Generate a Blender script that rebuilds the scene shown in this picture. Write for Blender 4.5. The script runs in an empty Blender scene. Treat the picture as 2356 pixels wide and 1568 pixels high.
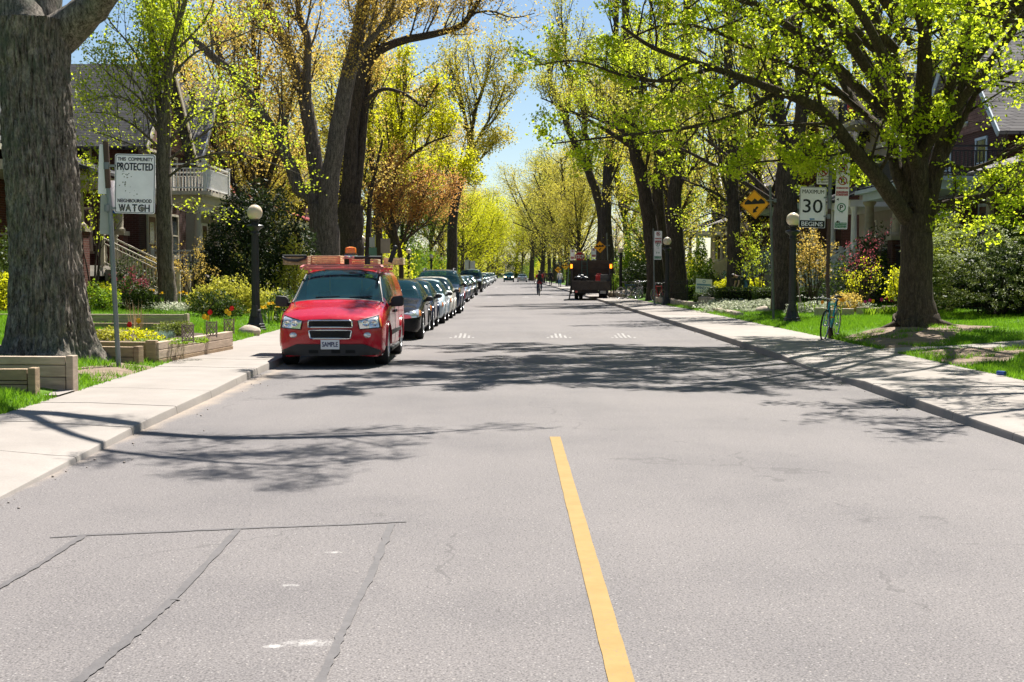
import bpy, bmesh, math, random
import numpy as np
from mathutils import Vector, Matrix, Euler, noise as mnoise
R = math.radians
S = bpy.context.scene
# ------------------------------------------------------------------ camera, sky, sun, exposure
FPX, VX, HY = 3000.0, 1165.0, 628.0          # focal length, vanishing point (in photo units of 2356 x 1568)
CAMZ = 1.6
cam_d = bpy.data.cameras.new('camera'); cam = bpy.data.objects.new('camera', cam_d)
S.collection.objects.link(cam); S.camera = cam
cam_d.sensor_width = 36; cam_d.lens = 36*FPX/2356; cam_d.clip_start = .1; cam_d.clip_end = 6000
cam.location = (0, 0, CAMZ)
cam.rotation_euler = (R(90)-math.atan((784-HY)/FPX), 0, -math.atan((1178-VX)/FPX))
SUN_AZ, SUN_EL = R(22.4), R(58)
W = bpy.data.worlds.new('World'); S.world = W; W.use_nodes = True
nt = W.node_tree; bg = nt.nodes['Background']
sky = nt.nodes.new('ShaderNodeTexSky'); sky.sky_type = 'NISHITA'; sky.sun_disc = False
sky.sun_elevation = SUN_EL; sky.sun_rotation = SUN_AZ; sky.dust_density = 0.15; sky.ozone_density = 2.0; sky.air_density = 1.0
nt.links.new(sky.outputs[0], bg.inputs[0]); bg.inputs[1].default_value = 0.05
sd = bpy.data.lights.new('sun', 'SUN'); sd.energy = 5.0; sd.angle = R(.53); sd.color = (1, .95, .87)
sun = bpy.data.objects.new('sun', sd); S.collection.objects.link(sun)
SDIR = Vector((math.sin(SUN_AZ)*math.cos(SUN_EL), math.cos(SUN_AZ)*math.cos(SUN_EL), math.sin(SUN_EL)))
sun.rotation_euler = SDIR.to_track_quat('Z', 'Y').to_euler(); sun.location = (20, 50, 80)
S.view_settings.view_transform = 'Standard'; S.view_settings.look = 'None'
S.view_settings.exposure = 1.25; S.view_settings.gamma = 1
S.render.engine = 'CYCLES'
cy = S.cycles; cy.max_bounces = 6; cy.diffuse_bounces = 3; cy.glossy_bounces = 3; cy.transmission_bounces = 4; cy.transparent_max_bounces = 6
cy.caustics_reflective = False; cy.caustics_refractive = False

random.seed(7); rng = np.random.default_rng(7)
COL = S.collection
# ------------------------------------------------------------------ helpers
_M = cam.rotation_euler.to_matrix()
def ray(x, y): return _M @ Vector(((x-1178)/FPX, -(y-784)/FPX, -1))
def at(x, y, Y):
    d = ray(x, y); return Vector((0, 0, CAMZ)) + d*(Y/d.y)
def gnd(x, y, z=0.0):
    d = ray(x, y); return Vector((0, 0, CAMZ)) + d*((z-CAMZ)/d.z)
def lerp(a, b, t): return a+(b-a)*t
def U(a, b): return random.uniform(a, b)
def polyx(pl, y):
    if y <= pl[0][0]: return pl[0][1]
    for (a, xa), (b, xb) in zip(pl, pl[1:]):
        if y <= b: return xa+(xb-xa)*(y-a)/(b-a)
    return pl[-1][1]

# ---- materials
MATS = {}
def rgb(h):
    h = h.lstrip('#'); c = [int(h[i:i+2], 16)/255 for i in (0, 2, 4)]
    return tuple(x/12.92 if x <= .04045 else ((x+.055)/1.055)**2.4 for x in c)
class N:
    """tiny node helper"""
    def __init__(s, name):
        s.m = bpy.data.materials.new(name); s.m.use_nodes = True; s.t = s.m.node_tree
        s.b = s.t.nodes['Principled BSDF']; s.out = s.t.nodes['Material Output']
    def n(s, kind, **kw):
        x = s.t.nodes.new('ShaderNode'+kind)
        for k, v in kw.items():
            if k.startswith('i_'): x.inputs[k[2:].replace('_', ' ')].default_value = v
            else: setattr(x, k, v)
        return x
    def l(s, a, b): s.t.links.new(a, b)
    def pos(s, scale=(1, 1, 1), obj=False):
        o = s.n('TexCoord').outputs['Object'] if obj else s.n('NewGeometry').outputs['Position']
        mp = s.n('Mapping'); mp.inputs['Scale'].default_value = scale; s.l(o, mp.inputs['Vector']); return mp.outputs[0]
    def noise(s, vec, scale, detail=4, rough=.6):
        x = s.n('TexNoise'); x.inputs['Scale'].default_value = scale; x.inputs['Detail'].default_value = detail
        x.inputs['Roughness'].default_value = rough; s.l(vec, x.inputs['Vector']); return x.outputs['Fac']
    def ramp(s, fac, stops, interp='LINEAR'):
        r = s.n('ValToRGB'); cr = r.color_ramp; cr.interpolation = interp
        while len(cr.elements) < len(stops): cr.elements.new(.5)
        for e, (p, c) in zip(cr.elements, stops):
            e.position = p; e.color = (*c, 1) if len(c) == 3 else c
        s.l(fac, r.inputs[0]); return r.outputs[0]
    def mix(s, fac, a, b, mode='MIX'):
        x = s.n('MixRGB', blend_type=mode)
        for v, i in ((fac, 0), (a, 1), (b, 2)):
            if isinstance(v, (int, float)): x.inputs[i].default_value = v
            elif isinstance(v, tuple): x.inputs[i].default_value = (*v, 1) if len(v) == 3 else v
            else: s.l(v, x.inputs[i])
        return x.outputs[0]
    def math(s, op, a, b=0.0):
        x = s.n('Math', operation=op)
        for v, i in ((a, 0), (b, 1)):
            if isinstance(v, (int, float)): x.inputs[i].default_value = v
            else: s.l(v, x.inputs[i])
        return x.outputs[0]
    def bump(s, h, strength=.3, dist=.02):
        b = s.n('Bump'); b.inputs['Strength'].default_value = strength; b.inputs['Distance'].default_value = dist
        s.l(h, b.inputs['Height']); s.l(b.outputs[0], s.b.inputs['Normal'])
    def base(s, c):
        if isinstance(c, tuple): s.b.inputs['Base Color'].default_value = (*c, 1)
        else: s.l(c, s.b.inputs['Base Color'])
    def set(s, rough=.7, metal=0, spec=.5, coat=0):
        s.b.inputs['Roughness'].default_value = rough; s.b.inputs['Metallic'].default_value = metal
        s.b.inputs['Specular IOR Level'].default_value = spec; s.b.inputs['Coat Weight'].default_value = coat
        s.b.inputs['Coat Roughness'].default_value = .03
        return s.m
def mat(name, c, rough=.7, metal=0, var=.18, vs=3.0, bump=0, bs=40, spec=.4, coat=0, sc=(1, 1, 1)):
    if name in MATS: return MATS[name]
    k = N(name); v = k.pos(sc)
    f = k.noise(v, vs, 5, .65)
    lo = tuple(x*(1-var) for x in c); hi = tuple(min(1, x*(1+var)) for x in c)
    k.base(k.ramp(f, [(.28, lo), (.72, hi)]))
    if bump: k.bump(k.noise(v, bs, 4), bump, .02)
    MATS[name] = k.set(rough, metal, spec, coat); return MATS[name]

def leafmat(name, dark, light, trans, tw=.5, rough=.55):
    if name in MATS: return MATS[name]
    k = N(name)
    g = k.n('NewGeometry'); f = k.noise(k.pos(), .55, 3)
    r = k.mix(.5, g.outputs['Random Per Island'], f)
    c = k.ramp(r, [(.2, dark), (.75, light)]); k.base(c); k.set(rough, 0, .25)
    t = k.n('BsdfTranslucent'); k.l(k.mix(.55, c, trans), t.inputs['Color'])
    mx = k.n('MixShader'); mx.inputs[0].default_value = tw
    k.l(k.b.outputs[0], mx.inputs[1]); k.l(t.outputs[0], mx.inputs[2]); k.l(mx.outputs[0], k.out.inputs['Surface'])
    MATS[name] = k.m; return k.m

# ---- mesh builder
class MB:
    def __init__(s): s.v = []; s.f = []; s.m = []
    def add(s, vs, fs, mi=0):
        o = len(s.v); s.v.extend([tuple(p) for p in vs]); s.f.extend([tuple(i+o for i in f) for f in fs]); s.m.extend([mi]*len(fs)); return s
    def box(s, c, d, rot=None, mi=0, taper=1.0):
        hx, hy, hz = d[0]/2, d[1]/2, d[2]/2
        vs = [Vector((sx*hx*(taper if sz > 0 else 1), sy*hy*(taper if sz > 0 else 1), sz*hz)) for sz in (-1, 1) for sy in (-1, 1) for sx in (-1, 1)]
        if rot is not None:
            m = rot if isinstance(rot, Matrix) else Euler(rot).to_matrix(); vs = [m @ v for v in vs]
        c = Vector(c)
        return s.add([v+c for v in vs], [(0, 2, 3, 1), (4, 5, 7, 6), (0, 1, 5, 4), (2, 6, 7, 3), (0, 4, 6, 2), (1, 3, 7, 5)], mi)
    def bar(s, a, b, w, h, mi=0):
        a = Vector(a); b = Vector(b); d = b-a; q = d.to_track_quat('Y', 'Z').to_matrix()
        return s.box((a+b)/2, (w, d.length, h), q, mi)
    def tube(s, pts, rad, n=6, cap=True, mi=0):
        pts = [Vector(p) for p in pts]; k = len(pts)
        if not isinstance(rad, (list, tuple)): rad = [rad]*k
        ref = None; vs = []
        for i, p in enumerate(pts):
            t = (pts[min(i+1, k-1)]-pts[max(i-1, 0)])
            if t.length < 1e-9: t = Vector((0, 0, 1))
            t.normalize()
            if ref is None: ref = t.orthogonal().normalized()
            else:
                ref = ref - t*ref.dot(t)
                ref = ref.normalized() if ref.length > 1e-6 else t.orthogonal().normalized()
            bn = t.cross(ref)
            for j in range(n):
                a = 2*math.pi*j/n; vs.append(p+(ref*math.cos(a)+bn*math.sin(a))*rad[i])
        fs = [(i*n+j, i*n+(j+1) % n, (i+1)*n+(j+1) % n, (i+1)*n+j) for i in range(k-1) for j in range(n)]
        if cap: fs += [tuple(range(n-1, -1, -1)), tuple((k-1)*n+j for j in range(n))]
        return s.add(vs, fs, mi)
    def lathe(s, prof, c=(0, 0, 0), n=16, mi=0, axis='z'):
        vs = []; k = len(prof)
        for r, z in prof:
            for j in range(n):
                a = 2*math.pi*j/n
                p = (r*math.cos(a), r*math.sin(a), z)
                if axis == 'x': p = (p[2], p[0], p[1])
                if axis == 'y': p = (p[0], p[2], p[1])
                vs.append((p[0]+c[0], p[1]+c[1], p[2]+c[2]))
        fs = [(i*n+j, i*n+(j+1) % n, (i+1)*n+(j+1) % n, (i+1)*n+j) for i in range(k-1) for j in range(n)]
        fs += [tuple(range(n-1, -1, -1)), tuple((k-1)*n+j for j in range(n))]
        if axis == 'y': fs = [tuple(reversed(f)) for f in fs]
        return s.add(vs, fs, mi)
    def prism(s, poly, f, a, b, mi=0):
        """poly: 2-D outline; f(u,v,w)->3-D; between w=a and w=b"""
        n = len(poly)
        vs = [f(u, v, a) for u, v in poly]+[f(u, v, b) for u, v in poly]
        fs = [tuple(range(n-1, -1, -1)), tuple(range(n, 2*n))]+[(i, (i+1) % n, n+(i+1) % n, n+i) for i in range(n)]
        return s.add(vs, fs, mi)
    def ball(s, c, r, nu=12, nv=8, mi=0):
        if not isinstance(r, (tuple, list)): r = (r, r, r)
        vs = [(c[0], c[1], c[2]-r[2])]
        for i in range(1, nv):
            t = math.pi*i/nv-math.pi/2
            for j in range(nu):
                a = 2*math.pi*j/nu; vs.append((c[0]+r[0]*math.cos(t)*math.cos(a), c[1]+r[1]*math.cos(t)*math.sin(a), c[2]+r[2]*math.sin(t)))
        vs.append((c[0], c[1], c[2]+r[2])); L = len(vs)-1
        fs = [(0, 1+(j+1) % nu, 1+j) for j in range(nu)]
        fs += [(1+(i-1)*nu+j, 1+(i-1)*nu+(j+1) % nu, 1+i*nu+(j+1) % nu, 1+i*nu+j) for i in range(1, nv-1) for j in range(nu)]
        fs += [(L, 1+(nv-2)*nu+j, 1+(nv-2)*nu+(j+1) % nu) for j in range(nu)]
        return s.add(vs, fs, mi)
    def build(s, name, mats, parent=None, smooth=None, fix=True, bevel=0):
        me = bpy.data.meshes.new(name); me.from_pydata(s.v, [], s.f); me.update()
        if not isinstance(mats, (list, tuple)): mats = [mats]
        for m in mats: me.materials.append(m)
        if len(mats) > 1: me.polygons.foreach_set('material_index', s.m)
        if fix:
            bm = bmesh.new(); bm.from_mesh(me); bmesh.ops.recalc_face_normals(bm, faces=bm.faces[:])
            if bevel: bmesh.ops.bevel(bm, geom=[e for e in bm.edges if len(e.link_faces) == 2 and e.calc_face_angle() > .6], offset=bevel, segments=2, affect='EDGES', profile=.6)
            bm.to_mesh(me); bm.free()
        if smooth is not None:
            me.shade_smooth(); me.set_sharp_from_angle(angle=R(smooth))
        o = bpy.data.objects.new(name, me); COL.objects.link(o)
        if parent is not None: o.parent = parent
        return o
def np_mesh(name, V, F, m, parent=None):
    """V (n,3), F (k,q) same-sized faces"""
    me = bpy.data.meshes.new(name); nf, q = F.shape
    me.vertices.add(len(V)); me.vertices.foreach_set('co', V.astype(np.float32).ravel())
    me.loops.add(nf*q); me.loops.foreach_set('vertex_index', F.astype(np.int32).ravel())
    me.polygons.add(nf); me.polygons.foreach_set('loop_start', np.arange(0, nf*q, q, dtype=np.int32))
    me.materials.append(m); me.update(calc_edges=True)
    o = bpy.data.objects.new(name, me); COL.objects.link(o)
    if parent is not None: o.parent = parent
    return o
def leaf_arrays(C, size, up=.6, aspect=.75):
    n = len(C); nr = rng.normal(size=(n, 3)); nr[:, 2] += up; nr /= np.linalg.norm(nr, axis=1)[:, None]
    t = np.cross(nr, rng.normal(size=(n, 3))); t /= np.linalg.norm(t, axis=1)[:, None]+1e-9
    b = np.cross(nr, t); s = np.asarray(size)[:, None]
    V = np.stack([C-t*s*.5, C+b*s*.5*aspect-nr*s*.12, C+t*s*.5, C-b*s*.5*aspect-nr*s*.12], 1).reshape(-1, 3)
    return V, np.arange(4*n).reshape(n, 4)
def leaves(name, C, size, m, parent=None, up=.6, aspect=.75):
    C = np.asarray(C, float)
    V, F = leaf_arrays(C, size, up, aspect); return np_mesh(name, V, F, m, parent)
def tag(o, label=None, cat=None, group=None, kind=None):
    if label: o['label'] = label
    if cat: o['category'] = cat
    if group: o['group'] = group
    if kind: o['kind'] = kind
    return o
def empty(name, loc=(0, 0, 0), rz=0.0, label=None, cat=None, group=None):
    o = bpy.data.objects.new(name, None); COL.objects.link(o); o.location = loc; o.rotation_euler = (0, 0, rz); o.empty_display_size = .2
    return tag(o, label, cat, group)
def copy_tree(o, loc=None, rz=None, label=None, scale=None, parent=None):
    c = o.copy(); COL.objects.link(c)
    if parent is not None: c.parent = parent
    for ch in list(o.children): copy_tree(ch, parent=c)
    if loc is not None: c.location = loc
    if rz is not None: c.rotation_euler = (0, 0, rz)
    if scale is not None: c.scale = (scale,)*3 if isinstance(scale, (int, float)) else scale
    if label: c['label'] = label
    return c
def text_mesh(s, w=None, h=1.0, thick=.02, ex=.002):
    """mesh of a line of lettering in the XZ plane facing -Y, centred; fitted to width w and cap height h"""
    cu = bpy.data.curves.new('lettering', 'FONT'); cu.body = s; cu.size = 1; cu.align_x = 'LEFT'; cu.offset = 0; cu.extrude = 0; cu.resolution_u = 3
    to = bpy.data.objects.new('lettering', cu); COL.objects.link(to)
    bpy.context.view_layer.update()
    me = bpy.data.meshes.new_from_object(to.evaluated_get(bpy.context.evaluated_depsgraph_get()))
    bpy.data.objects.remove(to); bpy.data.curves.remove(cu)
    n = len(me.vertices); co = np.empty(n*3, np.float32); me.vertices.foreach_get('co', co); co = co.reshape(-1, 3)
    fs = [tuple(p.vertices) for p in me.polygons]; bpy.data.meshes.remove(me)
    mn, mx = co.min(0), co.max(0); d = mx-mn
    sy = h/d[1]; sx = (w/d[0]) if w else sy
    vs = [((c[0]-mn[0]-d[0]/2)*sx, 0.0, (c[1]-mn[1]-d[1]/2)*sy) for c in co]
    return vs, fs
def letter(mb, s, x, z, y, w=None, h=.1, thick=.02, mi=0):
    vs, fs = text_mesh(s, w, h, thick); t = h*thick*1.3          # strokes thickened by stacked, slightly shifted layers
    for i, (dx, dz) in enumerate(((0, 0), (-t, .3*t), (t, -.3*t), (-.5*t, -.6*t), (.5*t, .6*t))): mb.add([(v[0]+x+dx, y-.0004*i, v[2]+z+dz) for v in vs], fs, mi)
    return mb
# ------------------------------------------------------------------ road, kerbs, pavements, lawns
KL = [(-10, -3.45), (6, -3.5), (9.2, -3.58), (13, -3.72), (17, -3.8), (21, -3.95), (26, -4.0), (60, -4.05), (420, -4.1)]   # left kerb x by y
KR = [(-10, 4.6), (6, 4.7), (12.3, 4.85), (15, 4.86), (22, 5.05), (35, 5.15), (50, 5.25), (62, 5.3), (420, 5.4)]
SL = [(-10, -5.2), (13, -5.25), (20, -5.5), (27, -5.85), (45, -6.1), (420, -6.15)]     # outer edge of left pavement
SR = [(-10, 7.0), (15, 7.05), (24, 7.2), (30, 7.3), (52, 7.45), (62, 7.3), (420, 7.2)]
KH = .13
KHL = [(-10, .02), (9, .022), (11, .05), (14, .09), (22, .115), (400, .13)]; KHR = [(-10, .07), (12, .075), (15, .11), (18, .12), (19.4, .055), (22, .05), (24, .11), (28, .125), (400, .13)]
def hump(y):
    z = 0.0
    for c in (34.0, 87.0, 142.0):
        d = abs(y-c)
        if d < 2.0: z += .09*.5*(1+math.cos(math.pi*d/2.0))
    return z
def zroad(x, y):
    m = (polyx(KL, y)+polyx(KR, y))/2; hw = (polyx(KR, y)-polyx(KL, y))/2
    u = min(1, abs(x-m)/hw)
    return .0 + hump(y)*(1-max(0, (u-.75)/.25)**2)
def zl(x, y):
    e = polyx(SL, y); d = max(0, e-x)
    return KH + .025*min(1, d/.3) + .075*min(d, 6) + .012*math.sin(x*2.1+y*1.3)*min(1, d) + .012*math.sin(y*2.7-x)*min(1, d)
MT = (9.45, 30.2)
def zr(x, y):
    e = polyx(SR, y); d = max(0, x-e)
    g = math.exp(-(((x-MT[0])/1.7)**2+((y-MT[1])/2.4)**2))
    return KH + .02*min(1, d/.3) + .045*min(d, 7) + (.17*g)*min(1, d/1.2) + .018*math.sin(x*1.7+y*1.1)*min(1, d) + .02*math.sin(y*1.9-x*.8)*min(1, d)

def asphalt():
    k = N('asphalt'); p = k.pos()
    f1 = k.noise(p, 95, 3, .7); f2 = k.noise(p, 38, 4, .75); f3 = k.noise(p, .35, 5, .6)
    c = k.ramp(f1, [(.30, (.062, .057, .057)), (.5, (.158, .147, .146)), (.72, (.272, .252, .245))])
    c2 = k.ramp(f2, [(.32, (.55, .55, .57)), (.5, (1, 1, 1)), (.68, (1.12, 1.1, 1.08))])
    c = k.mix(.6, c, c2, 'MULTIPLY')
    c = k.mix(.55, c, k.ramp(f3, [(.32, (.66, .66, .68)), (.5, (.98, .97, .96)), (.68, (1.14, 1.12, 1.10))]), 'MULTIPLY')
    # long wheel-worn bands down the lanes
    sx = k.n('SeparateXYZ'); k.l(k.pos(), sx.inputs[0])
    wv = k.noise(k.pos((1.6, .05, 1)), 1.0, 3); c = k.mix(.35, c, k.ramp(wv, [(.3, (.84, .84, .85)), (.7, (1.1, 1.09, 1.08))]), 'MULTIPLY')
    # dark pits
    v = k.n('TexVoronoi'); v.inputs['Scale'].default_value = 26; k.l(p, v.inputs['Vector'])
    pit = k.math('LESS_THAN', v.outputs['Distance'], .13); msk = k.math('GREATER_THAN', k.noise(p, 5, 3), .56)
    c = k.mix(k.math('MULTIPLY', k.math('MULTIPLY', pit, msk), .5), c, (.045, .043, .043))
    v2 = k.n('TexVoronoi'); v2.inputs['Scale'].default_value = 17; k.l(p, v2.inputs['Vector'])
    lt = k.math('LESS_THAN', v2.outputs['Distance'], .085); c = k.mix(k.math('MULTIPLY', lt, .55), c, (.42, .38, .34))
    # chalky scuffs of paint, each with a place and a ragged shape of its own
    nz = k.noise(k.pos((14, 5, 1)), 2.2, 5, .8)
    tot = None
    for (px, py, rx, ry) in ((715, 1478, .22, .10), (668, 1346, .10, .05), (625, 1487, .07, .04), (770, 1270, .10, .05)):
        g = gnd(px, py)
        dx = k.math('DIVIDE', k.math('SUBTRACT', sx.outputs[0], g.x), rx); dy = k.math('DIVIDE', k.math('SUBTRACT', sx.outputs[1], g.y), ry)
        d = k.math('ADD', k.math('MULTIPLY', dx, dx), k.math('MULTIPLY', dy, dy))
        e = k.math('MAXIMUM', k.math('SUBTRACT', 1.0, d), 0.0)
        tot = e if tot is None else k.math('ADD', tot, e)
    s = k.ramp(k.math('MULTIPLY', tot, nz), [(.32, (0, 0, 0)), (.62, (.5, .5, .5))])
    c = k.mix(s, c, (.62, .60, .57))
    # oil drips down the middle of each lane, and hairline cracks
    od = k.ramp(k.noise(k.pos((2.6, .9, 1)), 1.5, 4, .7), [(.60, (0, 0, 0)), (.72, (.5, .5, .5))]); ln = None
    for lx in (-1.4, 2.6):
        dd = k.math('ABSOLUTE', k.math('SUBTRACT', sx.outputs[0], lx)); w_ = k.math('MAXIMUM', k.math('SUBTRACT', 1.0, k.math('MULTIPLY', dd, 2.2)), 0.0); ln = w_ if ln is None else k.math('ADD', ln, w_)
    c = k.mix(k.math('MULTIPLY', od, ln), c, (.085, .08, .08))
    vc = k.n('TexVoronoi', feature='DISTANCE_TO_EDGE'); vc.inputs['Scale'].default_value = .34
    wp = k.n('VectorMath', operation='ADD'); nz2 = k.n('TexNoise'); nz2.inputs['Scale'].default_value = 1.6; nz2.inputs['Detail'].default_value = 5; k.l(p, nz2.inputs['Vector']); k.l(p, wp.inputs[0]); k.l(nz2.outputs['Color'], wp.inputs[1]); k.l(wp.outputs[0], vc.inputs['Vector'])
    ck = k.math('MULTIPLY', k.math('LESS_THAN', vc.outputs['Distance'], .0045), k.math('GREATER_THAN', k.noise(p, .5, 3), .52)); c = k.mix(k.math('MULTIPLY', ck, .4), c, (.07, .065, .065))
    # sandy dust along the gutter of the left kerb
    ed = k.math('SUBTRACT', sx.outputs[0], -3.55); 
    du = k.ramp(k.math('ADD', k.math('MULTIPLY', k.math('ABSOLUTE', k.math('ADD', sx.outputs[0], 3.75)), 1.6), k.math('MULTIPLY', k.noise(p, 1.6, 5), .8)), [(.34, (.7, .7, .7)), (.72, (0, 0, 0))])
    c = k.mix(du, c, (.36, .29, .225))
    fl = k.n('TexVoronoi'); fl.inputs['Scale'].default_value = 60; k.l(k.pos((1, .8, 1)), fl.inputs['Vector']); sep = k.n('SeparateColor'); k.l(fl.outputs['Color'], sep.inputs[0])
    dk = k.math('MULTIPLY', k.math('LESS_THAN', fl.outputs['Distance'], .34), k.math('GREATER_THAN', sep.outputs[0], .80)); c = k.mix(k.math('MULTIPLY', dk, .6), c, (.062, .056, .055))
    wl = k.math('MULTIPLY', k.math('LESS_THAN', fl.outputs['Distance'], .28), k.math('LESS_THAN', sep.outputs[0], .10)); c = k.mix(k.math('MULTIPLY', wl, .5), c, (.36, .34, .33))
    k.base(c); k.bump(k.mix(.5, f1, f2), .22, .005)
    return k.set(.85, 0, .25)
def concrete(name, c=(.30, .272, .248), var=.16):
    k = N(name); p = k.pos()
    f = k.noise(p, 1.1, 6, .7); g = k.noise(p, 60, 3, .6); h = k.noise(k.pos((1, .25, 1)), .7, 4)
    a = k.ramp(f, [(.25, tuple(x*(1-var) for x in c)), (.75, tuple(x*(1+var*.6) for x in c))])
    a = k.mix(.4, a, k.ramp(g, [(.3, (.72, .71, .7)), (.7, (1.1, 1.1, 1.1))]), 'MULTIPLY')
    a = k.mix(.4, a, k.ramp(h, [(.35, (.78, .76, .74)), (.65, (1.08, 1.08, 1.08))]), 'MULTIPLY')
    k.base(a); k.bump(g, .25, .004); return k.set(.85, 0, .25)
M_ASPH = asphalt(); M_CONC = concrete('pavement_concrete'); M_KERB = concrete('kerb_concrete', (.24, .205, .17), .3)
M_PATCH = mat('tar_seal', (.098, .091, .092), .75, var=.22, vs=9, bump=.2, bs=60)
def lawn_mat(name, a, b, dirt=None):
    k = N(name); p = k.pos(); f = k.noise(p, 2.2, 5, .7); g = k.noise(p, 30, 3, .7)
    c = k.mix(.5, k.ramp(f, [(.3, a), (.7, b)]), k.ramp(g, [(.3, a), (.7, b)]))
    k.base(c); k.bump(g, .6, .03); return k.set(.9, 0, .2)
M_LAWN = lawn_mat('turf', (.050, .115, .012), (.115, .215, .018))
M_SOIL = mat('bare_soil', (.20, .145, .105), .95, var=.3, vs=6, bump=.6, bs=25)
M_BED = mat('garden_soil', (.075, .055, .04), .95, var=.35, vs=7, bump=.6, bs=25)
M_FARG = lawn_mat('ground_cover_far', (.035, .06, .012), (.07, .10, .02))

ys_near = [-8+.5*i for i in range(0, 80)]; ys_mid = [32+.25*i for i in range(0, 17)]
def grid(fx0, fx1, ys, nx, fz):
    V = []; F = []
    for y in ys:
        a, b = fx0(y), fx1(y)
        for i in range(nx+1):
            x = a+(b-a)*i/nx; V.append((x, y, fz(x, y)))
    for j in range(len(ys)-1):
        for i in range(nx): F.append((j*(nx+1)+i, j*(nx+1)+i+1, (j+1)*(nx+1)+i+1, (j+1)*(nx+1)+i))
    return V, F
YS = sorted(set([-8, -4, 0, 4, 6, 9.2, 13, 15, 17, 21, 26, 30, 40, 45, 50, 60, 62, 70, 80, 100, 120, 160, 200, 260, 320, 420] + [32+.2*i for i in range(21)] + [85+.25*i for i in range(17)] + [140+.25*i for i in range(17)]))
m = MB(); m.add(*grid(lambda y: polyx(KL, y)-.02, lambda y: polyx(KR, y)+.02, YS, 20, zroad))
tag(m.build('road', M_ASPH, smooth=60), kind='structure')
m = MB(); m.add([(-900, -40, -.12), (900, -40, -.12), (900, 2500, -.12), (-900, 2500, -.12)], [(0, 1, 2, 3)])
tag(m.build('ground', M_FARG), kind='structure')
# pavements: real slabs with open joints over a dark bed, each with a rounded kerb edge
def pavement(name, kerb, outer, sgn, step):
    m = MB(); y = -8.0; kb = MB()
    while y < 400:
        st = step if y < 90 else 20
        y2 = y+st
        sub = [y+st*i/4 for i in range(5)] if y < 90 else [y, y2]
        j0 = .006 if y < 90 else 0
        V = []
        tilt = U(-.004, .004)
        for i, yy in enumerate(sub):
            yc = yy + (j0 if i == 0 else (-j0 if i == len(sub)-1 else 0))
            xk = polyx(kerb, yy); zk = polyx(KHL if sgn < 0 else KHR, yy)-KH; xo = polyx(outer, yy)
            z = KH+tilt*(i/4)
            jx = .003*mnoise.noise(Vector((0, yy*3.1, sgn*5))); ch = max(0, mnoise.noise(Vector((3, yy*2.3, sgn*9))))*.012
            V.append([(xk+jx-sgn*.02, yc, -.06), (xk+jx, yc, z+zk-.022-ch*.5), (xk+jx+sgn*(.006+ch*.4), yc, z+zk-.006-ch*.2), (xk+sgn*(.022+ch), yc, z+zk), (xk+sgn*.22, yc, z+zk*.85+.001), (xk+sgn*1.0, yc, z+.002), (xo, yc, z+.004), (xo, yc, -.06)])
        fl = [p for r in V for p in r]; n = 8; F = []; mi = []
        for i in range(len(V)-1):
            for j in range(n-1): F.append((i*n+j, i*n+j+1, (i+1)*n+j+1, (i+1)*n+j))
        F += [tuple(range(n)), tuple((len(V)-1)*n+j for j in range(n-1, -1, -1))]
        m.add(fl, F)
        y = y2
    o = m.build(name, M_CONC, smooth=35); tag(o, kind='structure')
    b = MB(); b.add(*grid(lambda y: polyx(kerb, y)+sgn*.03, lambda y: polyx(outer, y)-sgn*.01, [-8]+[10*i for i in range(41)], 1, lambda x, y: -.06))
    tag(b.build('pavement_joint_bed', M_BED), kind='structure')
pavement('pavement', KL, SL, -1, 1.9); pavement('pavement', KR, SR, 1, 1.7)
# lawns
def lawn(name, fx0, fx1, ys, nx, fz, m_):
    m = MB(); m.add(*grid(fx0, fx1, ys, nx, fz)); return tag(m.build(name, m_, smooth=80), kind='structure')
LY = [-8+.6*i for i in range(110)]+[60+4*i for i in range(86)]
lawn('lawn', lambda y: -60, lambda y: -11.9, LY, 6, lambda x, y: zl(-11.9, y)+.0, M_FARG)
lawn('lawn', lambda y: -11.9, lambda y: polyx(SL, y), LY, 16, zl, M_LAWN)
lawn('lawn', lambda y: polyx(SR, y), lambda y: 14.5, LY, 18, zr, M_LAWN)
lawn('lawn', lambda y: 14.5, lambda y: 60, LY, 6, lambda x, y: zr(14.5, y), M_FARG)
# ---- tar seals, paint
def strip(name, pts, ws, m_, dz=.004, jag=.3, n=14, z=0.0):
    P = []
    for (a, wa), (b, wb) in zip(zip(pts, ws), zip(pts[1:], ws[1:])):
        for i in range(n): t = i/n; P.append((a.lerp(b, t), lerp(wa, wb, t)))
    P.append((pts[-1], ws[-1])); V = []
    for i, (p, w) in enumerate(P):
        d = (P[min(i+1, len(P)-1)][0]-P[max(0, i-1)][0]); nn = Vector((-d.y, d.x, 0)).normalized()
        q = p+nn*U(-.15, .15)*w*jag
        w = w*.78 if m_ is M_PATCH else w; a = q+nn*w*(.5+U(-jag, jag)*.5); b = q-nn*w*(.5+U(-jag, jag)*.5)
        V += [(a.x, a.y, zroad(a.x, a.y)+dz), (b.x, b.y, zroad(b.x, b.y)+dz)]
    m = MB(); m.add(V, [(2*i, 2*i+1, 2*i+3, 2*i+2) for i in range(len(P)-1)]); return tag(m.build(name, m_, fix=False), kind='structure')
G = gnd
strip('tar_seam', [G(115, 1237), G(190, 1232), G(550, 1216), G(800, 1207), G(935, 1200)], [.03, .055, .05, .045, .06], M_PATCH, .004)
strip('tar_seam', [G(902, 1206), G(850, 1330), G(790, 1450), G(735, 1575)], [.06, .055, .05, .055], M_PATCH, .006)
strip('tar_seam', [G(548, 1219), G(400, 1378), G(290, 1475), G(178, 1572)], [.05, .055, .07, .07], M_PATCH, .006)
strip('tar_seam', [G(190, 1234), G(90, 1300), G(-60, 1385)], [.06, .045, .05], M_PATCH, .006)
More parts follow.
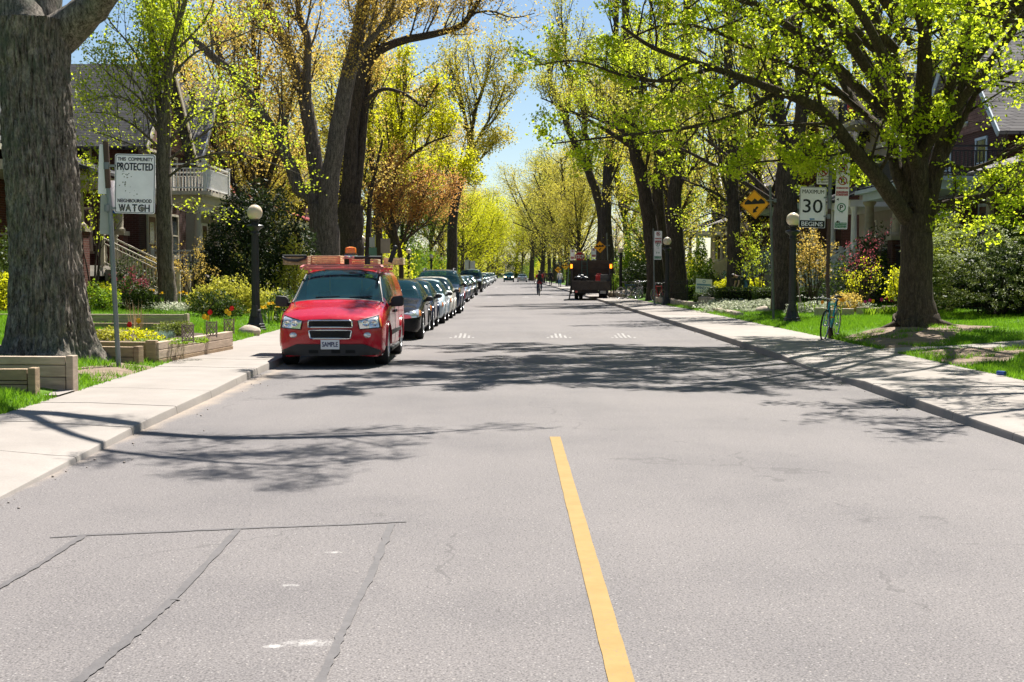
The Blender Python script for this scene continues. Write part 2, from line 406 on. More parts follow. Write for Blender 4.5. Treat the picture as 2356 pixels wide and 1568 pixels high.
strip('tar_seam', [G(396, 1380), G(416, 1381)], [.06, .02], M_PATCH, .008)
k = N('road_paint_yellow'); p = k.pos(); f = k.noise(p, 5, 4, .7); g = k.noise(p, 42, 5, .8); c = k.ramp(f, [(.3, (.26, .168, .05)), (.7, (.315, .205, .07))]); k.base(k.mix(k.ramp(g, [(.60, (0, 0, 0)), (.66, (.85, .85, .85))]), c, (.15, .13, .12))); k.bump(g, .25, .006); M_YEL = k.set(.8, 0, .3)
k = N('worn_white_paint'); p = k.pos(); f = k.noise(p, 9, 5, .8); k.base(k.ramp(f, [(.44, (.2, .185, .183)), (.62, (.36, .35, .335))])); M_WHT = k.set(.8, 0, .3)
a, b = G(1277, 1005), G(1432, 1575)
strip('centre_line', [a, a.lerp(b, .5), b, Vector((b.x, 0, 0))], [.104]*4, M_YEL, .005, .03, 20)
# speed hump markings: bars of a shark-tooth on the rising face
def tooth(xc, yc, w=.66, d=1.3, n=6):
    m = MB()
    for i in range(n):
        u = (i+.5)/n*2-1; L = d*(1-abs(u))+.08; x0 = xc+u*w/2-.028; x1 = x0+.058; y0 = yc-1.95; V = []
        K = 6
        for k_ in range(K+1):
            y = y0+L*k_/K
            V += [(x0, y, zroad(x0, y)+.006), (x1, y, zroad(x1, y)+.006)]
        m.add(V, [(2*k_, 2*k_+1, 2*k_+3, 2*k_+2) for k_ in range(K)])
    tag(m.build('hump_marking', M_WHT, fix=False), kind='structure')
for c in (34.0, 87.0, 142.0):
    for xx in (1.3, 2.9, -1.1): tooth(xx, c)
# ------------------------------------------------------------------ trees
def bark(name, dark, light, vs=5.0, strength=.8, moss=None):
    k = N(name); p = k.pos((1, 1, .16), obj=True); q = k.pos((1, 1, 1), obj=True)
    f = k.noise(p, vs*2.2, 8, .75); g = k.noise(q, vs*.35, 4, .6); f2 = k.noise(k.pos((1, 1, .35), obj=True), vs*6, 5, .7)
    f = k.mix(.38, f, f2)
    c = k.ramp(f, [(.40, dark), (.50, tuple((a+b)*.42 for a, b in zip(dark, light))), (.60, light)])
    if moss: c = k.mix(k.ramp(g, [(.5, (0, 0, 0)), (.68, (.55, .55, .55))]), c, moss)
    k.base(c); k.bump(f, strength, .035); return k.set(.92, 0, .2)
B_OLD = bark('bark_furrowed', (.032, .027, .022), (.33, .285, .24), 8.0, 1.0, (.085, .10, .075))
B_GREY = bark('bark_grey', (.045, .037, .03), (.24, .20, .165), 8, 1.0)
B_MAPLE = bark('bark_maple', (.032, .025, .018), (.125, .096, .068), 9, .8)
B_DARK = bark('bark_dark', (.022, .018, .014), (.115, .090, .070), 8, .9)
B_TWIG = bark('bark_twig', (.05, .038, .028), (.13, .10, .075), 5, .3)
L_MAPLE = leafmat('leaf_spring_maple', (.17, .29, .010), (.47, .56, .022), (.84, .95, .05), .62)
L_LINDEN = leafmat('leaf_linden', (.21, .30, .015), (.49, .55, .03), (.76, .86, .05), .55)
L_TAN = leafmat('leaf_bronze_bloom', (.36, .24, .045), (.60, .45, .10), (.82, .60, .13), .5)
L_GOLD = leafmat('leaf_golden', (.32, .28, .03), (.58, .50, .07), (.80, .70, .10), .5)
L_YELLOW = leafmat('leaf_bright_yellow', (.26, .31, .008), (.55, .54, .015), (.86, .84, .03), .58)
L_OLIVE = leafmat('leaf_olive', (.22, .24, .025), (.42, .41, .055), (.66, .63, .08), .5)
L_RED = leafmat('leaf_coppery', (.30, .12, .05), (.56, .33, .09), (.80, .45, .12), .5)
L_GREEN = leafmat('leaf_fresh_green', (.07, .15, .012), (.20, .32, .02), (.34, .48, .03), .45)
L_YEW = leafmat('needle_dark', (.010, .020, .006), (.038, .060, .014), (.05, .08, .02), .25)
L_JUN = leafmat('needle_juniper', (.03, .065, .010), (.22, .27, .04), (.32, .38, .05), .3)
L_BOX = leafmat('leaf_hedge', (.020, .040, .008), (.075, .115, .02), (.10, .15, .02), .3)
L_VAR = leafmat('leaf_variegated', (.10, .15, .05), (.66, .66, .52), (.4, .45, .3), .3)
L_PINK = leafmat('leaf_redbud', (.16, .03, .05), (.40, .09, .12), (.45, .1, .12), .4)

def poly_at(P, t):
    n = len(P)-1; i = min(int(t*n), n-1); return P[i].lerp(P[i+1], t*n-i), (P[i+1]-P[i]).normalized()
def wob(p, d, L, n, jit, up):
    pts = [p.copy()]; d = d.normalized()
    for i in range(n):
        d = (d+Vector((U(-1, 1), U(-1, 1), U(-1, 1)))*jit+Vector((0, 0, up))).normalized()
        p = p+d*(L/n); pts.append(p)
    return pts
class Tree:
    def __init__(s): s.w = MB(); s.tips = []
    def limb(s, pts, r0, r1, n=8, flare=0, smooth=True):
        pts = [Vector(p) for p in pts]
        if smooth and len(pts) > 2:        # Catmull-Rom
            Q = []
            E = [pts[0]*2-pts[1]]+pts+[pts[-1]*2-pts[-2]]
            for i in range(1, len(E)-2):
                a, b, c, d = E[i-1:i+3]
                for k_ in range(4):
                    t = k_/4; Q.append(.5*((2*b)+(c-a)*t+(2*a-5*b+4*c-d)*t*t+(3*b-a-3*c+d)*t**3))
            pts = Q+[pts[-1]]
        k_ = len(pts)-1
        rad = [lerp(r0, r1, (i/k_)**.85)*(1+flare*math.exp(-((pts[i]-pts[0]).length)/(r0*1.1))) for i in range(k_+1)]
        if r0 > .12: pts = [pts[0]]+[p+Vector((U(-1, 1), U(-1, 1), 0))*rad[i+1]*.07 for i, p in enumerate(pts[1:])]
        s.w.tube(pts, rad, n); return pts, rad
    def branch(s, P, Rd, n, L, levels, t0=.25, ang=(35, 65), up=.05, jit=.13, rk=.55, bias=None, tipn=3, rmin=.006):
        for i in range(n):
            t = t0+(1-t0)*((i+U(.1, .9))/n); p, d = poly_at(P, t)
            ri = lerp(Rd[0], Rd[-1], t)
            ax = d.orthogonal().normalized(); ax.rotate(Matrix.Rotation(U(0, 2*math.pi), 3, d))
            q = d.copy(); q.rotate(Matrix.Rotation(R(U(*ang)), 3, ax))
            if bias is not None: q = (q+bias*U(.2, 1)).normalized()
            l = L*U(.6, 1.15)*(1.05-.45*t); r = max(rmin, min(ri*rk, l*.022))
            pts = wob(p, q, l, 5 if levels > 1 else 3, jit, up)
            m_ = len(pts)-1; rr = [lerp(r, max(rmin*.6, r*.3), j/m_) for j in range(m_+1)]
            s.w.tube(pts, rr, 5 if r > .02 else 3, cap=False)
            if levels > 1: s.branch(pts, rr, s.kids[levels-2], l*s.lk, levels-1, .15, ang, up, jit*1.15, .6, None, tipn, rmin)
            else:
                for j in range(tipn): s.tips.append(poly_at(pts, min(1, .35+.65*(j+U(.3, 1))/tipn))[0])
            if levels > 1: s.tips.append(pts[-1])
    kids = [5, 6, 6]; lk = .5
def finish_tree(T, name, loc, label, cat, m_bark, m_leaf, per=6, spread=.16, size=.09, up=.6, group=None, aspect=.75, drop=0.0, keep=1.0, clump=1.0, zdense=None):
    o = empty(name, loc, 0, label, cat, group); L = Vector(loc)
    T.w.v = [(v[0]-L.x, v[1]-L.y, v[2]-L.z) for v in T.w.v]
    T.w.build('trunk', m_bark, o, smooth=70, fix=False)
    C = np.array([tuple(t) for t in T.tips]) - np.array(tuple(L))
    if keep < 1: C = C[rng.random(len(C)) < (keep if zdense is None else np.where(C[:, 2]+L.z > zdense, .92, keep))]
    n = len(C); k = rng.poisson(per, n); C = np.repeat(C, k, 0)
    off = rng.normal(size=C.shape)*spread; off[:, 2] = off[:, 2]*.55-drop
    C = C+off; sz = size*rng.uniform(.6, 1.35, len(C))
    leaves('crown', C, sz, m_leaf, o, up, aspect); return o
def pts(*a): return [at(*p) for p in a]

# ---- old street tree on the left with a thick furrowed trunk
def old_tree():
    base = at(112, 832, 20.5); base.z = zl(base.x, base.y)-.05
    o = empty('street_tree', base, 0, 'huge old tree with thick furrowed grey trunk beside the neighbourhood watch sign', 'tree', 'street trees')
    prof = [(112, 838, 134), (112, 822, 116), (112, 800, 101), (112, 770, 91), (111, 720, 85), (109, 640, 79), (105, 540, 76), (99, 440, 75), (91, 330, 76), (84, 230, 75), (78, 150, 76), (76, 90, 80), (78, 50, 84)]
    pr = [(at(x, y, 20.5), w*20.5/FPX) for x, y, w in prof]
    n, rows = 170, 230; V = []; zs = [p.z for p, w in pr]
    for i in range(rows+1):
        z = lerp(base.z-.05, pr[-1][0].z, i/rows); j = max(0, min(len(pr)-2, sum(1 for q in zs if q <= z)-1))
        t = (z-zs[j])/(zs[j+1]-zs[j]); t = max(0, min(1, t)); c = pr[j][0].lerp(pr[j+1][0], t); r = lerp(pr[j][1], pr[j+1][1], t)
        h = z-base.z
        for k_ in range(n):
            a = 2*math.pi*k_/n
            lob = 1+(.16*math.exp(-h/.42))*math.sin(a*5+.6)+.028*math.sin(a*7+z*.5)+.02*math.sin(a*3-z*.9)
            x_, y_ = math.cos(a), math.sin(a)
            f1 = mnoise.noise(Vector((x_*9+.5*math.sin(z*2+x_*3), y_*9, z*1.7))); f2 = mnoise.noise(Vector((x_*20+.5*math.sin(z*4.1+y_*5), y_*20, z*4.2))); f3 = mnoise.noise(Vector((x_*2, y_*2, z*.8)))
            ridge = (min(abs(f1)*3.2, 1))*.050+(min(abs(f2)*3.0, 1))*.028-.05
            rr = r*lob+ridge+f3*.035
            V.append((c.x+x_*rr-base.x, c.y+y_*rr-base.y, z-base.z))
    F = [(i*n+k_, i*n+(k_+1) % n, (i+1)*n+(k_+1) % n, (i+1)*n+k_) for i in range(rows) for k_ in range(n)]
    m = MB(); m.add(V, F); m.build('trunk', B_OLD, o, smooth=80, fix=False)
    T = Tree(); T.kids = [6, 7, 7]
    for P, r0, r1, nb, ln in (
        (pts((92, 110, 20.6), (150, 70, 20.6), (196, 30, 20.4), (250, -30, 20.1))+[Vector((-4.4, 18.7, 7.6)), Vector((-2.4, 18.0, 8.0)), Vector((-.6, 17.4, 8.3)), Vector((1.3, 17.9, 8.5))], .38, .05, 13, 2.6),
        (pts((70, 100, 20.5), (40, 20, 20.6), (-10, -90, 20.8))+[Vector((-8.6, 20.8, 9)), Vector((-9.8, 21, 12))], .44, .12, 5, 3),
        (pts((80, 90, 20.8), (95, -40, 21), (120, -200, 21.6))+[Vector((-6.8, 22.5, 11)), Vector((-6.2, 24, 14))], .42, .12, 6, 3),
        ([Vector((-3.4, 18.3, 7.8)), Vector((-2.2, 16.8, 8.0)), Vector((-.8, 15.9, 8.2)), Vector((.4, 15.5, 8.3))], .09, .02, 12, 1.8),
        ([Vector((-6.0, 19.6, 6.6)), Vector((-5.4, 17.9, 7.3)), Vector((-4.7, 16.4, 7.9)), Vector((-3.9, 15.0, 8.3))], .12, .02, 7, 1.7)):
        pp, rr = T.limb(P, r0, r1, 12); T.branch(pp, rr, nb, ln, 3, .45, up=.04)
    # the limbs reach over the pavement; written out at once with their twigs
    T.w.v = [(v[0]-base.x, v[1]-base.y, v[2]-base.z) for v in T.w.v]
    T.w.build('limb', B_OLD, o, smooth=70, fix=False)
    C = np.array([tuple(t) for t in T.tips])-np.array(tuple(base)); C = C[rng.random(len(C)) < .9]
    C = np.repeat(C, 2, 0)+rng.normal(size=(len(C)*2, 3))*.08
    leaves('crown', C, .055*rng.uniform(.7, 1.3, len(C)), L_LINDEN, o)
old_tree()

# ---- maple on the right lawn
def near_maple():
    Y = 30.2; b = at(2108, 757, Y); b.z = zr(b.x, b.y)-.08
    T = Tree(); T.kids = [4, 6, 6]; T.lk = .52
    tp, tr = T.limb([b]+pts((2108, 735, Y), (2107, 690, Y), (2107, 600, Y), (2110, 540, Y), (2114, 500, Y)), .355, .36, 18, flare=.75)
    for a in (.3, 1.9, 3.4, 4.6, 5.6):        # surface roots
        d = Vector((math.cos(a), math.sin(a), 0)); q = b+d*.30+Vector((0, 0, .20))
        e = b+d*.75; e.z = zr(e.x, e.y)+.015; f = b+d*U(1.1, 1.4); f.z = zr(f.x, f.y)-.06
        T.limb([q, e, f], .12, .025, 8)
    LB = [
     ('a', [(2098, 505, 30.2), (2082, 493, 30.1), (2007, 393, 29.6), (1960, 340, 29.2), (1897, 261, 28.6), (1834, 226, 28.1), (1739, 190, 27.4), (1643, 157, 26.8), (1511, 113, 26.2), (1430, 60, 25.8)], .225, .028, 17, 2.3, .22),
     ('b', [(2095, 470, 30.2), (2062, 390, 30.6), (2050, 321, 31), (1991, 264, 31.8), (1953, 214, 32.4), (1916, 135, 33), (1890, 79, 33.4), (1862, 0, 34), (1830, -120, 35)], .17, .05, 12, 2.2, .2),
     ('b2', [(1995, 268, 31.7), (1930, 215, 31.2), (1850, 165, 30.6), (1740, 118, 30), (1640, 70, 29.6), (1540, 55, 29.2), (1440, 90, 28.8)], .085, .02, 12, 1.9, .1),
     ('b3', [(1790, 210, 28), (1700, 260, 27.4), (1600, 290, 27), (1490, 305, 26.5), (1400, 315, 26.2), (1270, 330, 26)], .06, .014, 12, 1.5, .1),
     ('b4', [(1640, 156, 26.8), (1540, 185, 26.6), (1440, 175, 26.5), (1330, 140, 26.5), (1230, 150, 26.5)], .05, .012, 10, 1.5, .1),
     ('c', [(2105, 480, 30.2), (2095, 409, 30.4), (2079, 220, 30.8), (2054, 135, 31), (2023, 63, 31.2), (2004, 0, 31.4), (1980, -140, 32)], .19, .09, 9, 2.4, .3),
     ('d', [(2117, 493, 30.2), (2118, 315, 29.8), (2123, 189, 29.4), (2130, 63, 29), (2133, 0, 28.8), (2140, -160, 28.2)], .21, .10, 9, 2.4, .3),
     ('e', [(2125, 500, 30.2), (2148, 409, 30.3), (2180, 299, 30.4), (2211, 220, 30.4), (2243, 110, 30.3), (2274, 0, 30.2), (2300, -120, 30)], .23, .11, 9, 2.4, .3),
     ('e2', [(2190, 275, 30.4), (2212, 190, 31), (2221, 31, 31.6), (2225, -80, 32)], .12, .07, 6, 2, .3),
     ('e3', [(2255, 80, 30.3), (2300, 30, 30), (2400, -60, 29.4)], .09, .04, 5, 2, .3),
     ('f', [(2135, 500, 30.2), (2161, 474, 30), (2200, 461, 29.8), (2259, 450, 29.4), (2353, 426, 28.8), (2460, 380, 28)], .105, .035, 11, 1.7, .2),
     ('g', [(2140, 440, 30.2), (2171, 380, 30), (2242, 386, 29.6), (2353, 335, 29), (2440, 290, 28.4)], .07, .02, 9, 1.6, .2),
     ('h', [(2160, 390, 30.3), (2230, 245, 30), (2258, 204, 29.7), (2356, 151, 29), (2470, 90, 28)], .085, .03, 9, 2, .2),
     ('i', [(1930, 300, 28.9), (1890, 345, 28.4), (1820, 365, 28), (1750, 372, 27.7), (1705, 380, 27.5)], .045, .012, 10, 1.0, .1),
     ('j', [(2060, 365, 30.6), (2000, 360, 30), (1930, 375, 29.5), (1860, 355, 29)], .05, .013, 9, 1.1, .1),
     ('j2', [(2020, 400, 29.7), (2060, 330, 29), (2090, 270, 28.5), (2150, 220, 28)], .045, .013, 9, 1.3, .1),
    ]
    for nm, P, r0, r1, nb, ln, t0 in LB:
        pp, rr = T.limb(pts(*P), r0, r1, 10); T.branch(pp, rr, nb, ln, 3, t0, up=.0, ang=(30, 70), jit=.16)
    for P, r0, r1, nb, ln in (     # extra limbs, mostly above the view, added for their shadow on the road
        ([Vector((9.2, 30.2, 4.8)), Vector((6.4, 29, 6.9)), Vector((3.4, 28, 8.2)), Vector((.4, 27.4, 9))], .13, .03, 13, 2.2),
        ([Vector((8.6, 29, 6.5)), Vector((6.4, 28.6, 8.6)), Vector((4.2, 27.8, 9.6)), Vector((1.8, 27.6, 10.0))], .10, .025, 12, 2.2),
        ([Vector((8.8, 28.6, 6.6)), Vector((7.6, 30, 9)), Vector((6.4, 32.2, 10.2)), Vector((4.6, 34.4, 11))], .10, .025, 12, 2.2),
        ([Vector((8.4, 30.6, 7)), Vector((5.6, 30.4, 9.2)), Vector((2.8, 29.6, 10.2)), Vector((.2, 29.4, 10.8))], .10, .025, 13, 2.3),
        ([Vector((9.2, 31.4, 6.6)), Vector((6.8, 33.4, 9.2)), Vector((4.4, 34.8, 10.6)), Vector((2.4, 36, 11.4))], .10, .025, 13, 2.3),
        ([Vector((9.3, 30.6, 5.0)), Vector((6.6, 31.6, 7.4)), Vector((3.4, 32.6, 9)), Vector((.8, 33.4, 10))], .13, .03, 13, 2.3),
        ([Vector((7.4, 27.6, 6.4)), Vector((5.6, 26.4, 7.8)), Vector((3.4, 26.2, 8.8)), Vector((1.6, 25.2, 9.2)), Vector((-.6, 25.8, 9.6))], .09, .02, 13, 2.0),
        ([Vector((7.6, 25.8, 6.8)), Vector((6.6, 25.4, 7.6)), Vector((4.4, 24.4, 8.3)), Vector((2.2, 24.0, 8.7))], .09, .02, 12, 2.0),
        ([Vector((9.3, 30, 4.6)), Vector((6.6, 27, 6.8)), Vector((3.6, 25, 8.0)), Vector((1.0, 23.6, 8.6)), Vector((-.4, 23, 8.9))], .14, .03, 13, 2.2),
        ([Vector((9.5, 30, 4.4)), Vector((8.8, 27.6, 6.4)), Vector((7.4, 25.4, 7.6)), Vector((6.0, 23.6, 8.2)), Vector((4.9, 22.9, 8.5))], .14, .03, 13, 2.2),
        ([Vector((9.4, 29.8, 4.3)), Vector((9.9, 27.2, 5.8)), Vector((10.0, 25, 6.8)), Vector((9.6, 23.2, 7.4))], .13, .03, 12, 2.1),
        ([Vector((9.4, 30, 4.0)), Vector((8.2, 27.8, 5.6)), Vector((6.8, 25.6, 6.8)), Vector((5.2, 23.6, 7.6)), Vector((3.6, 22.4, 8.2))], .15, .03, 11, 2.1),
        ([Vector((9.5, 30, 4.2)), Vector((9.6, 27.8, 6.2)), Vector((9.2, 26, 7.6)), Vector((8.4, 24.8, 8.8)), Vector((7.4, 24, 9.5))], .15, .03, 11, 2.2),
        ([Vector((9.2, 30.4, 5.0)), Vector((7, 28.6, 7.4)), Vector((4.6, 27, 8.8)), Vector((2.2, 26, 9.6)), Vector((.6, 25.6, 10))], .13, .03, 11, 2.1),
        ([Vector((9.2, 30.6, 5.4)), Vector((7.2, 31, 8)), Vector((4.8, 31, 9.8)), Vector((2.6, 30.6, 11))], .12, .03, 10, 2.2),
        ([Vector((9.6, 30.2, 5.2)), Vector((11.2, 28.6, 7.4)), Vector((12.6, 27, 9)), Vector((13.6, 25.4, 10))], .13, .03, 10, 2.2)):
        pp, rr = T.limb(P, r0, r1, 9); T.branch(pp, rr, nb, ln, 3, .25, up=.02)
    finish_tree(T, 'maple_tree', b, 'spreading lime green maple with a dark forked trunk on the lawn by the bicycle', 'tree', B_MAPLE, L_MAPLE, per=8.5, spread=.095, size=.078, up=.9, group=None, drop=.05, keep=.28, zdense=7.8)
near_maple()

def limb_tree(name, label, Yb, basepx, zb, LB, m_bark, m_leaf, sides=9, group='street trees', kids=None, lk=.5, up=.03, trunk=None, jit=.14, ang=(30, 65), **kw):
    b = at(basepx[0], basepx[1], Yb); b.z = zb
    T = Tree(); T.kids = kids or [4, 5, 5]; T.lk = lk
    for P, r0, r1, nb, ln, t0, lv in LB:
        Q = [at(*p) for p in P]
        first = (Q[0]-b).length < 1.2
        if first: Q[0] = b+Vector((0, 0, -.1))
        pp, rr = T.limb(Q, r0, r1, sides+3 if r0 > .25 else sides, flare=.35 if first else 0)
        if nb: T.branch(pp, rr, nb, ln, lv, t0, up=up, jit=jit, ang=ang)
    return finish_tree(T, name, b, label, 'tree', m_bark, m_leaf, group=group, **kw)

# linden between the houses and the pavement, left
limb_tree('linden_tree', 'slim linden with sparse lime leaves on the lawn behind the timber flower bed', 42, (386, 706), zl(-10.9, 42), [
    ([(386, 706, 42), (383, 650, 42), (380, 600, 42), (378, 500, 42), (376, 400, 42), (377, 320, 42), (378, 250, 42)], .30, .21, 5, 1.8, .6, 2),
    ([(377, 330, 42), (362, 200, 42.3), (350, 100, 42.5), (340, -20, 43), (335, -120, 43)], .15, .05, 12, 2.6, .15, 3),
    ([(378, 300, 42), (386, 200, 41.8), (398, 100, 41.6), (430, -10, 41.2), (450, -100, 41)], .15, .05, 12, 2.6, .15, 3),
    ([(380, 260, 42), (384, 150, 42.2), (382, 40, 42.4), (376, -60, 42.6)], .10, .04, 9, 2.4, .15, 3),
    ([(370, 300, 42), (320, 225, 41.5), (262, 180, 41), (200, 120, 40.5)], .055, .012, 9, 1.6, .1, 2),
    ([(372, 345, 42), (310, 290, 41.5), (255, 262, 41), (205, 258, 40.5)], .05, .012, 9, 1.6, .1, 2),
    ([(372, 380, 42), (330, 345, 41.5), (270, 320, 41), (215, 300, 40.6)], .045, .012, 8, 1.5, .1, 2),
    ([(372, 315, 42), (335, 262, 41.5), (285, 225, 41), (235, 222, 40.6), (190, 235, 40.2)], .05, .012, 10, 1.6, .1, 2),
    ([(371, 290, 42), (330, 215, 41.4), (290, 165, 41), (240, 135, 40.6)], .045, .012, 10, 1.6, .1, 2),
    ([(370, 230, 42), (310, 120, 41.5), (262, 60, 41), (225, 10, 40.5)], .05, .012, 9, 1.8, .1, 2),
    ([(385, 330, 42), (440, 270, 41.6), (505, 240, 41.2), (580, 215, 41)], .055, .012, 10, 1.7, .1, 2),
    ([(385, 370, 42), (450, 320, 41.5), (520, 280, 41), (600, 300, 40.5)], .05, .012, 10, 1.7, .1, 2),
    ([(383, 410, 42), (440, 370, 41.4), (520, 350, 40.8), (610, 370, 40.3), (690, 400, 40)], .05, .012, 11, 1.6, .1, 2),
    ([(390, 180, 42), (450, 120, 41.5), (530, 90, 41), (600, 60, 40.5)], .05, .012, 10, 1.9, .1, 2),
    ([(392, 470, 42), (430, 488, 41.5), (490, 490, 41), (545, 508, 40.6)], .022, .006, 9, .55, .2, 1)],
    B_GREY, L_LINDEN, 8, kids=[5, 6, 6], per=5.0, spread=.20, size=.085, up=.3, keep=.9)

# big many-stemmed maple behind the van, left
limb_tree('silver_maple', 'tall multi-stemmed maple whose three grey stems spread above the red van', 52, (748, 640), zl(-7.2, 52), [
    ([(748, 640, 52), (747, 590, 52), (746, 530, 52), (742, 470, 52)], .62, .56, 0, 0, 0, 0),
    ([(735, 490, 52), (716, 450, 52), (687, 432, 52), (668, 380, 51.8), (640, 325, 51.5), (590, 240, 51), (538, 166, 50.5), (493, 132, 50), (420, 60, 49.5), (380, -30, 49)], .34, .10, 15, 3.2, .3, 3),
    ([(745, 480, 52), (732, 415, 52.3), (716, 311, 52.6), (701, 225, 52.8), (680, 160, 53), (659, 104, 53), (625, 35, 53.2), (600, -60, 53.4)], .37, .17, 13, 3.2, .35, 3),
    ([(706, 240, 52.8), (706, 170, 52.6), (708, 90, 52.5), (690, 40, 52.4), (680, -60, 52)], .20, .10, 8, 2.8, .3, 3),
    ([(750, 560, 51.8), (755, 470, 51.6), (764, 381, 51.4), (779, 290, 51.2), (794, 208, 51), (812, 130, 50.8), (826, 69, 50.7), (840, -10, 50.6), (860, -120, 50.4)], .42, .22, 11, 3.0, .45, 3),
    ([(795, 205, 51), (830, 120, 50.6), (870, 70, 50.2), (900, 20, 50), (920, -50, 49.6)], .16, .06, 9, 2.6, .3, 3)],
    B_GREY, L_TAN, 10, kids=[5, 6, 6], per=5, spread=.30, size=.10, up=.2, keep=.62)
limb_tree('silver_maple', 'dark-trunked maple with a long limb arching over the road, behind the multi-stemmed maple', 58, (808, 640), zl(-6.9, 58), [
    ([(808, 640, 58), (807, 590, 58), (806, 540, 58), (808, 470, 58)], .62, .56, 0, 0, 0, 0),
    ([(800, 500, 58), (803, 415, 58), (812, 277, 58), (832, 170, 57.5), (842, 140, 57.5), (884, 60, 57), (950, 0, 56.5), (1000, -60, 56)], .38, .12, 14, 2.8, .45, 3),
    ([(835, 160, 57.5), (870, 118, 57), (926, 93, 56.5), (980, 82, 56), (1030, 70, 55.5), (1064, 56, 55), (1085, 28, 54.6), (1104, -5, 54.3), (1130, -60, 54)], .22, .08, 14, 2.6, .25, 3),
    ([(1085, 30, 54.6), (1130, 25, 54), (1180, 40, 53.4), (1230, 30, 53)], .055, .015, 7, 1.6, .1, 2),
    ([(838, 235, 57.8), (880, 205, 57.4), (930, 215, 57), (975, 245, 56.6), (985, 225, 56.4), (1010, 190, 56)], .10, .04, 9, 1.8, .2, 2),
    ([(815, 480, 58), (826, 380, 58.3), (838, 260, 58.6), (850, 150, 59), (860, 20, 59.2), (870, -80, 59.4)], .26, .10, 12, 2.8, .3, 3),
    ([(846, 600, 59), (848, 520, 59.2), (852, 450, 59.4), (865, 390, 59.5), (880, 320, 59.6)], .16, .05, 10, 1.8, .3, 2)],
    B_DARK, L_TAN, 9, kids=[5, 6, 6], per=5, spread=.30, size=.10, up=.2, keep=.6)
limb_tree('norway_maple', 'bright yellow-green maple with a rounded crown beyond the multi-stemmed maple', 70, (872, 640), zl(-6.9, 70), [
    ([(872, 640, 70), (872, 560, 70), (872, 480, 70), (880, 420, 70)], .22, .16, 0, 0, 0, 0),
    ([(876, 440, 70), (905, 350, 69.5), (925, 260, 69), (930, 170, 68.6)], .13, .04, 12, 3.0, .1, 3),
    ([(878, 430, 70), (930, 370, 69), (985, 330, 68.4), (1040, 310, 68)], .12, .03, 13, 2.6, .15, 3),
    ([(874, 450, 70), (850, 350, 70.5), (855, 250, 71), (870, 180, 71)], .13, .04, 11, 3, .1, 3),
    ([(876, 470, 70), (930, 430, 69), (1000, 400, 68.4), (1065, 415, 68), (1090, 430, 68)], .09, .02, 13, 1.8, .2, 3),
    ([(876, 480, 70), (920, 455, 69.5), (965, 440, 69), (1010, 450, 68.6)], .07, .02, 10, 1.5, .2, 2),
    ([(880, 380, 70), (960, 280, 68.8), (1010, 235, 68.2)], .09, .02, 11, 2.4, .15, 3)],
    B_DARK, L_YELLOW, 8, kids=[5, 6, 6], per=4.2, spread=.24, size=.13, up=.8, keep=.5)
limb_tree('copper_maple', 'low tree with coppery red and orange leaves behind the parked cars', 66, (925, 640), zl(-6.5, 66), [
    ([(925, 640, 66), (922, 600, 66), (916, 560, 66), (905, 520, 66)], .14, .09, 0, 0, 0, 0),
    ([(918, 570, 66), (940, 520, 65.6), (965, 470, 65.2), (985, 430, 65)], .07, .02, 12, 2.0, .15, 3),
    ([(915, 550, 66), (900, 490, 66.4), (905, 430, 66.6), (915, 380, 66.8)], .07, .02, 12, 2.0, .1, 3),
    ([(920, 560, 66), (960, 530, 65), (1000, 490, 64.4), (1030, 440, 64)], .06, .02, 12, 1.7, .15, 3),
    ([(915, 560, 66), (885, 510, 66.4), (870, 460, 66.8)], .06, .02, 10, 1.7, .15, 3)],
    B_TWIG, L_RED, 7, kids=[6, 7, 6], per=2.2, spread=.30, size=.09, up=.3, keep=.7)
limb_tree('bare_tree', 'tall nearly bare tree with upswept twigs leaning towards the road on the left', 125, (1040, 640), .3, [
    ([(1040, 640, 125), (1040, 580, 125), (1042, 500, 125), (1052, 440, 125), (1072, 380, 125), (1083, 340, 125), (1080, 310, 125)], .55, .32, 4, 4, .4, 3),
    ([(1082, 330, 125), (1070, 270, 125), (1058, 200, 125), (1045, 120, 126)], .24, .05, 12, 6, .1, 3),
    ([(1082, 320, 125), (1095, 250, 124), (1115, 190, 123), (1140, 130, 122)], .22, .05, 12, 6, .1, 3),
    ([(1078, 360, 125), (1110, 300, 123), (1140, 250, 122), (1165, 190, 121)], .18, .04, 12, 5, .1, 3),
    ([(1060, 420, 125), (1100, 370, 123), (1130, 340, 122)], .14, .04, 10, 4, .1, 3),
    ([(1055, 440, 125), (1030, 350, 126), (1015, 250, 127)], .16, .04, 11, 5, .1, 3)],
    B_DARK, L_GOLD, 7, kids=[6, 6, 6], up=.16, ang=(15, 42), per=2.2, spread=.5, size=.20, keep=.85)

# ---- right side trunks behind the signs
def tall(label, Yb, bx, by, zb, LB, leaf, barkm=B_DARK, **kw):
    a = dict(kids=[5, 6, 6], per=4.5, spread=.25, size=.12, up=.4, keep=.75); a.update(kw); a['keep'] *= .52; a['size'] *= .86
    LB = [(P, r0, r1, int(nb*1.15), ln*1.25, t0, lv) for P, r0, r1, nb, ln, t0, lv in LB]
    for zf, dx, dy, dz in (((.50, -5.0, -1.5, 3.0), (.62, -4, 1.5, 3.6)) if Yb < 80 else ()):
        P = LB[0][0]; q = P[max(1, int(len(P)*zf))]; w_ = at(*q); s_ = Yb/FPX
        e = [(q[0]+dx*t/s_, q[1]-dz*t/s_*(1.15-.25*t), q[2]+dy*t) for t in (0, .35, .7, 1)]; LB.append((e, .13*Yb/60, .03, 11, 2.6, .3, 3))
    return limb_tree('street_tree', label, Yb, (bx, by), zb, LB, barkm, leaf, 9, **a)
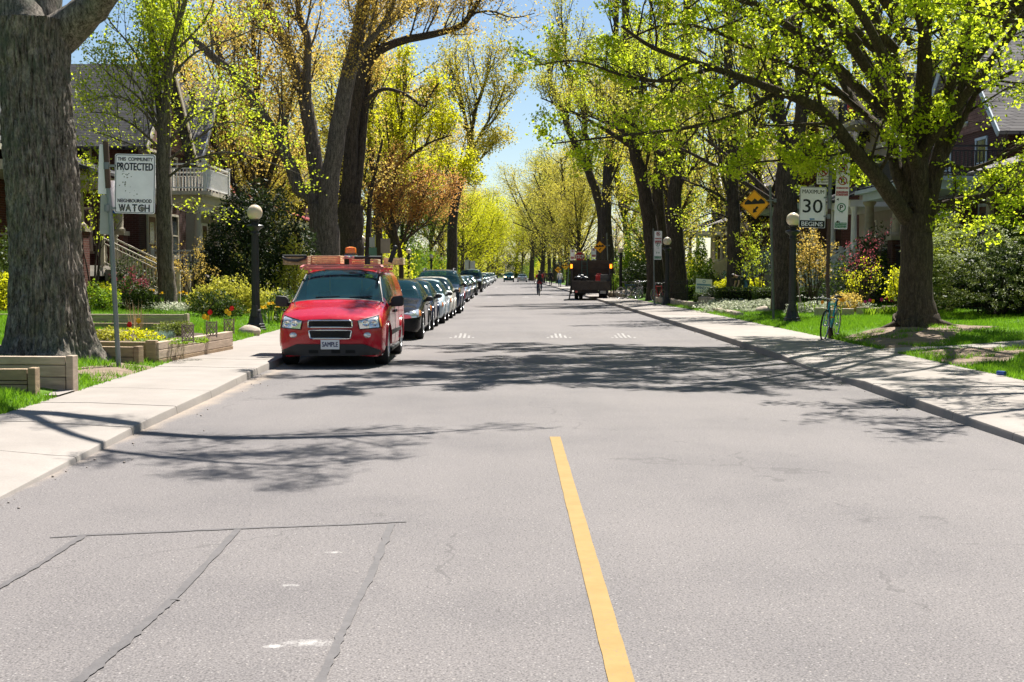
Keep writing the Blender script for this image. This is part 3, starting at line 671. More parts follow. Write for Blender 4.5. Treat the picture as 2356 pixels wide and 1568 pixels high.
tall('thick tree trunk on the lawn just behind the lamp post and speed limit sign', 46, 1812, 712, zr(10, 46), [
    ([(1812, 712, 46), (1806, 640, 46), (1804, 560, 46), (1806, 480, 46), (1810, 420, 46), (1815, 360, 46)], .47, .38, 3, 2, .6, 2),
    ([(1812, 390, 46), (1800, 300, 46.4), (1790, 200, 46.8), (1782, 80, 47), (1775, -60, 47.5)], .25, .12, 10, 3, .2, 3),
    ([(1815, 380, 46), (1838, 300, 45.8), (1846, 220, 45.6), (1836, 120, 45.6), (1822, 0, 45.5), (1815, -100, 45.5)], .27, .14, 10, 3, .2, 3),
    ([(1842, 250, 45.7), (1870, 150, 45), (1885, 60, 44.6), (1895, -60, 44)], .13, .06, 8, 2.6, .2, 3),
    ([(1800, 300, 46.4), (1740, 220, 45.6), (1680, 160, 45), (1600, 110, 44.5)], .10, .03, 9, 2.4, .2, 3)], L_OLIVE, B_DARK, keep=.5)
tall('straight dark tree trunk rising behind the clipped hedge right of the window cleaning sign', 59, 1690, 668, zr(10.4, 59), [
    ([(1690, 668, 59), (1689, 600, 59), (1688, 500, 59), (1684, 400, 59), (1680, 300, 59), (1677, 200, 59), (1675, 80, 59), (1674, -60, 59)], .36, .16, 16, 3.2, .3, 3),
    ([(1688, 480, 59), (1640, 440, 58.4), (1590, 420, 58), (1545, 400, 57.6)], .08, .02, 9, 1.8, .1, 2),
    ([(1688, 510, 59), (1650, 490, 58.5), (1610, 500, 58), (1575, 530, 57.8)], .05, .012, 8, 1.3, .1, 2),
    ([(1692, 470, 59), (1730, 430, 58.4), (1770, 400, 58)], .07, .02, 8, 1.8, .1, 2),
    ([(1685, 400, 59), (1730, 300, 58.6), (1760, 200, 58.4)], .12, .03, 9, 2.6, .1, 3)], L_LINDEN, B_DARK, per=4.8, size=.10, keep=.7)
tall('leaning dark tree trunk directly behind the parking sign and black garden fence', 70, 1512, 668, zr(8, 70), [
    ([(1512, 668, 70), (1506, 600, 70), (1497, 530, 70), (1486, 460, 70), (1474, 400, 70), (1458, 340, 70), (1448, 270, 70), (1446, 180, 70), (1440, 60, 70), (1436, -60, 70)], .50, .17, 15, 3.4, .35, 3),
    ([(1450, 300, 70), (1475, 220, 69.5), (1490, 120, 69), (1500, 0, 69)], .18, .07, 10, 3, .2, 3),
    ([(1462, 350, 70), (1430, 300, 69.5), (1400, 230, 69)], .12, .03, 9, 2.6, .2, 3)], L_OLIVE, B_DARK, keep=.8)
tall('broad tree trunk behind the second lamp post on the right', 74, 1530, 664, zr(9, 74), [
    ([(1530, 664, 74), (1524, 580, 74), (1516, 500, 74), (1514, 430, 74), (1518, 350, 74), (1525, 250, 74), (1530, 140, 74), (1534, 0, 74)], .46, .16, 14, 3.4, .3, 3),
    ([(1518, 330, 74), (1550, 250, 73), (1580, 170, 72.4)], .14, .04, 9, 3, .2, 3)], L_GOLD, B_DARK, keep=.7)
tall('thick tree trunk right of the second lamp post, behind the black garden fence', 66, 1562, 664, zr(8.8, 66), [
    ([(1562, 664, 66), (1556, 600, 66), (1553, 520, 66), (1552, 450, 66), (1562, 380, 66), (1570, 300, 66), (1576, 180, 66), (1580, 40, 66), (1582, -60, 66)], .50, .17, 16, 3.2, .3, 3),
    ([(1555, 440, 66), (1600, 380, 65.4), (1650, 350, 65)], .10, .03, 9, 2.2, .15, 3),
    ([(1565, 350, 66), (1620, 250, 65), (1660, 150, 64.5)], .14, .04, 10, 2.8, .15, 3)], L_LINDEN, B_DARK, keep=.7, size=.10)
tall('forked dark tree whose left stem leans over the road behind the dump truck', 108, 1382, 650, .3, [
    ([(1382, 652, 108), (1384, 580, 108), (1386, 500, 108), (1372, 440, 108), (1358, 405, 108), (1335, 350, 108), (1308, 299, 108), (1290, 240, 108), (1268, 195, 108), (1262, 150, 108)], .55, .14, 14, 4.4, .45, 3),
    ([(1300, 280, 108), (1310, 200, 107), (1300, 110, 107), (1290, 30, 107)], .20, .07, 10, 4, .2, 3),
    ([(1360, 410, 108), (1350, 320, 108), (1340, 230, 108), (1345, 120, 108)], .22, .08, 10, 4, .2, 3)], L_OLIVE, B_DARK, size=.19, spread=.45, per=3.6, keep=.75)
tall('straight dark tree standing beside the forked tree behind the dump truck', 104, 1402, 652, .3, [
    ([(1402, 654, 104), (1398, 580, 104), (1394, 500, 104), (1397, 420, 104), (1402, 320, 104), (1410, 220, 104), (1416, 110, 104), (1420, -20, 104)], .58, .18, 16, 4.4, .35, 3),
    ([(1402, 330, 104), (1440, 230, 103), (1470, 130, 102)], .2, .06, 10, 4, .2, 3)], L_OLIVE, B_DARK, size=.19, spread=.45, per=3.6, keep=.75)
# the tree just outside the right edge, whose branches shade the road
def edge_tree():
    b = Vector((11.6, 18.6, zr(11.6, 18.6)-.05)); T = Tree(); T.kids = [4, 6, 6]
    T.limb([b, b+Vector((0, 0, 1.5)), b+Vector((-.1, 0, 3))], .35, .3, 12, flare=.4)
    for d, L in (((-.5, -.1, .75), 6.5), ((.2, .5, .8), 6), ((-.1, .6, .9), 6.5), ((.5, -.4, .9), 6), ((-.95, .05, .62), 7), ((-.9, -.25, .75), 6.8), ((-.8, .3, .75), 6.8)):
        p = wob(b+Vector((-.1, 0, 2.9)), Vector(d), L, 5, .08, .0); pp, rr = T.limb(p, .16, .04, 8); T.branch(pp, rr, 9, 2.0, 3, .5)
    finish_tree(T, 'maple_tree', b, 'maple at the right edge of the view, its leafy branch tips over the pavement', 'tree', B_MAPLE, L_MAPLE, per=6, spread=.11, size=.075, up=.9, drop=.04, keep=.5)
edge_tree()

# ---- farther street trees: five kinds grown once, then copied along both kerbs
def proto(kind, label, h, r, leaf, barkm, per, size, spread, n1, up, ang, keep=.9, z0=.25, lean=0):
    T = Tree(); T.kids = [5, 5, 5]; T.lk = .5
    P = wob(Vector((0, 0, -.1)), Vector((lean, 0, 1)), h*.86, 8, .05, .03); pp, rr = T.limb(P, r, r*.25, 9, flare=.3)
    T.branch(pp, rr, n1, h*.30, 3, z0, ang=ang, up=up, jit=.14)
    for a in range(3):
        q, d = poly_at(pp, U(.25, .4)); an = U(0, 6.3); dd = Vector((math.cos(an)*.55, math.sin(an)*.55, .8))
        p2, r2 = T.limb(wob(q, dd, h*.55, 6, .08, .06), r*.5, r*.15, 7); T.branch(p2, r2, max(8, n1//3), h*.2, 3, .2, ang=ang, up=up)
    return finish_tree(T, 'street_tree', (0, 0, 0), label, 'tree', barkm, leaf, per=per, spread=spread, size=size, up=.4, group='trees lining the far street', keep=keep)
PR = {
 'gold': proto('gold', 'x', 17, .34, L_GOLD, B_DARK, 3.0, .14, .55, 34, .06, (34, 66), z0=.12),
 'olive': proto('olive', 'x', 20, .42, L_OLIVE, B_DARK, 2.9, .14, .55, 28, .05, (30, 65)),
 'yellow': proto('yellow', 'x', 13, .26, L_YELLOW, B_DARK, 3.1, .14, .50, 32, .02, (38, 75), z0=.10),
 'tan': proto('tan', 'x', 18, .40, L_TAN, B_DARK, 2.6, .14, .52, 28, .12, (22, 55)),
 'green': proto('green', 'x', 14, .30, L_GREEN, B_DARK, 3.6, .15, .48, 28, .04, (35, 70), z0=.15)}
used = set()
def far_tree(kind, x, y, s, label):
    o = PR[kind]; loc = (x, y, .25); rz = U(0, 6.28)
    if kind not in used:
        used.add(kind); o.location = loc; o.rotation_euler = (0, 0, rz); o.scale = (s,)*3; o['label'] = label; return o
    return copy_tree(o, loc, rz, label, s)
FT = [
 ('gold', 7.2, 150, 1.0, 'rounded golden tree beyond the dump truck on the right kerb'),
 ('gold', 6.9, 128, .72, 'smaller golden tree just behind the red stop sign'),
 ('olive', 9.5, 170, 1.05, 'olive tinted tall tree behind the rounded golden tree on the right'),
 ('yellow', -5.6, 170, 1.05, 'brilliant yellow tree overhanging the end of the parked car row'),
 ('yellow', -6.4, 205, 1.2, 'second brilliant yellow tree, farther along the left kerb'),
 ('tan', -8.5, 100, .95, 'tan budding tree behind the coppery red tree on the left'),
 ('tan', -7.4, 150, 1.15, 'tall tan budding tree behind the nearly bare tree on the left'),
 ('olive', -9, 88, .9, 'olive tree in the front garden left of the bright yellow-green maple'),
 ('green', 10.8, 92, .8, 'fresh green tree between the forked tree and the thick trunks on the right'),
 ('olive', 12, 128, 1.1, 'olive crown rising behind the forked tree on the right'),
 ('gold', 10, 84, .8, 'golden leaved tree behind the parking sign on the right'),
 ('green', -9.5, 116, .85, 'fresh green tree beside the nearly bare tree'), ('gold', -8.2, 138, .9, 'golden tree behind the fifth left lamp'),
 ('gold', -12, 64, .6, 'golden leaved tree in the garden left of the red van'),
 ('tan', -11.5, 62, .85, 'tan budding tree filling the gap left of the multi-stemmed maple'), ('gold', -10.5, 84, 1.0, 'golden tree behind the dark-trunked maple'), ('gold', -15.5, 74, 1.0, 'golden tree over the roof of the siding house'), ('tan', -9.8, 112, 1.0, 'tan tree right behind the bright yellow-green maple'),
 ('gold', 13.5, 72, .9, 'golden tree over the house with grey-green porch'), ('yellow', 12.5, 104, 1.1, 'yellow-green tree behind the straight dark tree on the right'), ('olive', 17, 60, .9, 'olive tree rising over the shingled house on the right'),
 ('yellow', -4.6, 225, 1.3, 'brilliant yellow tree leaning in over the far left kerb'), ('gold', 5.6, 205, 1.25, 'golden tree leaning in over the far right kerb'), ('yellow', -4.2, 290, 1.4, 'farthest brilliant yellow tree on the left'), ('olive', 5.0, 260, 1.3, 'olive tree closing in on the far right'), ('gold', -3.5, 350, 1.5, 'golden tree at the vanishing point, left of centre'), ('yellow', 4.2, 345, 1.4, 'yellow tree at the vanishing point, right of centre'),
]
for y in (190, 215, 245, 280, 320, 365):
    FT.append((random.choice(['gold', 'olive']), 7.5+U(-.5, 1), y, U(.95, 1.2), None)); FT.append((random.choice(['tan', 'gold', 'yellow']), -7.6+U(-1, .5), y+10, U(.95, 1.2), None))
for y in (60, 95, 130, 175, 230, 300):
    FT.append((random.choice(['olive', 'tan', 'green']), 26+U(-3, 6), y, U(.8, 1.15), 'b')); FT.append((random.choice(['olive', 'tan', 'gold', 'green']), -27+U(-6, 3), y, U(.8, 1.15), 'b'))
for i_, x_ in enumerate((-18, -10, -3, 3, 10, 18)): FT.append((('gold', 'olive', 'yellow')[i_ % 3], x_, 400+6*(i_ % 2), 1.45, None))
for i, (kd, x, y) in enumerate((('gold', -8.5, -14), ('olive', 9, -10), ('tan', -8, -32), ('gold', 9, -30), ('olive', -8, -55), ('tan', 9, -52), ('olive', -1, -95), ('gold', 8, -85))):
    FT.append((kd, x, y, 1.0, ('golden', 'olive', 'tan', 'other golden', 'other olive', 'other tan', 'farthest olive', 'farthest golden')[i]+' tree behind the viewer, mirrored in the windscreens'))
for kd, x, y, s, lb in FT:
    side = 'right' if x > 0 else 'left'
    if lb == 'b': lb = {'olive': 'olive', 'tan': 'tan budding', 'green': 'fresh green', 'gold': 'golden'}[kd]+' backyard tree showing over the houses on the '+side
    if lb is None: lb = 'small distant '+{'olive': 'olive', 'tan': 'tan', 'gold': 'golden', 'yellow': 'yellow'}[kd]+' tree in the avenue at the far end, '+side+' of the road'
    far_tree(kd, x, y, s, lb)
# ------------------------------------------------------------------ houses
def brickmat(name, c1, c2, mort):
    k = N(name); g = k.n('NewGeometry'); s = k.n('SeparateXYZ'); k.l(g.outputs['Position'], s.inputs[0])
    u = k.math('ADD', s.outputs[0], s.outputs[1]); cb = k.n('CombineXYZ'); k.l(u, cb.inputs[0]); k.l(s.outputs[2], cb.inputs[1])
    b = k.n('TexBrick'); k.l(cb.outputs[0], b.inputs['Vector']); b.inputs['Scale'].default_value = 1
    b.inputs['Brick Width'].default_value = .22; b.inputs['Row Height'].default_value = .075; b.inputs['Mortar Size'].default_value = .006
    b.inputs['Color1'].default_value = (*c1, 1); b.inputs['Color2'].default_value = (*c2, 1); b.inputs['Mortar'].default_value = (*mort, 1)
    f = k.noise(k.pos(), 1.2, 4); k.base(k.mix(.5, b.outputs[0], k.ramp(f, [(.3, (.6, .6, .6)), (.7, (1.15, 1.15, 1.15))]), 'MULTIPLY'))
    k.bump(b.outputs['Fac'], -.4, .01); return k.set(.9, 0, .2)
def shinglemat(name, c, rowh=.14, w=.3):
    k = N(name); g = k.n('NewGeometry'); s = k.n('SeparateXYZ'); k.l(g.outputs['Position'], s.inputs[0])
    u = k.math('ADD', s.outputs[1], k.math('MULTIPLY', s.outputs[0], .35)); cb = k.n('CombineXYZ'); k.l(u, cb.inputs[0]); k.l(k.math('MULTIPLY', s.outputs[2], 1.3), cb.inputs[1])
    b = k.n('TexBrick'); k.l(cb.outputs[0], b.inputs['Vector']); b.inputs['Scale'].default_value = 1
    b.inputs['Brick Width'].default_value = w; b.inputs['Row Height'].default_value = rowh; b.inputs['Mortar Size'].default_value = .010
    b.inputs['Color1'].default_value = (*[x*.85 for x in c], 1); b.inputs['Color2'].default_value = (*[x*1.15 for x in c], 1); b.inputs['Mortar'].default_value = (*[x*.25 for x in c], 1)
    f = k.noise(k.pos(), .9, 5, .7); k.base(k.mix(.5, b.outputs[0], k.ramp(f, [(.3, (.65, .65, .65)), (.7, (1.2, 1.2, 1.2))]), 'MULTIPLY'))
    k.bump(b.outputs['Fac'], -.5, .02); return k.set(.9, 0, .2)
BR_RED = brickmat('brick_red', (.135, .042, .030), (.085, .028, .022), (.16, .13, .11))
BR_DARK = brickmat('brick_dark', (.075, .030, .026), (.05, .022, .020), (.10, .08, .07))
BR_ORANGE = brickmat('brick_orange', (.26, .09, .045), (.19, .06, .035), (.2, .16, .13))
SH_GREY = shinglemat('roof_shingle_grey', (.21, .195, .19)); SH_DARK = shinglemat('roof_shingle_dark', (.06, .06, .063)); SH_RED = shinglemat('roof_tile_red', (.33, .06, .065), .2, .25)
SH_WALL = shinglemat('wall_shingle_brown', (.20, .115, .10), .18, .2)
T_CREAM = mat('trim_cream', (.50, .45, .36), .6, var=.1, vs=5); T_WHITE = mat('trim_white', (.74, .73, .71), .55, var=.06, vs=4)
T_BLUE = mat('trim_pale_blue', (.42, .50, .58), .55, var=.08); T_GREEN = mat('trim_grey_green', (.30, .38, .33), .6, var=.1); T_STONE = mat('stone_cream', (.31, .27, .20), .85, var=.2, vs=4, bump=.4, bs=20)
T_DARK = mat('trim_black', (.015, .015, .017), .45, var=.1); T_GREY = mat('trim_grey', (.36, .33, .29), .7, var=.12)
M_DOOR = mat('door_brown', (.10, .035, .018), .5, var=.2, vs=6, sc=(1, 1, .2)); M_STEP = mat('wood_step_grey', (.30, .27, .24), .8, var=.15)
k = N('window_glass'); k.base(k.ramp(k.noise(k.pos(), .9, 3), [(.3, (.012, .016, .02)), (.7, (.05, .062, .07))])); M_GLASS = k.set(.06, 0, .6)
BLUE_CLOTH = mat('cloth_navy', (.015, .022, .09), .9); RED_PL = mat('plastic_red', (.55, .02, .02), .4)

def window(h, face, u, z, w, ht, off, trim, sill=True, cross=1):
    """face: function (u, z, d) -> local point, d outward"""
    m = MB(); t = .09
    def bx(u0, u1, z0, z1, d0, d1, mb):
        vs = [face(uu, zz, dd) for dd in (d0, d1) for zz in (z0, z1) for uu in (u0, u1)]
        mb.add(vs, [(0, 2, 3, 1), (4, 5, 7, 6), (0, 1, 5, 4), (2, 6, 7, 3), (0, 4, 6, 2), (1, 3, 7, 5)])
    u0, u1, z0, z1 = u-w/2, u+w/2, z, z+ht
    bx(u0-t, u0, z0, z1, -.06, .05, m); bx(u1, u1+t, z0, z1, -.06, .05, m); bx(u0-t, u1+t, z1, z1+t, -.06, .06, m); bx(u0-t, u1+t, z0-t, z0, -.06, .06, m)
    for c in range(cross): zz = z0+ht*(c+1)/(cross+1); bx(u0, u1, zz-.025, zz+.025, -.03, .035, m)
    f = m.build('window', trim, h, bevel=.006)
    g = MB(); bx(u0, u1, z0, z1, -.03, .015, g); g.build('pane', M_GLASS, f)
    if sill:
        s_ = MB(); bx(u0-.14, u1+.14, z0-t-.09, z0-t, -.02, .13, s_); s_.build('sill', T_STONE if trim is not T_WHITE else trim, f)
def spindle(m, x, y, z0, z1, r, mi=0, turned=False):
    if turned:
        h = z1-z0; m.lathe([(r*.8, z0), (r*.8, z0+.1*h), (r*1.6, z0+.3*h), (r*.7, z0+.55*h), (r*1.1, z0+.7*h), (r*.8, z0+.9*h), (r*.8, z1)], (x, y, 0), 8, mi)
    else: m.box((x, y, (z0+z1)/2), (r*1.7, r*1.7, z1-z0), None, mi)
def railing(h, a, b, trim, hh=.95, gap=.13, r=.022, turned=False, name='railing', panel=False, posts=(1, 1)):
    """a,b local points at the deck; follows a slope"""
    a = Vector(a); b = Vector(b); m = MB(); L = (b-a); n = max(2, int(L.length/gap))
    up = Vector((0, 0, hh)); lo = Vector((0, 0, .12))
    m.bar(a+up, b+up, .075, .055); m.bar(a+lo, b+lo, .05, .05); m.bar(a+up-Vector((0, 0, .16)), b+up-Vector((0, 0, .16)), .045, .035)
    for i in range(1, n):
        p = a.lerp(b, i/n); spindle(m, p.x, p.y, p.z+.145, p.z+hh-.18, r, turned=turned)
    for p, on in zip((a, b), posts):
        if on: m.box((p.x, p.y, p.z+hh/2+.04), (.12, .12, hh+.12)); m.box((p.x, p.y, p.z+hh+.12), (.16, .16, .05))
    if panel: m.bar(a+Vector((0, 0, hh*.5)), b+Vector((0, 0, hh*.5)), .012, hh*.72)
    return m.build(name, trim, h)
def column(h, x, y, z0, z1, r, trim, square=False, base=None):
    m = MB(); H = z1-z0
    if square:
        m.box((x, y, (z0+z1)/2), (r*2, r*2, H-.24)); m.box((x, y, z0+.06), (r*2.5, r*2.5, .12)); m.box((x, y, z1-.06), (r*2.5, r*2.5, .12))
    else: m.lathe([(r*1.35, z0), (r*1.35, z0+.07), (r*1.1, z0+.12), (r, z0+.16), (r*1.02, z0+H*.4), (r*.86, z1-.18), (r*1.1, z1-.12), (r*1.3, z1-.06), (r*1.3, z1)], (x, y, 0), 14)
    return m.build('column', trim, h, smooth=40)
def roof_prism(m, A, B, eave, ridge, over=.35, th=.16):
    """two slopes: A=(u0,u1) across, B=(v0,v1) along ridge; ridge along v. returns local verts via f"""
    pass
def house(label, sgn, xf, y0, y1, depth=11, zg=.6, h=6.2, wall=BR_RED, roofm=SH_GREY, trim=T_WHITE, style='front', porch=True, pz=1.1, pdep=2.4, py=None,
          col='round', balcony=False, stairs=None, peak=3.2, dormer=False, name='brick_house', windows=True, porch_roof=True, railm=None, turned=False, bal_panel=False, gablem=None, bay=False, ped=False, stairm=None):
    """sgn: -1 left of the road, +1 right. local frame: u from the front wall outward to the road, y along, z up"""
    o = empty(name, (xf, y0, zg), 0, label, 'house', 'houses along the street')
    Wd = y1-y0; railm = railm or trim
    def P(u, y, z): return Vector((-sgn*u, y, z))       # u>0 towards the road
    def bx(m, u0, u1, ya, yb, z0, z1, mi=0):
        a = P(u0, ya, z0); b = P(u1, yb, z1); m.box((a+b)/2, (abs(a.x-b.x), abs(a.y-b.y), abs(a.z-b.z)), None, mi)
    m = MB(); bx(m, -depth, 0, 0, Wd, -1, h)
    if style == 'front': m.prism([(0, h), (Wd, h), (Wd/2, h+peak)], lambda a, b, w: P(w, a, b), -.02, -depth+.02)
    else: m.prism([(0, h), (-depth, h), (-depth/2, h+peak)], lambda a, b, w: P(a, w, b), .02, Wd-.02)
    w = m.build('wall', wall, o)
    if gablem is not None and style == 'front':
        g = MB(); g.prism([(.2, h+.1), (Wd-.2, h+.1), (Wd/2, h+peak-.15)], lambda a, b, w: P(w, a, b), -.02, .05); g.build('gable', gablem, o)
    # roof slabs
    m = MB(); th = .15; ov = .4
    if style == 'front':
        s = peak/(Wd/2)
        for d in (-1, 1):
            e0 = (Wd/2+d*(Wd/2+ov), h-s*ov); r0 = (Wd/2, h+peak)
            m.prism([(e0[0], e0[1]+.03), (r0[0], r0[1]+.03), (r0[0], r0[1]+th+.05), (e0[0], e0[1]+th)], lambda a, b, w: P(w, a, b), .45, -depth-.3)
    else:
        s = peak/(depth/2)
        for d in (0, 1):
            e0 = (ov if d == 0 else -depth-ov, h-s*ov); r0 = (-depth/2, h+peak)
            m.prism([(e0[0], e0[1]+.03), (r0[0], r0[1]+.03), (r0[0], r0[1]+th+.05), (e0[0], e0[1]+th)], lambda a, b, w: P(a, w, b), -.3, Wd+.3)
    rf = m.build('roof', roofm, o)
    m = MB(); cx = -depth*.55; bx(m, cx-.35, cx+.35, Wd*.8, Wd*.8+.9, h+peak*.4, h+peak+1.2); bx(m, cx-.42, cx+.42, Wd*.8-.07, Wd*.8+.97, h+peak+1.2, h+peak+1.35); m.build('chimney', wall, rf)
    # fascia boards
    m = MB()
    if style == 'front':
        for d in (-1, 1):
            a = P(.46, Wd/2+d*(Wd/2+ov), h-peak/(Wd/2)*ov+.05); b = P(.46, Wd/2, h+peak+.05); m.bar(a, b, .05, .22)
    else:
        m.bar(P(ov+.03, -.3, h-peak/(depth/2)*ov+.05), P(ov+.03, Wd+.3, h-peak/(depth/2)*ov+.05), .05, .2)
        for yy in (-.33, Wd+.33): m.bar(P(ov, yy, h-peak/(depth/2)*ov+.05), P(-depth/2, yy, h+peak+.05), .05, .2)
    m.build('fascia', trim, o)
    if dormer:
        m = MB(); dy = Wd*.5; dw = 1.3; dz = h+.7; uo = -.9
        m.prism([(dy-dw, dz-.4), (dy+dw, dz-.4), (dy+dw, dz+1.3), (dy, dz+2.2), (dy-dw, dz+1.3)], lambda a, b, w: P(w, a, b), uo, -depth/2)
        dm = m.build('dormer', SH_WALL if wall is not BR_DARK else T_GREY, o)
        m = MB()
        for d in (-1, 1): m.prism([(dy+d*(dw+.3), dz+1.08), (dy, dz+2.24), (dy, dz+2.38), (dy+d*(dw+.3), dz+1.22)], lambda a, b, w: P(w, a, b), uo+.35, -depth/2)
        m.build('dormer_roof', roofm, dm)
        window(o, lambda uu, zz, dd: P(uo+dd, dy+uu, zz), -.45, dz, .7, 1.15, 0, trim, False); window(o, lambda uu, zz, dd: P(uo+dd, dy+uu, zz), .45, dz, .7, 1.15, 0, trim, False)
    F = lambda uu, zz, dd: P(dd, uu, zz)
    near = lambda uu, zz, dd: P(-uu, -dd, zz)        # side wall facing the viewer
    if windows:
        for yy in ([Wd*.28, Wd*.72] if Wd > 5 else [Wd*.5]):
            window(o, F, yy, 4.05, .95, 1.6, 0, trim)
        window(o, F, Wd*.70, 1.75, 1.3, 1.55, 0, trim)
        if style == 'front': window(o, F, Wd*.5, h+.55, .9, 1.15, 0, trim)
        for uu, zz in ((2.2, 1.9), (5.6, 1.9), (2.2, 4.2), (6.0, 4.2)): window(o, near, uu, zz, .8, 1.45, 0, trim)
    # door
    m = MB(); bx(m, -.03, .05, Wd*.22-.48, Wd*.22+.48, pz, pz+2.15); d = m.build('door', M_DOOR, o)
    q = MB(); q.ball(P(.09, Wd*.22+.36, pz+1.0), .04, 8, 6); q.build('handle', T_DARK, d)
    q = MB(); bx(q, -.02, .062, Wd*.22-.3, Wd*.22+.3, pz+1.1, pz+1.95); q.build('pane', M_GLASS, d)
    q = MB(); [bx(q, -.02, .075, Wd*.22+s_*.48-(.1 if s_ < 0 else 0), Wd*.22+s_*.48+(.1 if s_ > 0 else 0), pz, pz+2.15) for s_ in (-1, 1)]; bx(q, -.02, .075, Wd*.22-.58, Wd*.22+.58, pz+2.15, pz+2.27); q.build('frame', trim, d)
    if bay:
        q = MB(); q.prism([(0, Wd*.5), (.75, Wd*.58), (.75, Wd*.84), (0, Wd*.92)], lambda a, b, w: P(a, b, w), -.5, h-.4); by = q.build('bay', wall, o)
        window(o, lambda uu, zz, dd: P(.75+dd, uu, zz), Wd*.71, 1.7, 1.1, 1.6, 0, trim); window(o, lambda uu, zz, dd: P(.75+dd, uu, zz), Wd*.71, 4.0, 1.1, 1.5, 0, trim)
    if porch:
        a, b = py or (0, Wd); zt = pz+2.65
        m = MB(); bx(m, .02, pdep, a, b, pz-.18, pz); bx(m, pdep-.04, pdep+.04, a-.03, b+.03, pz-.34, pz-.182); m.build('porch_floor', T_GREY, o)
        m = MB(); bx(m, .03, pdep-.15, a+.1, b-.1, -1, pz-.19); m.build('porch_base', wall, o)
        if porch_roof:
            m = MB(); bx(m, .02, pdep, a, b, zt, zt+.28); m.build('porch_beam', trim, o)
            m = MB()
            if balcony: bx(m, .02, pdep+.25, a-.25, b+.25, zt+.28, zt+.42)
            else: m.prism([(0, zt+1.25), (pdep+.35, zt+.27), (pdep+.35, zt+.36), (0, zt+1.38)], lambda u_, z_, w_: P(u_, w_, z_), a-.3, b+.3)
            m.build('porch_roof', roofm if not balcony else trim, o)
            nc = 3 if (b-a) > 4.5 else 2
            for i in range(nc):
                yy = lerp(a+.2, b-.2, i/(nc-1)); zb = pz
                if ped:
                    q = MB(); bx(q, pdep-.5, pdep+.05, yy-.3, yy+.3, -1, pz+1.05); q.build('pier', wall, o)
                    q = MB(); bx(q, pdep-.55, pdep+.1, yy-.35, yy+.35, pz+1.05, pz+1.2); q.build('pier_cap', T_STONE, o); zb = pz+1.2
                p = P(pdep-.22, yy, 0); column(o, p.x, p.y, zb, zt, .13 if not ped else .2, trim if not ped else T_STONE, square=(col == 'square'))
            if balcony:
                zz = zt+.42; A, B, C_, D = P(.1, a-.15, zz), P(pdep+.15, a-.15, zz), P(pdep+.15, b+.15, zz), P(.1, b+.15, zz)
                railing(o, A, B, railm, 1.0); railing(o, B, C_, railm, 1.0, panel=bal_panel, posts=(0, 0)); railing(o, C_, D, railm, 1.0)
        st = stairs if stairs is not None else (a+.3, a+1.5)
        if st:
            n = max(3, int((pz+.2)/.18)); m = MB()
            for i in range(n):
                u0 = pdep+.06+i*.3; zz = pz-(i+1)*pz/(n+.0)+.02; bx(m, u0, u0+.32, st[0], st[1], -1, zz)
            m.build('steps', M_STEP, o)
            u1 = pdep+.06+n*.3
            for yy in st: railing(o, P(pdep, yy, pz), P(u1, yy, .05), stairm or railm, .9, turned=turned, name='stair_railing')
        if porch_roof:
            f0 = st[1] if st else a
            railing(o, P(pdep-.1, f0+.1, pz), P(pdep-.1, b-.1, pz), railm, .85, turned=turned)
            railing(o, P(.3, a+.1, pz), P(pdep-.2, a+.1, pz), railm, .85, turned=turned)
    return o
# left side, near to far
house('cream porched brick house mostly hidden behind the huge old tree', -1, -15.4, 24.0, 33.0, wall=BR_DARK, roofm=SH_GREY, trim=T_CREAM, balcony=True, peak=3.4, turned=True, pz=1.2, name='brick_house', stairs=False)
house('brick house with dark shingled gable and shingled brown piers left of the slim linden', -1, -15.6, 36.6, 45.4, wall=BR_RED, roofm=SH_DARK, trim=T_CREAM, style='side', peak=3.8, h=5.6, pz=1.25, turned=True, bay=True, stairs=(6.2, 7.6), ped=True, dormer=True)
house('red brick house with a white railed balcony over its columned porch', -1, -13.6, 48.5, 55.6, wall=BR_DARK, roofm=SH_DARK, trim=T_CREAM, railm=T_WHITE, h=5.85, peak=3.2, balcony=True, bal_panel=True, pdep=2.2, py=(.6, 4.4), pz=1.0, stairs=(1.0, 2.4), gablem=SH_WALL, stairm=T_DARK)
house('house with pale grey siding and a steep roof behind the dark evergreen', -1, -13.8, 58, 65.5, wall=T_GREY, roofm=SH_GREY, trim=T_WHITE, peak=3.6, pz=1.0, name='siding_house')
house('house with a red tiled roof glimpsed between the stems of the big maple', -1, -13.4, 68, 76, wall=T_CREAM, roofm=SH_RED, trim=T_WHITE, style='side', peak=2.8, h=4.6, pz=.9, name='tiled_house')
house('brick house behind the coppery tree on the left', -1, -13.8, 79, 87, wall=BR_ORANGE, roofm=SH_DARK, trim=T_CREAM, peak=3.2, pz=.9)
house('brick house far behind the coppery tree on the left', -1, -14, 91, 99, wall=BR_RED, roofm=SH_GREY, trim=T_WHITE, peak=3.2, pz=.9)
house('farthest grey house on the left, behind the nearly bare tree', -1, -14, 104, 112, wall=T_GREY, roofm=SH_DARK, trim=T_WHITE, peak=3.2, pz=.9, name='siding_house')
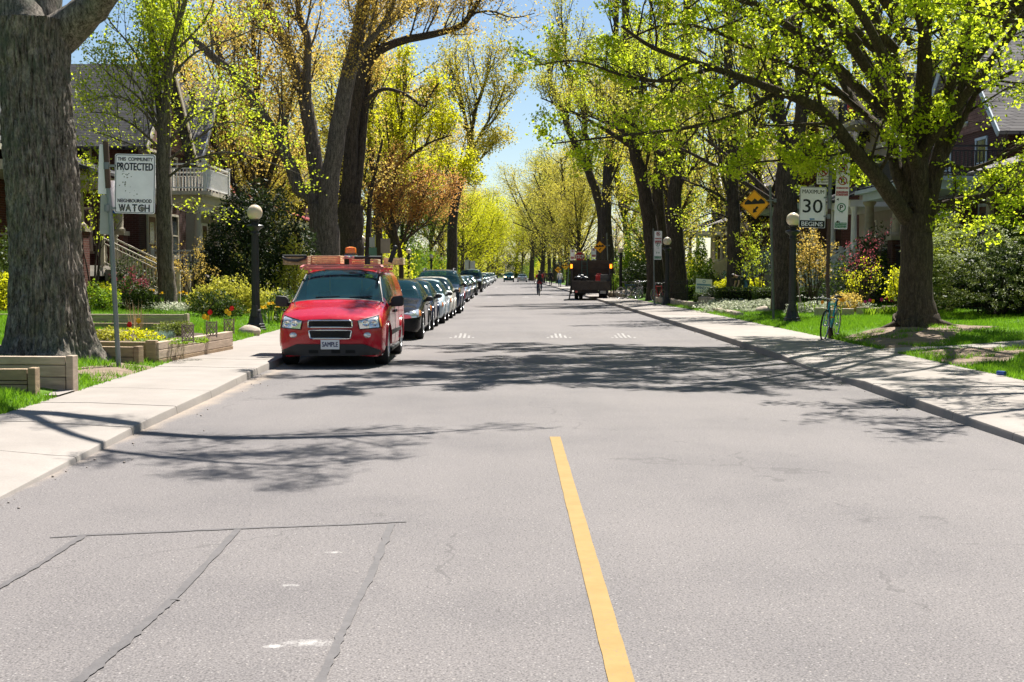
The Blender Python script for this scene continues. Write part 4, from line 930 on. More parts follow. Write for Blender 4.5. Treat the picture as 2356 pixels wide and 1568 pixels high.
# right side
house('nearest right brick house with broad grey shingled roof and stout cream columns', 1, 17.7, 32, 41.6, wall=BR_DARK, roofm=SH_GREY, trim=T_STONE, style='side', peak=3.5, h=6.0, windows=False, pz=1.2, pdep=2.6, dormer=True, stairs=False, depth=10)
house('brick house with pale blue trim, stone porch columns and a white dormer', 1, 16.6, 43.4, 51.7, wall=BR_DARK, roofm=SH_GREY, trim=T_BLUE, style='front', peak=3.9, h=5.9, pz=1.15, pdep=2.6, ped=True, dormer=False, balcony=True, railm=T_DARK, stairs=False, gablem=SH_WALL, py=(.2, 8))
h3 = house('grey shingled house hidden behind the thick trunk by the lamp post', 1, 16.6, 54, 61.5, wall=T_GREY, roofm=SH_DARK, trim=T_WHITE, peak=3.4, pz=1.1, name='shingled_house')
house('old house with a grey-green columned porch and balustraded stairs', 1, 16.4, 64, 72.5, wall=BR_DARK, roofm=SH_DARK, trim=T_GREEN, peak=3.6, pz=1.5, pdep=2.6, turned=True, stairs=(.4, 2.0), gablem=SH_WALL)
house('brick house behind the lattice of branches beyond the second lamp on the right', 1, 15.4, 76, 84, wall=BR_RED, roofm=SH_GREY, trim=T_CREAM, peak=3.2, pz=1.0)
house('brick house in the shade beyond the dump truck', 1, 15.4, 90, 98, wall=BR_DARK, roofm=SH_DARK, trim=T_WHITE, peak=3.2, pz=1.0)
# things on the balcony of the blue trimmed house
m = MB(); m.box((-.75, 4.4, 7.55), (1.5, 3.0, .16)); m.build('balcony', T_GREY, h3)
railing(h3, (-1.4, 3.0, 7.63), (-1.4, 5.8, 7.63), T_DARK, 1.0); railing(h3, (-.1, 3.0, 7.63), (-1.4, 3.0, 7.63), T_DARK, 1.0, posts=(0, 0))
m = MB(); p = Vector((16.6-1.46, 54+3.4, .6+8.20))
for i in range(9): m.box((p.x+.0, p.y+i*.16, p.z-.02*math.sin(i*1.9)), (.05+.03*math.sin(i*2.3), .165, .72))
tag(m.build('hanging_cloth', BLUE_CLOTH, bevel=.01), 'navy blue cloth hung over the upper balcony railing on the right', 'cloth')
p = Vector((16.6-1.55, 54+3.15, .6+8.2)); m = MB(); m.lathe([(.0, -.22), (.16, -.2), (.22, 0), (.2, .18), (.08, .24), (.0, .25)], p, 12)
tag(m.build('red_lantern', RED_PL, smooth=60), 'round red lantern beside the navy cloth on the upper balcony', 'lantern')
# ------------------------------------------------------------------ vehicles
def paint(name, c, var=.04, metal=.0, rough=.25):
    if name in MATS: return MATS[name]
    k = N(name); k.base(k.ramp(k.noise(k.pos(obj=True), 1.5, 4), [(.3, tuple(x*(1-var) for x in c)), (.7, tuple(x*(1+var) for x in c))]))
    # thin road dust
    d = k.noise(k.pos(obj=True), 9, 5, .8); rough = rough if max(c) > .12 else .13; r = k.ramp(d, [(.3, (rough*.8,)*3), (.8, (rough*1.5,)*3)]); k.l(r, k.b.inputs['Roughness'])
    k.b.inputs['Metallic'].default_value = metal; k.b.inputs['Coat Weight'].default_value = .6 if max(c) > .12 else .10; k.b.inputs['Coat Roughness'].default_value = .05; k.b.inputs['Specular IOR Level'].default_value = .3 if max(c) > .12 else .14
    MATS[name] = k.m; return k.m
k = N('car_glass'); k.base((.014, .052, .066)); C_GLASS = k.set(.03, 0, .55, 0)
_t = k.n('BsdfTransparent'); _t.inputs[0].default_value = (.55, .80, .85, 1); _m = k.n('MixShader'); _m.inputs[0].default_value = .52
k.l(_t.outputs[0], _m.inputs[1]); k.l(k.b.outputs[0], _m.inputs[2]); k.l(_m.outputs[0], k.out.inputs['Surface'])
C_SEAT = mat('car_seat_grey', (.055, .058, .062), .9, var=.2); C_DASH = mat('car_dashboard', (.030, .032, .034), .7, var=.2); C_BARS = mat('bulkhead_bar', (.42, .33, .20), .6)
C_TYRE = mat('tyre_rubber', (.018, .018, .019), .85, var=.25, vs=12, bump=.3, bs=60); C_TRIM = mat('car_black_plastic', (.022, .022, .024), .55, var=.15, vs=8)
C_CHROME = mat('car_chrome', (.75, .76, .78), .12, 1, var=.03); C_RIM = mat('alloy_rim', (.62, .63, .65), .3, .9, var=.08); C_UNDER = mat('car_underside', (.008, .008, .008), .9)
k = N('headlight_lens'); k.base((.62, .66, .70)); C_LENS = k.set(.06, .55, .8, 1)
k = N('indicator_lens'); k.base((.75, .20, .03)); C_AMBER = k.set(.12, 0, .6, 1)
k = N('tail_lens'); k.base((.5, .015, .012)); C_TAIL = k.set(.15, 0, .6, 1)
k = N('lit_headlight'); k.base((1, .85, .6)); k.b.inputs['Emission Color'].default_value = (1, .72, .35, 1); k.b.inputs['Emission Strength'].default_value = 3; C_LIT = k.set(.2)
k = N('amber_lamp_lit'); k.base((.9, .2, .01)); k.b.inputs['Emission Color'].default_value = (1, .22, .01, 1); k.b.inputs['Emission Strength'].default_value = 1.6; C_AMBLIT = k.set(.2)
P_PLATE = mat('plate_white', (.72, .74, .76), .5, var=.04); P_NAVY = mat('letter_navy', (.012, .02, .09), .6, var=.05); P_MESH = None
def meshmat():
    k = N('grille_mesh'); b = k.n('TexChecker'); b.inputs['Scale'].default_value = 55; k.l(k.pos(obj=True), b.inputs['Vector'])
    k.base(k.mix(b.outputs['Fac'], (.004, .004, .004), (.03, .03, .03))); return k.set(.6, 0, .3)
C_GRILLE = meshmat()
def pchip(xs, Y, xq):
    xs = np.array(xs, float); Y = np.array(Y, float); h = np.diff(xs); sh = (-1,)+(1,)*(Y.ndim-1)
    d = np.diff(Y, axis=0)/h.reshape(sh); m = np.zeros_like(Y)
    w1 = (2*h[1:]+h[:-1]).reshape(sh); w2 = (h[1:]+2*h[:-1]).reshape(sh)
    same = d[:-1]*d[1:] > 0
    with np.errstate(divide='ignore', invalid='ignore'): mm = (w1+w2)/(w1/d[:-1]+w2/d[1:])
    m[1:-1] = np.where(same, mm, 0); m[0] = d[0]; m[-1] = d[-1]
    i = np.clip(np.searchsorted(xs, xq, side='right')-1, 0, len(h)-1); t = ((xq-xs[i])/h[i]).reshape(sh); hi = h[i].reshape(sh)
    return Y[i]*(2*t**3-3*t**2+1)+m[i]*hi*(t**3-2*t**2+t)+Y[i+1]*(-2*t**3+3*t**2)+m[i+1]*hi*(t**3-t**2)
class Car:
    RS = 4
    def __init__(s, secs, wheels, rw, tw, glass, name, label, pm, group='cars parked along the left kerb', cat='car', track=None):
        """secs: rows (y,[7 x (w,z)]); wheels: y of axles; glass: dict y-ranges"""
        s.o = empty(name, (0, 0, 0), 0, label, cat, group); s.pm = pm
        ys = [r[0] for r in secs]; A = np.array([r[1] for r in secs], float); L = ys[-1]; s.L = L
        brk = set(); [brk.update(v) for v in glass.values()]
        yq = np.array(sorted(set(np.round(np.concatenate([np.linspace(0, .5, 9), np.linspace(.5, L-.3, int(L/.09)), np.linspace(L-.3, L, 6), np.array([b for b in brk])]), 4))))
        sec = pchip(ys, A, yq)                             # (ny,7,2)
        rq = np.linspace(0, 6, 6*s.RS+1); g = pchip(np.arange(7), sec.transpose(1, 0, 2), rq).transpose(1, 0, 2)   # (ny,nr,2)
        s.yq, s.g, s.rq = yq, g, rq; ny, nr = g.shape[:2]
        full = np.zeros((ny, 2*nr-1, 3)); full[:, :nr, 0] = g[:, :, 0]; full[:, :nr, 2] = g[:, :, 1]
        full[:, nr:, 0] = -g[:, nr-2::-1, 0]; full[:, nr:, 2] = g[:, nr-2::-1, 1]; full[:, :, 1] = yq[:, None]
        s.full = full; nc = 2*nr-1
        idx = lambda i, j: i*nc+j
        ra = rw*1.17; s.ra = ra
        ctr_z = rw; parts = {'body': []}
        for kx in glass: parts[kx] = []
        for i in range(ny-1):
            ym = (yq[i]+yq[i+1])/2
            for j in range(nc-1):
                jj = j if j < nr-1 else nc-2-j           # ring segment in half profile
                r_ = (rq[jj]+rq[jj+1])/2
                P = (full[i, j]+full[i+1, j]+full[i, j+1]+full[i+1, j+1])/4
                if r_ < 2.9 and any((P[1]-w)**2+(P[2]-ctr_z)**2 < ra**2 for w in wheels): continue
                key = 'body'
                for kx, (a, b) in glass.items():
                    side = kx.startswith('side_window')
                    if a <= ym <= b and ((side and 3.20 < r_ < 3.95) or (not side and r_ > 4.12)): key = kx
                parts[key].append((idx(i, j), idx(i, j+1), idx(i+1, j+1), idx(i+1, j)))
        ff = parts['body']; ff.append(tuple(range(nc-1, -1, -1))); ff.append(tuple(idx(ny-1, j) for j in range(nc)))
        V = full.reshape(-1, 3)
        for kx, F in parts.items():
            if not F: continue
            if kx.startswith('side_window'):
                for sg in (1, -1):
                    s.sub('side_window', V, [f for f in F if (sum(V[q][0] for q in f) > 0) == (sg > 0)], C_GLASS)
            else: s.sub(kx.rstrip('0123456789'), V, F, pm if kx == 'body' else C_GLASS)
        m = MB(); hw = float(A[:, 2, 0].max())
        m.box((0, L/2, .40), (hw*1.62, L*.90, .24)); m.box((0, L/2, .33), (hw*1.25, L*.86, .2)); m.build('underbody', C_UNDER, s.o)
        if 'windscreen' in glass:
            yb = glass['windscreen'][0]; zb = float(np.interp(yb, ys, A[:, 3, 1])); yr = glass.get('side_window2', glass['side_window1'])[1]
            m = MB(); m.box((0, yb+.30, zb-.10), (hw*1.62, .42, .26)); m.tube([(hw*.42+.17*math.cos(a), yb+.56+.05*math.sin(a), zb-.0+.17*math.sin(a)) for a in np.linspace(0, 6.283, 17)], .014, 5, cap=False); m.build('dashboard', C_DASH, s.o, bevel=.03)
            for yy in (yb+1.05,)+((yb+1.95,) if yr > yb+2.0 else ()):
                for sg in (-1, 1):
                    m = MB(); m.box((sg*hw*.42, yy, zb-.14), (.46, .13, .66), Euler((R(-12), 0, 0))); m.box((sg*hw*.42, yy-.22, zb-.42), (.48, .5, .16)); m.box((sg*hw*.42, yy+.10, zb+.28), (.24, .09, .17)); m.build('seat', C_SEAT, s.o, bevel=.04)
        tr = track or hw-.10
        for w in wheels:
            for sg in (-1, 1): s.wheel(sg*tr, w, rw, tw, sg)
        # arch lips
        for w in wheels:
            for sg in (-1, 1):
                m = MB(); ar = []
                for t in range(15):
                    a = math.pi*(t/14); yy = w+math.cos(a)*ra; zz = ctr_z+math.sin(a)*ra
                    if zz < .26: zz = .26
                    ar.append((sg*(s.surf_x(yy, zz)), yy, zz))
                m.tube(ar, .028, 6); m.build('wheel_arch', pm, s.o, smooth=60)
    def sub(s, name, V, F, m, off=0):
        used_ = sorted({q for f in F for q in f}); mp = {q: i for i, q in enumerate(used_)}
        b = MB(); b.add([V[q] for q in used_], [tuple(mp[q] for q in f) for f in F]); return b.build(name, m, s.o, smooth=42)
    def surf_x(s, y, z):
        i = int(np.clip(np.searchsorted(s.yq, y)-1, 0, len(s.yq)-2)); t = (y-s.yq[i])/(s.yq[i+1]-s.yq[i]); r = s.g[i]*(1-t)+s.g[i+1]*t
        q = r[:int(4.2*s.RS)]; return float(np.interp(z, q[:, 1], q[:, 0]))
    def surf_y(s, x, z, front=True):
        """y of the nose (or tail) where the body has half width |x| at height z"""
        x = abs(x); rng_ = range(len(s.yq)) if front else range(len(s.yq)-1, -1, -1); prev = None
        for i in rng_:
            r = s.g[i]; top = r[-1, 1]
            # width at height z, on the whole half section
            k_ = int(np.argmax(r[:, 1] >= z)) if (r[:, 1] >= z).any() else -1
            if k_ == -1: w = -1
            elif k_ == 0: w = r[0, 0]
            else:
                t = (z-r[k_-1, 1])/max(1e-6, r[k_, 1]-r[k_-1, 1]); w = r[k_-1, 0]*(1-t)+r[k_, 0]*t
            if w >= x:
                if prev is None or prev[1] < 0 or abs(w-prev[1]) < 1e-6: return float(s.yq[i])
                t = (x-prev[1])/(w-prev[1]); return float(prev[0]*(1-t)+s.yq[i]*t)
            prev = (s.yq[i], w)
        return 0.0
    def decal(s, name, quad, m, off=.014, front=True, nx=8, nz=4, parent=None, label=None, side=False):
        """patch that hugs the nose/tail (x,z corners: bl,br,tr,tl) or a flank (y,z corners with sign)"""
        b = MB(); V = []
        for j in range(nz+1):
            for i in range(nx+1):
                u, v = i/nx, j/nz
                p = [(quad[0][c]*(1-u)+quad[1][c]*u)*(1-v)+(quad[3][c]*(1-u)+quad[2][c]*u)*v for c in (0, 1)]
                if side: V.append((side*(s.surf_x(p[0], p[1])+off), p[0], p[1]))
                else: V.append((p[0], s.surf_y(p[0], p[1], front)+(-off if front else off), p[1]))
        n = len(V); F = [(j*(nx+1)+i, j*(nx+1)+i+1, (j+1)*(nx+1)+i+1, (j+1)*(nx+1)+i) for j in range(nz) for i in range(nx)]
        bo = [i for i in range(nx+1)]+[(j+1)*(nx+1)+nx for j in range(nz)]+[nz*(nx+1)+nx-1-i for i in range(nx)]+[(nz-1-j)*(nx+1) for j in range(nz-1)]
        W_ = [((p[0]-side*(off+.02) if side else p[0]), (p[1] if side else p[1]+(off+.03)*(1 if front else -1)), p[2]) for p in (V[q] for q in bo)]
        V += W_; F += [(bo[i], n+i, n+(i+1) % len(bo), bo[(i+1) % len(bo)]) for i in range(len(bo))]
        b.add(V, F); o = b.build(name, m, parent or s.o, smooth=50)
        return o
    def wheel(s, x, y, r, w, sg):
        m = MB(); m.lathe([(r*.62, -w/2), (r*.94, -w/2), (r, -w*.36), (r, w*.36), (r*.94, w/2), (r*.62, w/2), (r*.60, w*.3), (r*.60, -w*.3)], (x, y, r), 28, axis='x')
        t = m.build('wheel', C_TYRE, s.o, smooth=35)
        m = MB(); xo = x+sg*w*.30
        m.lathe([(r*.60, -.02), (r*.64, .02), (r*.64, .045), (r*.56, .045), (r*.54, .0), (.02, -.01)] if sg > 0 else [(.02, .01), (r*.54, 0), (r*.56, -.045), (r*.64, -.045), (r*.64, -.02), (r*.60, .02)], (xo, y, r), 24, axis='x')
        for k_ in range(6):
            a = 2*math.pi*k_/6; c = (xo+sg*.02, y+math.cos(a)*r*.30, r+math.sin(a)*r*.30); m.box(c, (.035, r*.56, .075), (a, 0, 0))
        m.lathe([(.07, -.02), (.075, .0), (.06, .04)], (xo, y, r), 12, axis='x')
        m.build('rim', C_RIM, t, smooth=40)
    def mirror(s, y, z, m=None, sc=1.0):
        for sg in (-1, 1):
            b = MB(); x0 = s.surf_x(y, z-.03); b.ball((sg*(x0+.17*sc), y, z+.05), (.125*sc, .07*sc, .085*sc), 14, 10)
            b.bar((sg*(x0-.03), y+.03, z-.01), (sg*(x0+.12*sc), y, z+.02), .05, .06); mo = b.build('mirror', m or C_TRIM, s.o, smooth=60)
    def plate(s, front=True, z=.5, y=None, text='', w=.31, x=0.0, h=.155):
        yy = (s.surf_y(x, z, front) if y is None else y)-.03*(1 if front else -1)
        b = MB(); b.box((x, yy, z), (w, .012, h)); p = b.build('licence_plate', P_PLATE, s.o, bevel=.004)
        if text:
            q = MB(); letter(q, text, x, z+.004, yy-.0085, w*.84, h*.50, .022); q.build('lettering', P_NAVY, p, fix=False)
        return p
def scale_secs(secs, L, Wd, H):
    l0 = secs[-1][0]; w0 = max(p[0] for r in secs for p in r[1]); h0 = max(p[1] for r in secs for p in r[1])
    return [(r[0]*L/l0, [(p[0]*Wd/2/w0, p[1]*(H/h0 if p[1] > .5 else 1)) for p in r[1]]) for r in secs]
SEDAN = [
 (0, [(.52, .22), (.62, .30), (.66, .46), (.66, .55), (.60, .61), (.34, .635), (0, .64)]),
 (.07, [(.66, .20), (.74, .29), (.78, .47), (.77, .58), (.70, .65), (.38, .69), (0, .70)]),
 (.30, [(.76, .19), (.83, .29), (.85, .49), (.84, .63), (.76, .72), (.42, .77), (0, .78)]),
 (.85, [(.80, .18), (.86, .30), (.87, .52), (.86, .71), (.78, .83), (.42, .88), (0, .89)]),
 (1.25, [(.80, .18), (.87, .31), (.875, .55), (.865, .80), (.76, .93), (.42, .97), (0, .98)]),
 (2.00, [(.80, .18), (.87, .31), (.875, .56), (.86, .88), (.60, 1.33), (.34, 1.40), (0, 1.41)]),
 (2.6, [(.80, .18), (.87, .31), (.875, .56), (.86, .90), (.60, 1.37), (.34, 1.435), (0, 1.445)]),
 (3.25, [(.80, .18), (.87, .31), (.875, .57), (.86, .92), (.585, 1.32), (.33, 1.385), (0, 1.395)]),
 (3.85, [(.80, .19), (.87, .32), (.87, .58), (.84, .90), (.68, 1.02), (.40, 1.05), (0, 1.06)]),
 (4.25, [(.76, .22), (.84, .33), (.84, .58), (.80, .88), (.70, .97), (.40, 1.00), (0, 1.01)]),
 (4.42, [(.64, .27), (.72, .36), (.74, .56), (.72, .82), (.64, .90), (.38, .93), (0, .94)]),
 (4.48, [(.55, .30), (.62, .38), (.64, .55), (.62, .76), (.56, .82), (.34, .85), (0, .86)])]
SUV = [
 (0, [(.55, .28), (.66, .36), (.72, .58), (.71, .78), (.65, .88), (.36, .92), (0, .93)]),
 (.07, [(.70, .26), (.78, .35), (.82, .58), (.81, .80), (.75, .92), (.40, .96), (0, .97)]),
 (.30, [(.80, .25), (.87, .36), (.89, .60), (.88, .84), (.81, .97), (.44, 1.01), (0, 1.02)]),
 (1.05, [(.84, .25), (.90, .37), (.91, .62), (.90, .90), (.82, 1.05), (.44, 1.09), (0, 1.10)]),
 (1.30, [(.84, .25), (.90, .37), (.91, .64), (.90, .96), (.80, 1.11), (.44, 1.14), (0, 1.15)]),
 (1.95, [(.84, .25), (.90, .37), (.91, .64), (.90, 1.05), (.68, 1.60), (.38, 1.67), (0, 1.68)]),
 (2.7, [(.84, .25), (.90, .37), (.91, .64), (.90, 1.07), (.69, 1.65), (.38, 1.72), (0, 1.73)]),
 (4.1, [(.84, .25), (.90, .37), (.91, .64), (.90, 1.08), (.69, 1.62), (.38, 1.69), (0, 1.70)]),
 (4.50, [(.82, .28), (.88, .40), (.89, .64), (.87, 1.06), (.70, 1.40), (.38, 1.46), (0, 1.47)]),
 (4.66, [(.74, .32), (.82, .44), (.83, .66), (.81, 1.00), (.70, 1.12), (.38, 1.15), (0, 1.16)]),
 (4.72, [(.64, .36), (.72, .46), (.74, .66), (.72, .94), (.64, 1.0), (.36, 1.02), (0, 1.03)])]
HATCH = [(y*.94 if y < 3 else y*.90, [(w, z*1.03 if z > .5 else z) for w, z in r]) for y, r in SEDAN[:8]]+[
 (3.65, [(.80, .19), (.87, .32), (.87, .58), (.85, .95), (.62, 1.26), (.36, 1.32), (0, 1.33)]),
 (3.90, [(.74, .24), (.82, .34), (.82, .58), (.79, .92), (.66, 1.02), (.38, 1.05), (0, 1.06)]),
 (3.97, [(.62, .28), (.70, .38), (.72, .58), (.70, .84), (.6, .92), (.36, .95), (0, .96)])]
def sedan_like(secs, label, pm, x, ynose, L=4.45, Wd=1.75, H=1.44, kind='car', lights='clear', reverse=False, group='cars parked along the left kerb', rails=False, cls='sedan', detail=True, grille=True, lit=False, rim=None):
    S_ = scale_secs(secs, L, Wd, H); q = L/secs[-1][0]
    suv = secs is SUV; ws = ((1.30, 1.93) if suv else (1.27, 1.98)); rr = ((4.16, 4.49) if suv else ((3.28, 3.83) if secs is SEDAN else (3.0, 3.6)))
    y1 = (1.36, 2.62); y2 = (2.72, 3.95 if suv else (3.55 if secs is SEDAN else 3.35))
    gl = {'windscreen': (ws[0]*q+.02, ws[1]*q), 'rear_window': (rr[0]*q, rr[1]*q), 'side_window1': (y1[0]*q, y1[1]*q), 'side_window2': (y2[0]*q, y2[1]*q)}
    rw = .355 if suv else .315
    c = Car(S_, [(.88 if suv else .84)*q, (.88 if suv else .84)*q+(2.68 if suv else 2.6)*q*.98], rw, .22 if suv else .2, gl, kind, label, pm, group)
    k_ = Wd/1.75; zz = (lambda z: z*(H/1.445) if not suv else (z+.30)*(H/1.73))
    lm = C_LIT if lit else C_LENS
    for sg in (-1, 1):
        c.decal('headlight', [(sg*.835*k_, zz(.545)), (sg*.43*k_, zz(.50)), (sg*.42*k_, zz(.62)), (sg*.80*k_, zz(.735))], lm, .030, nx=14, nz=8)
        if detail: c.decal('indicator', [(sg*.858*k_, zz(.57)), (sg*.828*k_, zz(.56)), (sg*.805*k_, zz(.71)), (sg*.84*k_, zz(.69))], C_AMBER, .034, nx=6, nz=6)
        c.decal('tail_light', [(sg*.70*k_, zz(.62)), (sg*.40*k_, zz(.62)), (sg*.40*k_, zz(.76)), (sg*.70*k_, zz(.78))], C_TAIL, .012, front=False)
    if grille:
        c.decal('grille', [(-.36*k_, zz(.50)), (.36*k_, zz(.50)), (.38*k_, zz(.59)), (-.38*k_, zz(.59))], C_GRILLE, .012)
        c.decal('air_intake', [(-.42*k_, zz(.27)), (.42*k_, zz(.27)), (.46*k_, zz(.37)), (-.46*k_, zz(.37))], C_TRIM, .012)
    c.plate(True, zz(.43), text='SAMPLE' if False else '', w=.30); c.plate(False, zz(.66), w=.30)
    c.mirror(1.55*q, zz(.90) if not suv else 1.10*H/1.73, None if detail else pm, .78)
    for sg in (-1, 1):
        if detail:
            for yy in (1.28*q, 2.66*q): c.decal('door_seam', [(yy, .34), (yy+.012, .34), (yy+.012, zz(.84)), (yy, zz(.84))], C_TRIM, .003, nx=1, nz=8, side=sg)
            for yy in (2.38*q, 3.36*q): c.decal('door_handle', [(yy, zz(.77)), (yy+.17, zz(.77)), (yy+.17, zz(.80)), (yy, zz(.80))], pm, .022, nx=2, nz=1, side=sg)
    if rails:
        for sg in (-1, 1):
            m = MB(); m.tube([(sg*.60, 2.0*q, H-.07), (sg*.60, 2.2*q, H+.03), (sg*.60, 3.9*q, H+.03), (sg*.60, 4.1*q, H-.06)], .025, 6); m.build('roof_rail', C_TRIM, c.o, smooth=60)
    c.o.location = (x, ynose, 0)
    if reverse: c.o.rotation_euler = (0, 0, math.pi); c.o.location = (x, ynose+L, 0)
    return c
RED = paint('paint_red', (.42, .002, .016), .06, 0, .22)
BLK = paint('paint_black', (.010, .011, .013)); NAVY = paint('paint_navy', (.012, .022, .055)); SILB = paint('paint_silver_blue', (.46, .55, .60)); CREAMP = paint('paint_champagne', (.80, .77, .69))
DBLUE = paint('paint_slate_blue', (.035, .05, .085), metal=.4); MAR = paint('paint_crimson', (.30, .015, .03)); BLUG = paint('paint_grey_blue', (.10, .14, .21), metal=.2); SILV = paint('paint_silver', (.48, .50, .52), metal=.2); WHT = paint('paint_white', (.72, .72, .71)); TEAL = paint('paint_teal', (.015, .07, .08)); GREYP = paint('paint_grey', (.12, .125, .13), metal=.4)
XC = -2.98
# ---- the red van
VAN = [
 (0, [(.46, .205), (.60, .27), (.68, .45), (.69, .60), (.64, .75), (.36, .815), (0, .83)]),
 (.05, [(.66, .19), (.76, .26), (.81, .45), (.81, .62), (.76, .79), (.40, .855), (0, .875)]),
 (.18, [(.77, .18), (.84, .27), (.875, .47), (.875, .68), (.83, .845), (.45, .90), (0, .92)]),
 (.45, [(.82, .18), (.885, .28), (.91, .50), (.90, .75), (.84, .93), (.46, .985), (0, 1.0)]),
 (.98, [(.84, .18), (.905, .30), (.92, .55), (.905, .86), (.815, 1.035), (.46, 1.085), (0, 1.10)]),
 (1.10, [(.84, .18), (.905, .30), (.92, .55), (.905, .90), (.80, 1.075), (.46, 1.125), (0, 1.14)]),
 (2.02, [(.84, .18), (.905, .30), (.92, .56), (.90, 1.00), (.67, 1.585), (.38, 1.65), (0, 1.665)]),
 (2.60, [(.84, .18), (.905, .30), (.92, .57), (.905, 1.02), (.685, 1.64), (.39, 1.71), (0, 1.725)]),
 (4.60, [(.84, .18), (.905, .30), (.92, .58), (.905, 1.03), (.695, 1.62), (.39, 1.69), (0, 1.705)]),
 (5.00, [(.82, .24), (.885, .35), (.90, .60), (.885, 1.02), (.70, 1.50), (.39, 1.57), (0, 1.585)]),
 (5.12, [(.72, .30), (.80, .40), (.82, .60), (.80, .98), (.68, 1.36), (.38, 1.42), (0, 1.43)])]
def red_van():
    v = Car(VAN, [.90, 3.97], .345, .235, {'windscreen': (1.11, 2.03), 'side_window1': (1.30, 2.35), 'rear_window': (5.0, 5.11)}, 'cargo_van', 'red cargo van with a roof rack and an amber beacon, first in the parked row', RED, 'cars parked along the left kerb', 'van', track=.80)
    o = v.o
    # lower black valance, grilles with chrome rims, lamps
    v.decal('bumper_valance', [(-.60, .205), (.60, .205), (.58, .40), (-.58, .40)], C_TRIM, .022, nx=16)
    for sg in (-1, 1):
        v.decal('bumper_valance', [(sg*.875, .215), (sg*.595, .205), (sg*.575, .40), (sg*.86, .285)], C_TRIM, .020)
        g = v.decal('headlight', [(sg*.835, .685), (sg*.50, .66), (sg*.475, .79), (sg*.80, .875)], C_LENS, .016, nx=10, nz=6)
        b = MB()
        for cx, r in ((.60, .062), (.735, .056)):
            yy = v.surf_y(cx, .755)-.022; b.lathe([(r, 0), (r*1.02, -.010), (r*.8, -.014), (r*.55, -.003), (.015, .0)], (sg*cx, yy, .757), 16, axis='y')
        b.build('reflector', C_CHROME, g, smooth=50)
        b = MB()
        q = [(.84, .68), (.50, .652), (.468, .795), (.80, .882)]
        P_ = [(sg*a, v.surf_y(a, c)-.018, c) for a, c in [tuple(lerp(q[i][t], q[(i+1) % 4][t], u/6) for t in (0, 1)) for i in range(4) for u in range(6)]]
        b.tube(P_+[P_[0]], .009, 5, cap=False); b.build('rim', C_TRIM, g, smooth=60)
        v.decal('indicator', [(sg*.865, .70), (sg*.838, .69), (sg*.805, .865), (sg*.84, .85)], C_AMBER, .015, nx=3)
        b = MB(); yy = v.surf_y(.63, .555); b.ball((sg*.625, yy+.01, .555), (.068, .035, .052), 14, 10); b.build('fog_light', C_LENS, o, smooth=60)
    def grille(z0, z1, w0, w1, name):
        pts_ = [(-w0, z0), (w0, z0), (w1, z1), (-w1, z1)]
        g = v.decal(name, pts_, C_GRILLE, .010, nx=14)
        P_ = []
        corners = pts_
        for i in range(4):
            a, b_ = corners[i], corners[(i+1) % 4]
            for u in range(8):
                t = .06+.88*u/7; P_.append((lerp(a[0], b_[0], t), lerp(a[1], b_[1], t)))
        P3 = [(x, v.surf_y(x, z)-.014, z) for x, z in P_]
        b = MB(); b.tube(P3+[P3[0]], .014, 6, cap=False); b.build('chrome_surround', C_CHROME, g, smooth=60)
        b = MB()
        for kx in range(-16, 17):
            for sl in (-1, 1):
                x0 = kx*w0/14; x1 = x0+sl*(z1-z0)
                if abs(x0) < w0 and abs(x1) < w0: b.tube([(x0, v.surf_y(x0, z0)-.014, z0), (x1, v.surf_y(x1, z1)-.014, z1)], .003, 3, cap=False)
        b.build('mesh', C_TRIM, g)
    grille(.685, .80, .375, .365, 'grille'); grille(.495, .635, .335, .365, 'grille')
    v.plate(True, .395, y=-.005, text='SAMPLE', w=.315, h=.16)
    for y0, y1 in ((-.36, -.20), (.02, .17), (.26, .42)):
        yy = v.surf_y(0, .27)-.026; b = MB(); b.box(((y0+y1)/2, yy, .275), (y1-y0, .01, .055)); b.build('air_slot', C_UNDER, o)
    # hood edges: two raised creases and the shut line
    for sg in (-1, 1):
        b = MB(); b.tube([(sg*.56, v.surf_y(.56, .835)-.0, .84)]+[(sg*(.60+.16*t), .12+.98*t, float(np.interp(.12+.98*t, [.05, .18, .45, .98, 1.1], [.825, .868, .955, 1.062, 1.10]))) for t in (0, .2, .4, .6, .8, 1)], .007, 4); b.build('hood_seam', C_UNDER, o)
    b = MB(); P_ = [(x, v.surf_y(x, .838)-.003, .838) for x in np.linspace(-.56, .56, 15)]; b.tube(P_, .006, 4); b.build('hood_seam', C_UNDER, o)
    # wipers, cowl
    b = MB()
    for x0, x1 in ((-.62, .02), (.0, .60)): b.tube([(x0+.55*(x1-x0), 1.11, 1.135), (x1, 1.20, 1.185), ((x0+x1)/2-.1, 1.18, 1.175)], .009, 5)
    b.build('wiper', C_TRIM, o)
    b = MB(); b.tube([(x, 1.115, 1.135-.055*(abs(x)/.78)**2.2) for x in np.linspace(-.76, .76, 13)], .022, 6); b.build('cowl', C_TRIM, o, smooth=60)
    # black edge of windscreen
    for sg in (-1, 1):
        b = MB(); n_ = 8; P_ = []
        for i in range(n_+1):
            yy = lerp(1.11, 2.03, i/n_); k_ = int(np.argmin(abs(v.yq-yy))); r = v.g[k_, int(4.12*v.RS)]; P_.append((sg*r[0], v.yq[k_]-.004, r[1]+.004))
        b.tube(P_, .016, 5); b.build('screen_seal', C_TRIM, o, smooth=60)
    b = MB()
    for x_ in (-.30, .30, .62): b.bar((x_, 2.42, .95), (x_, 2.42, 1.56), .035, .03)
    for z_ in (1.18, 1.50): b.bar((-.62, 2.42, z_), (.62, 2.42, z_), .03, .03)
    b.bar((.30, 2.43, 1.2), (.62, 2.43, 1.5), .025, .025); b.build('bulkhead_frame', C_BARS, o)
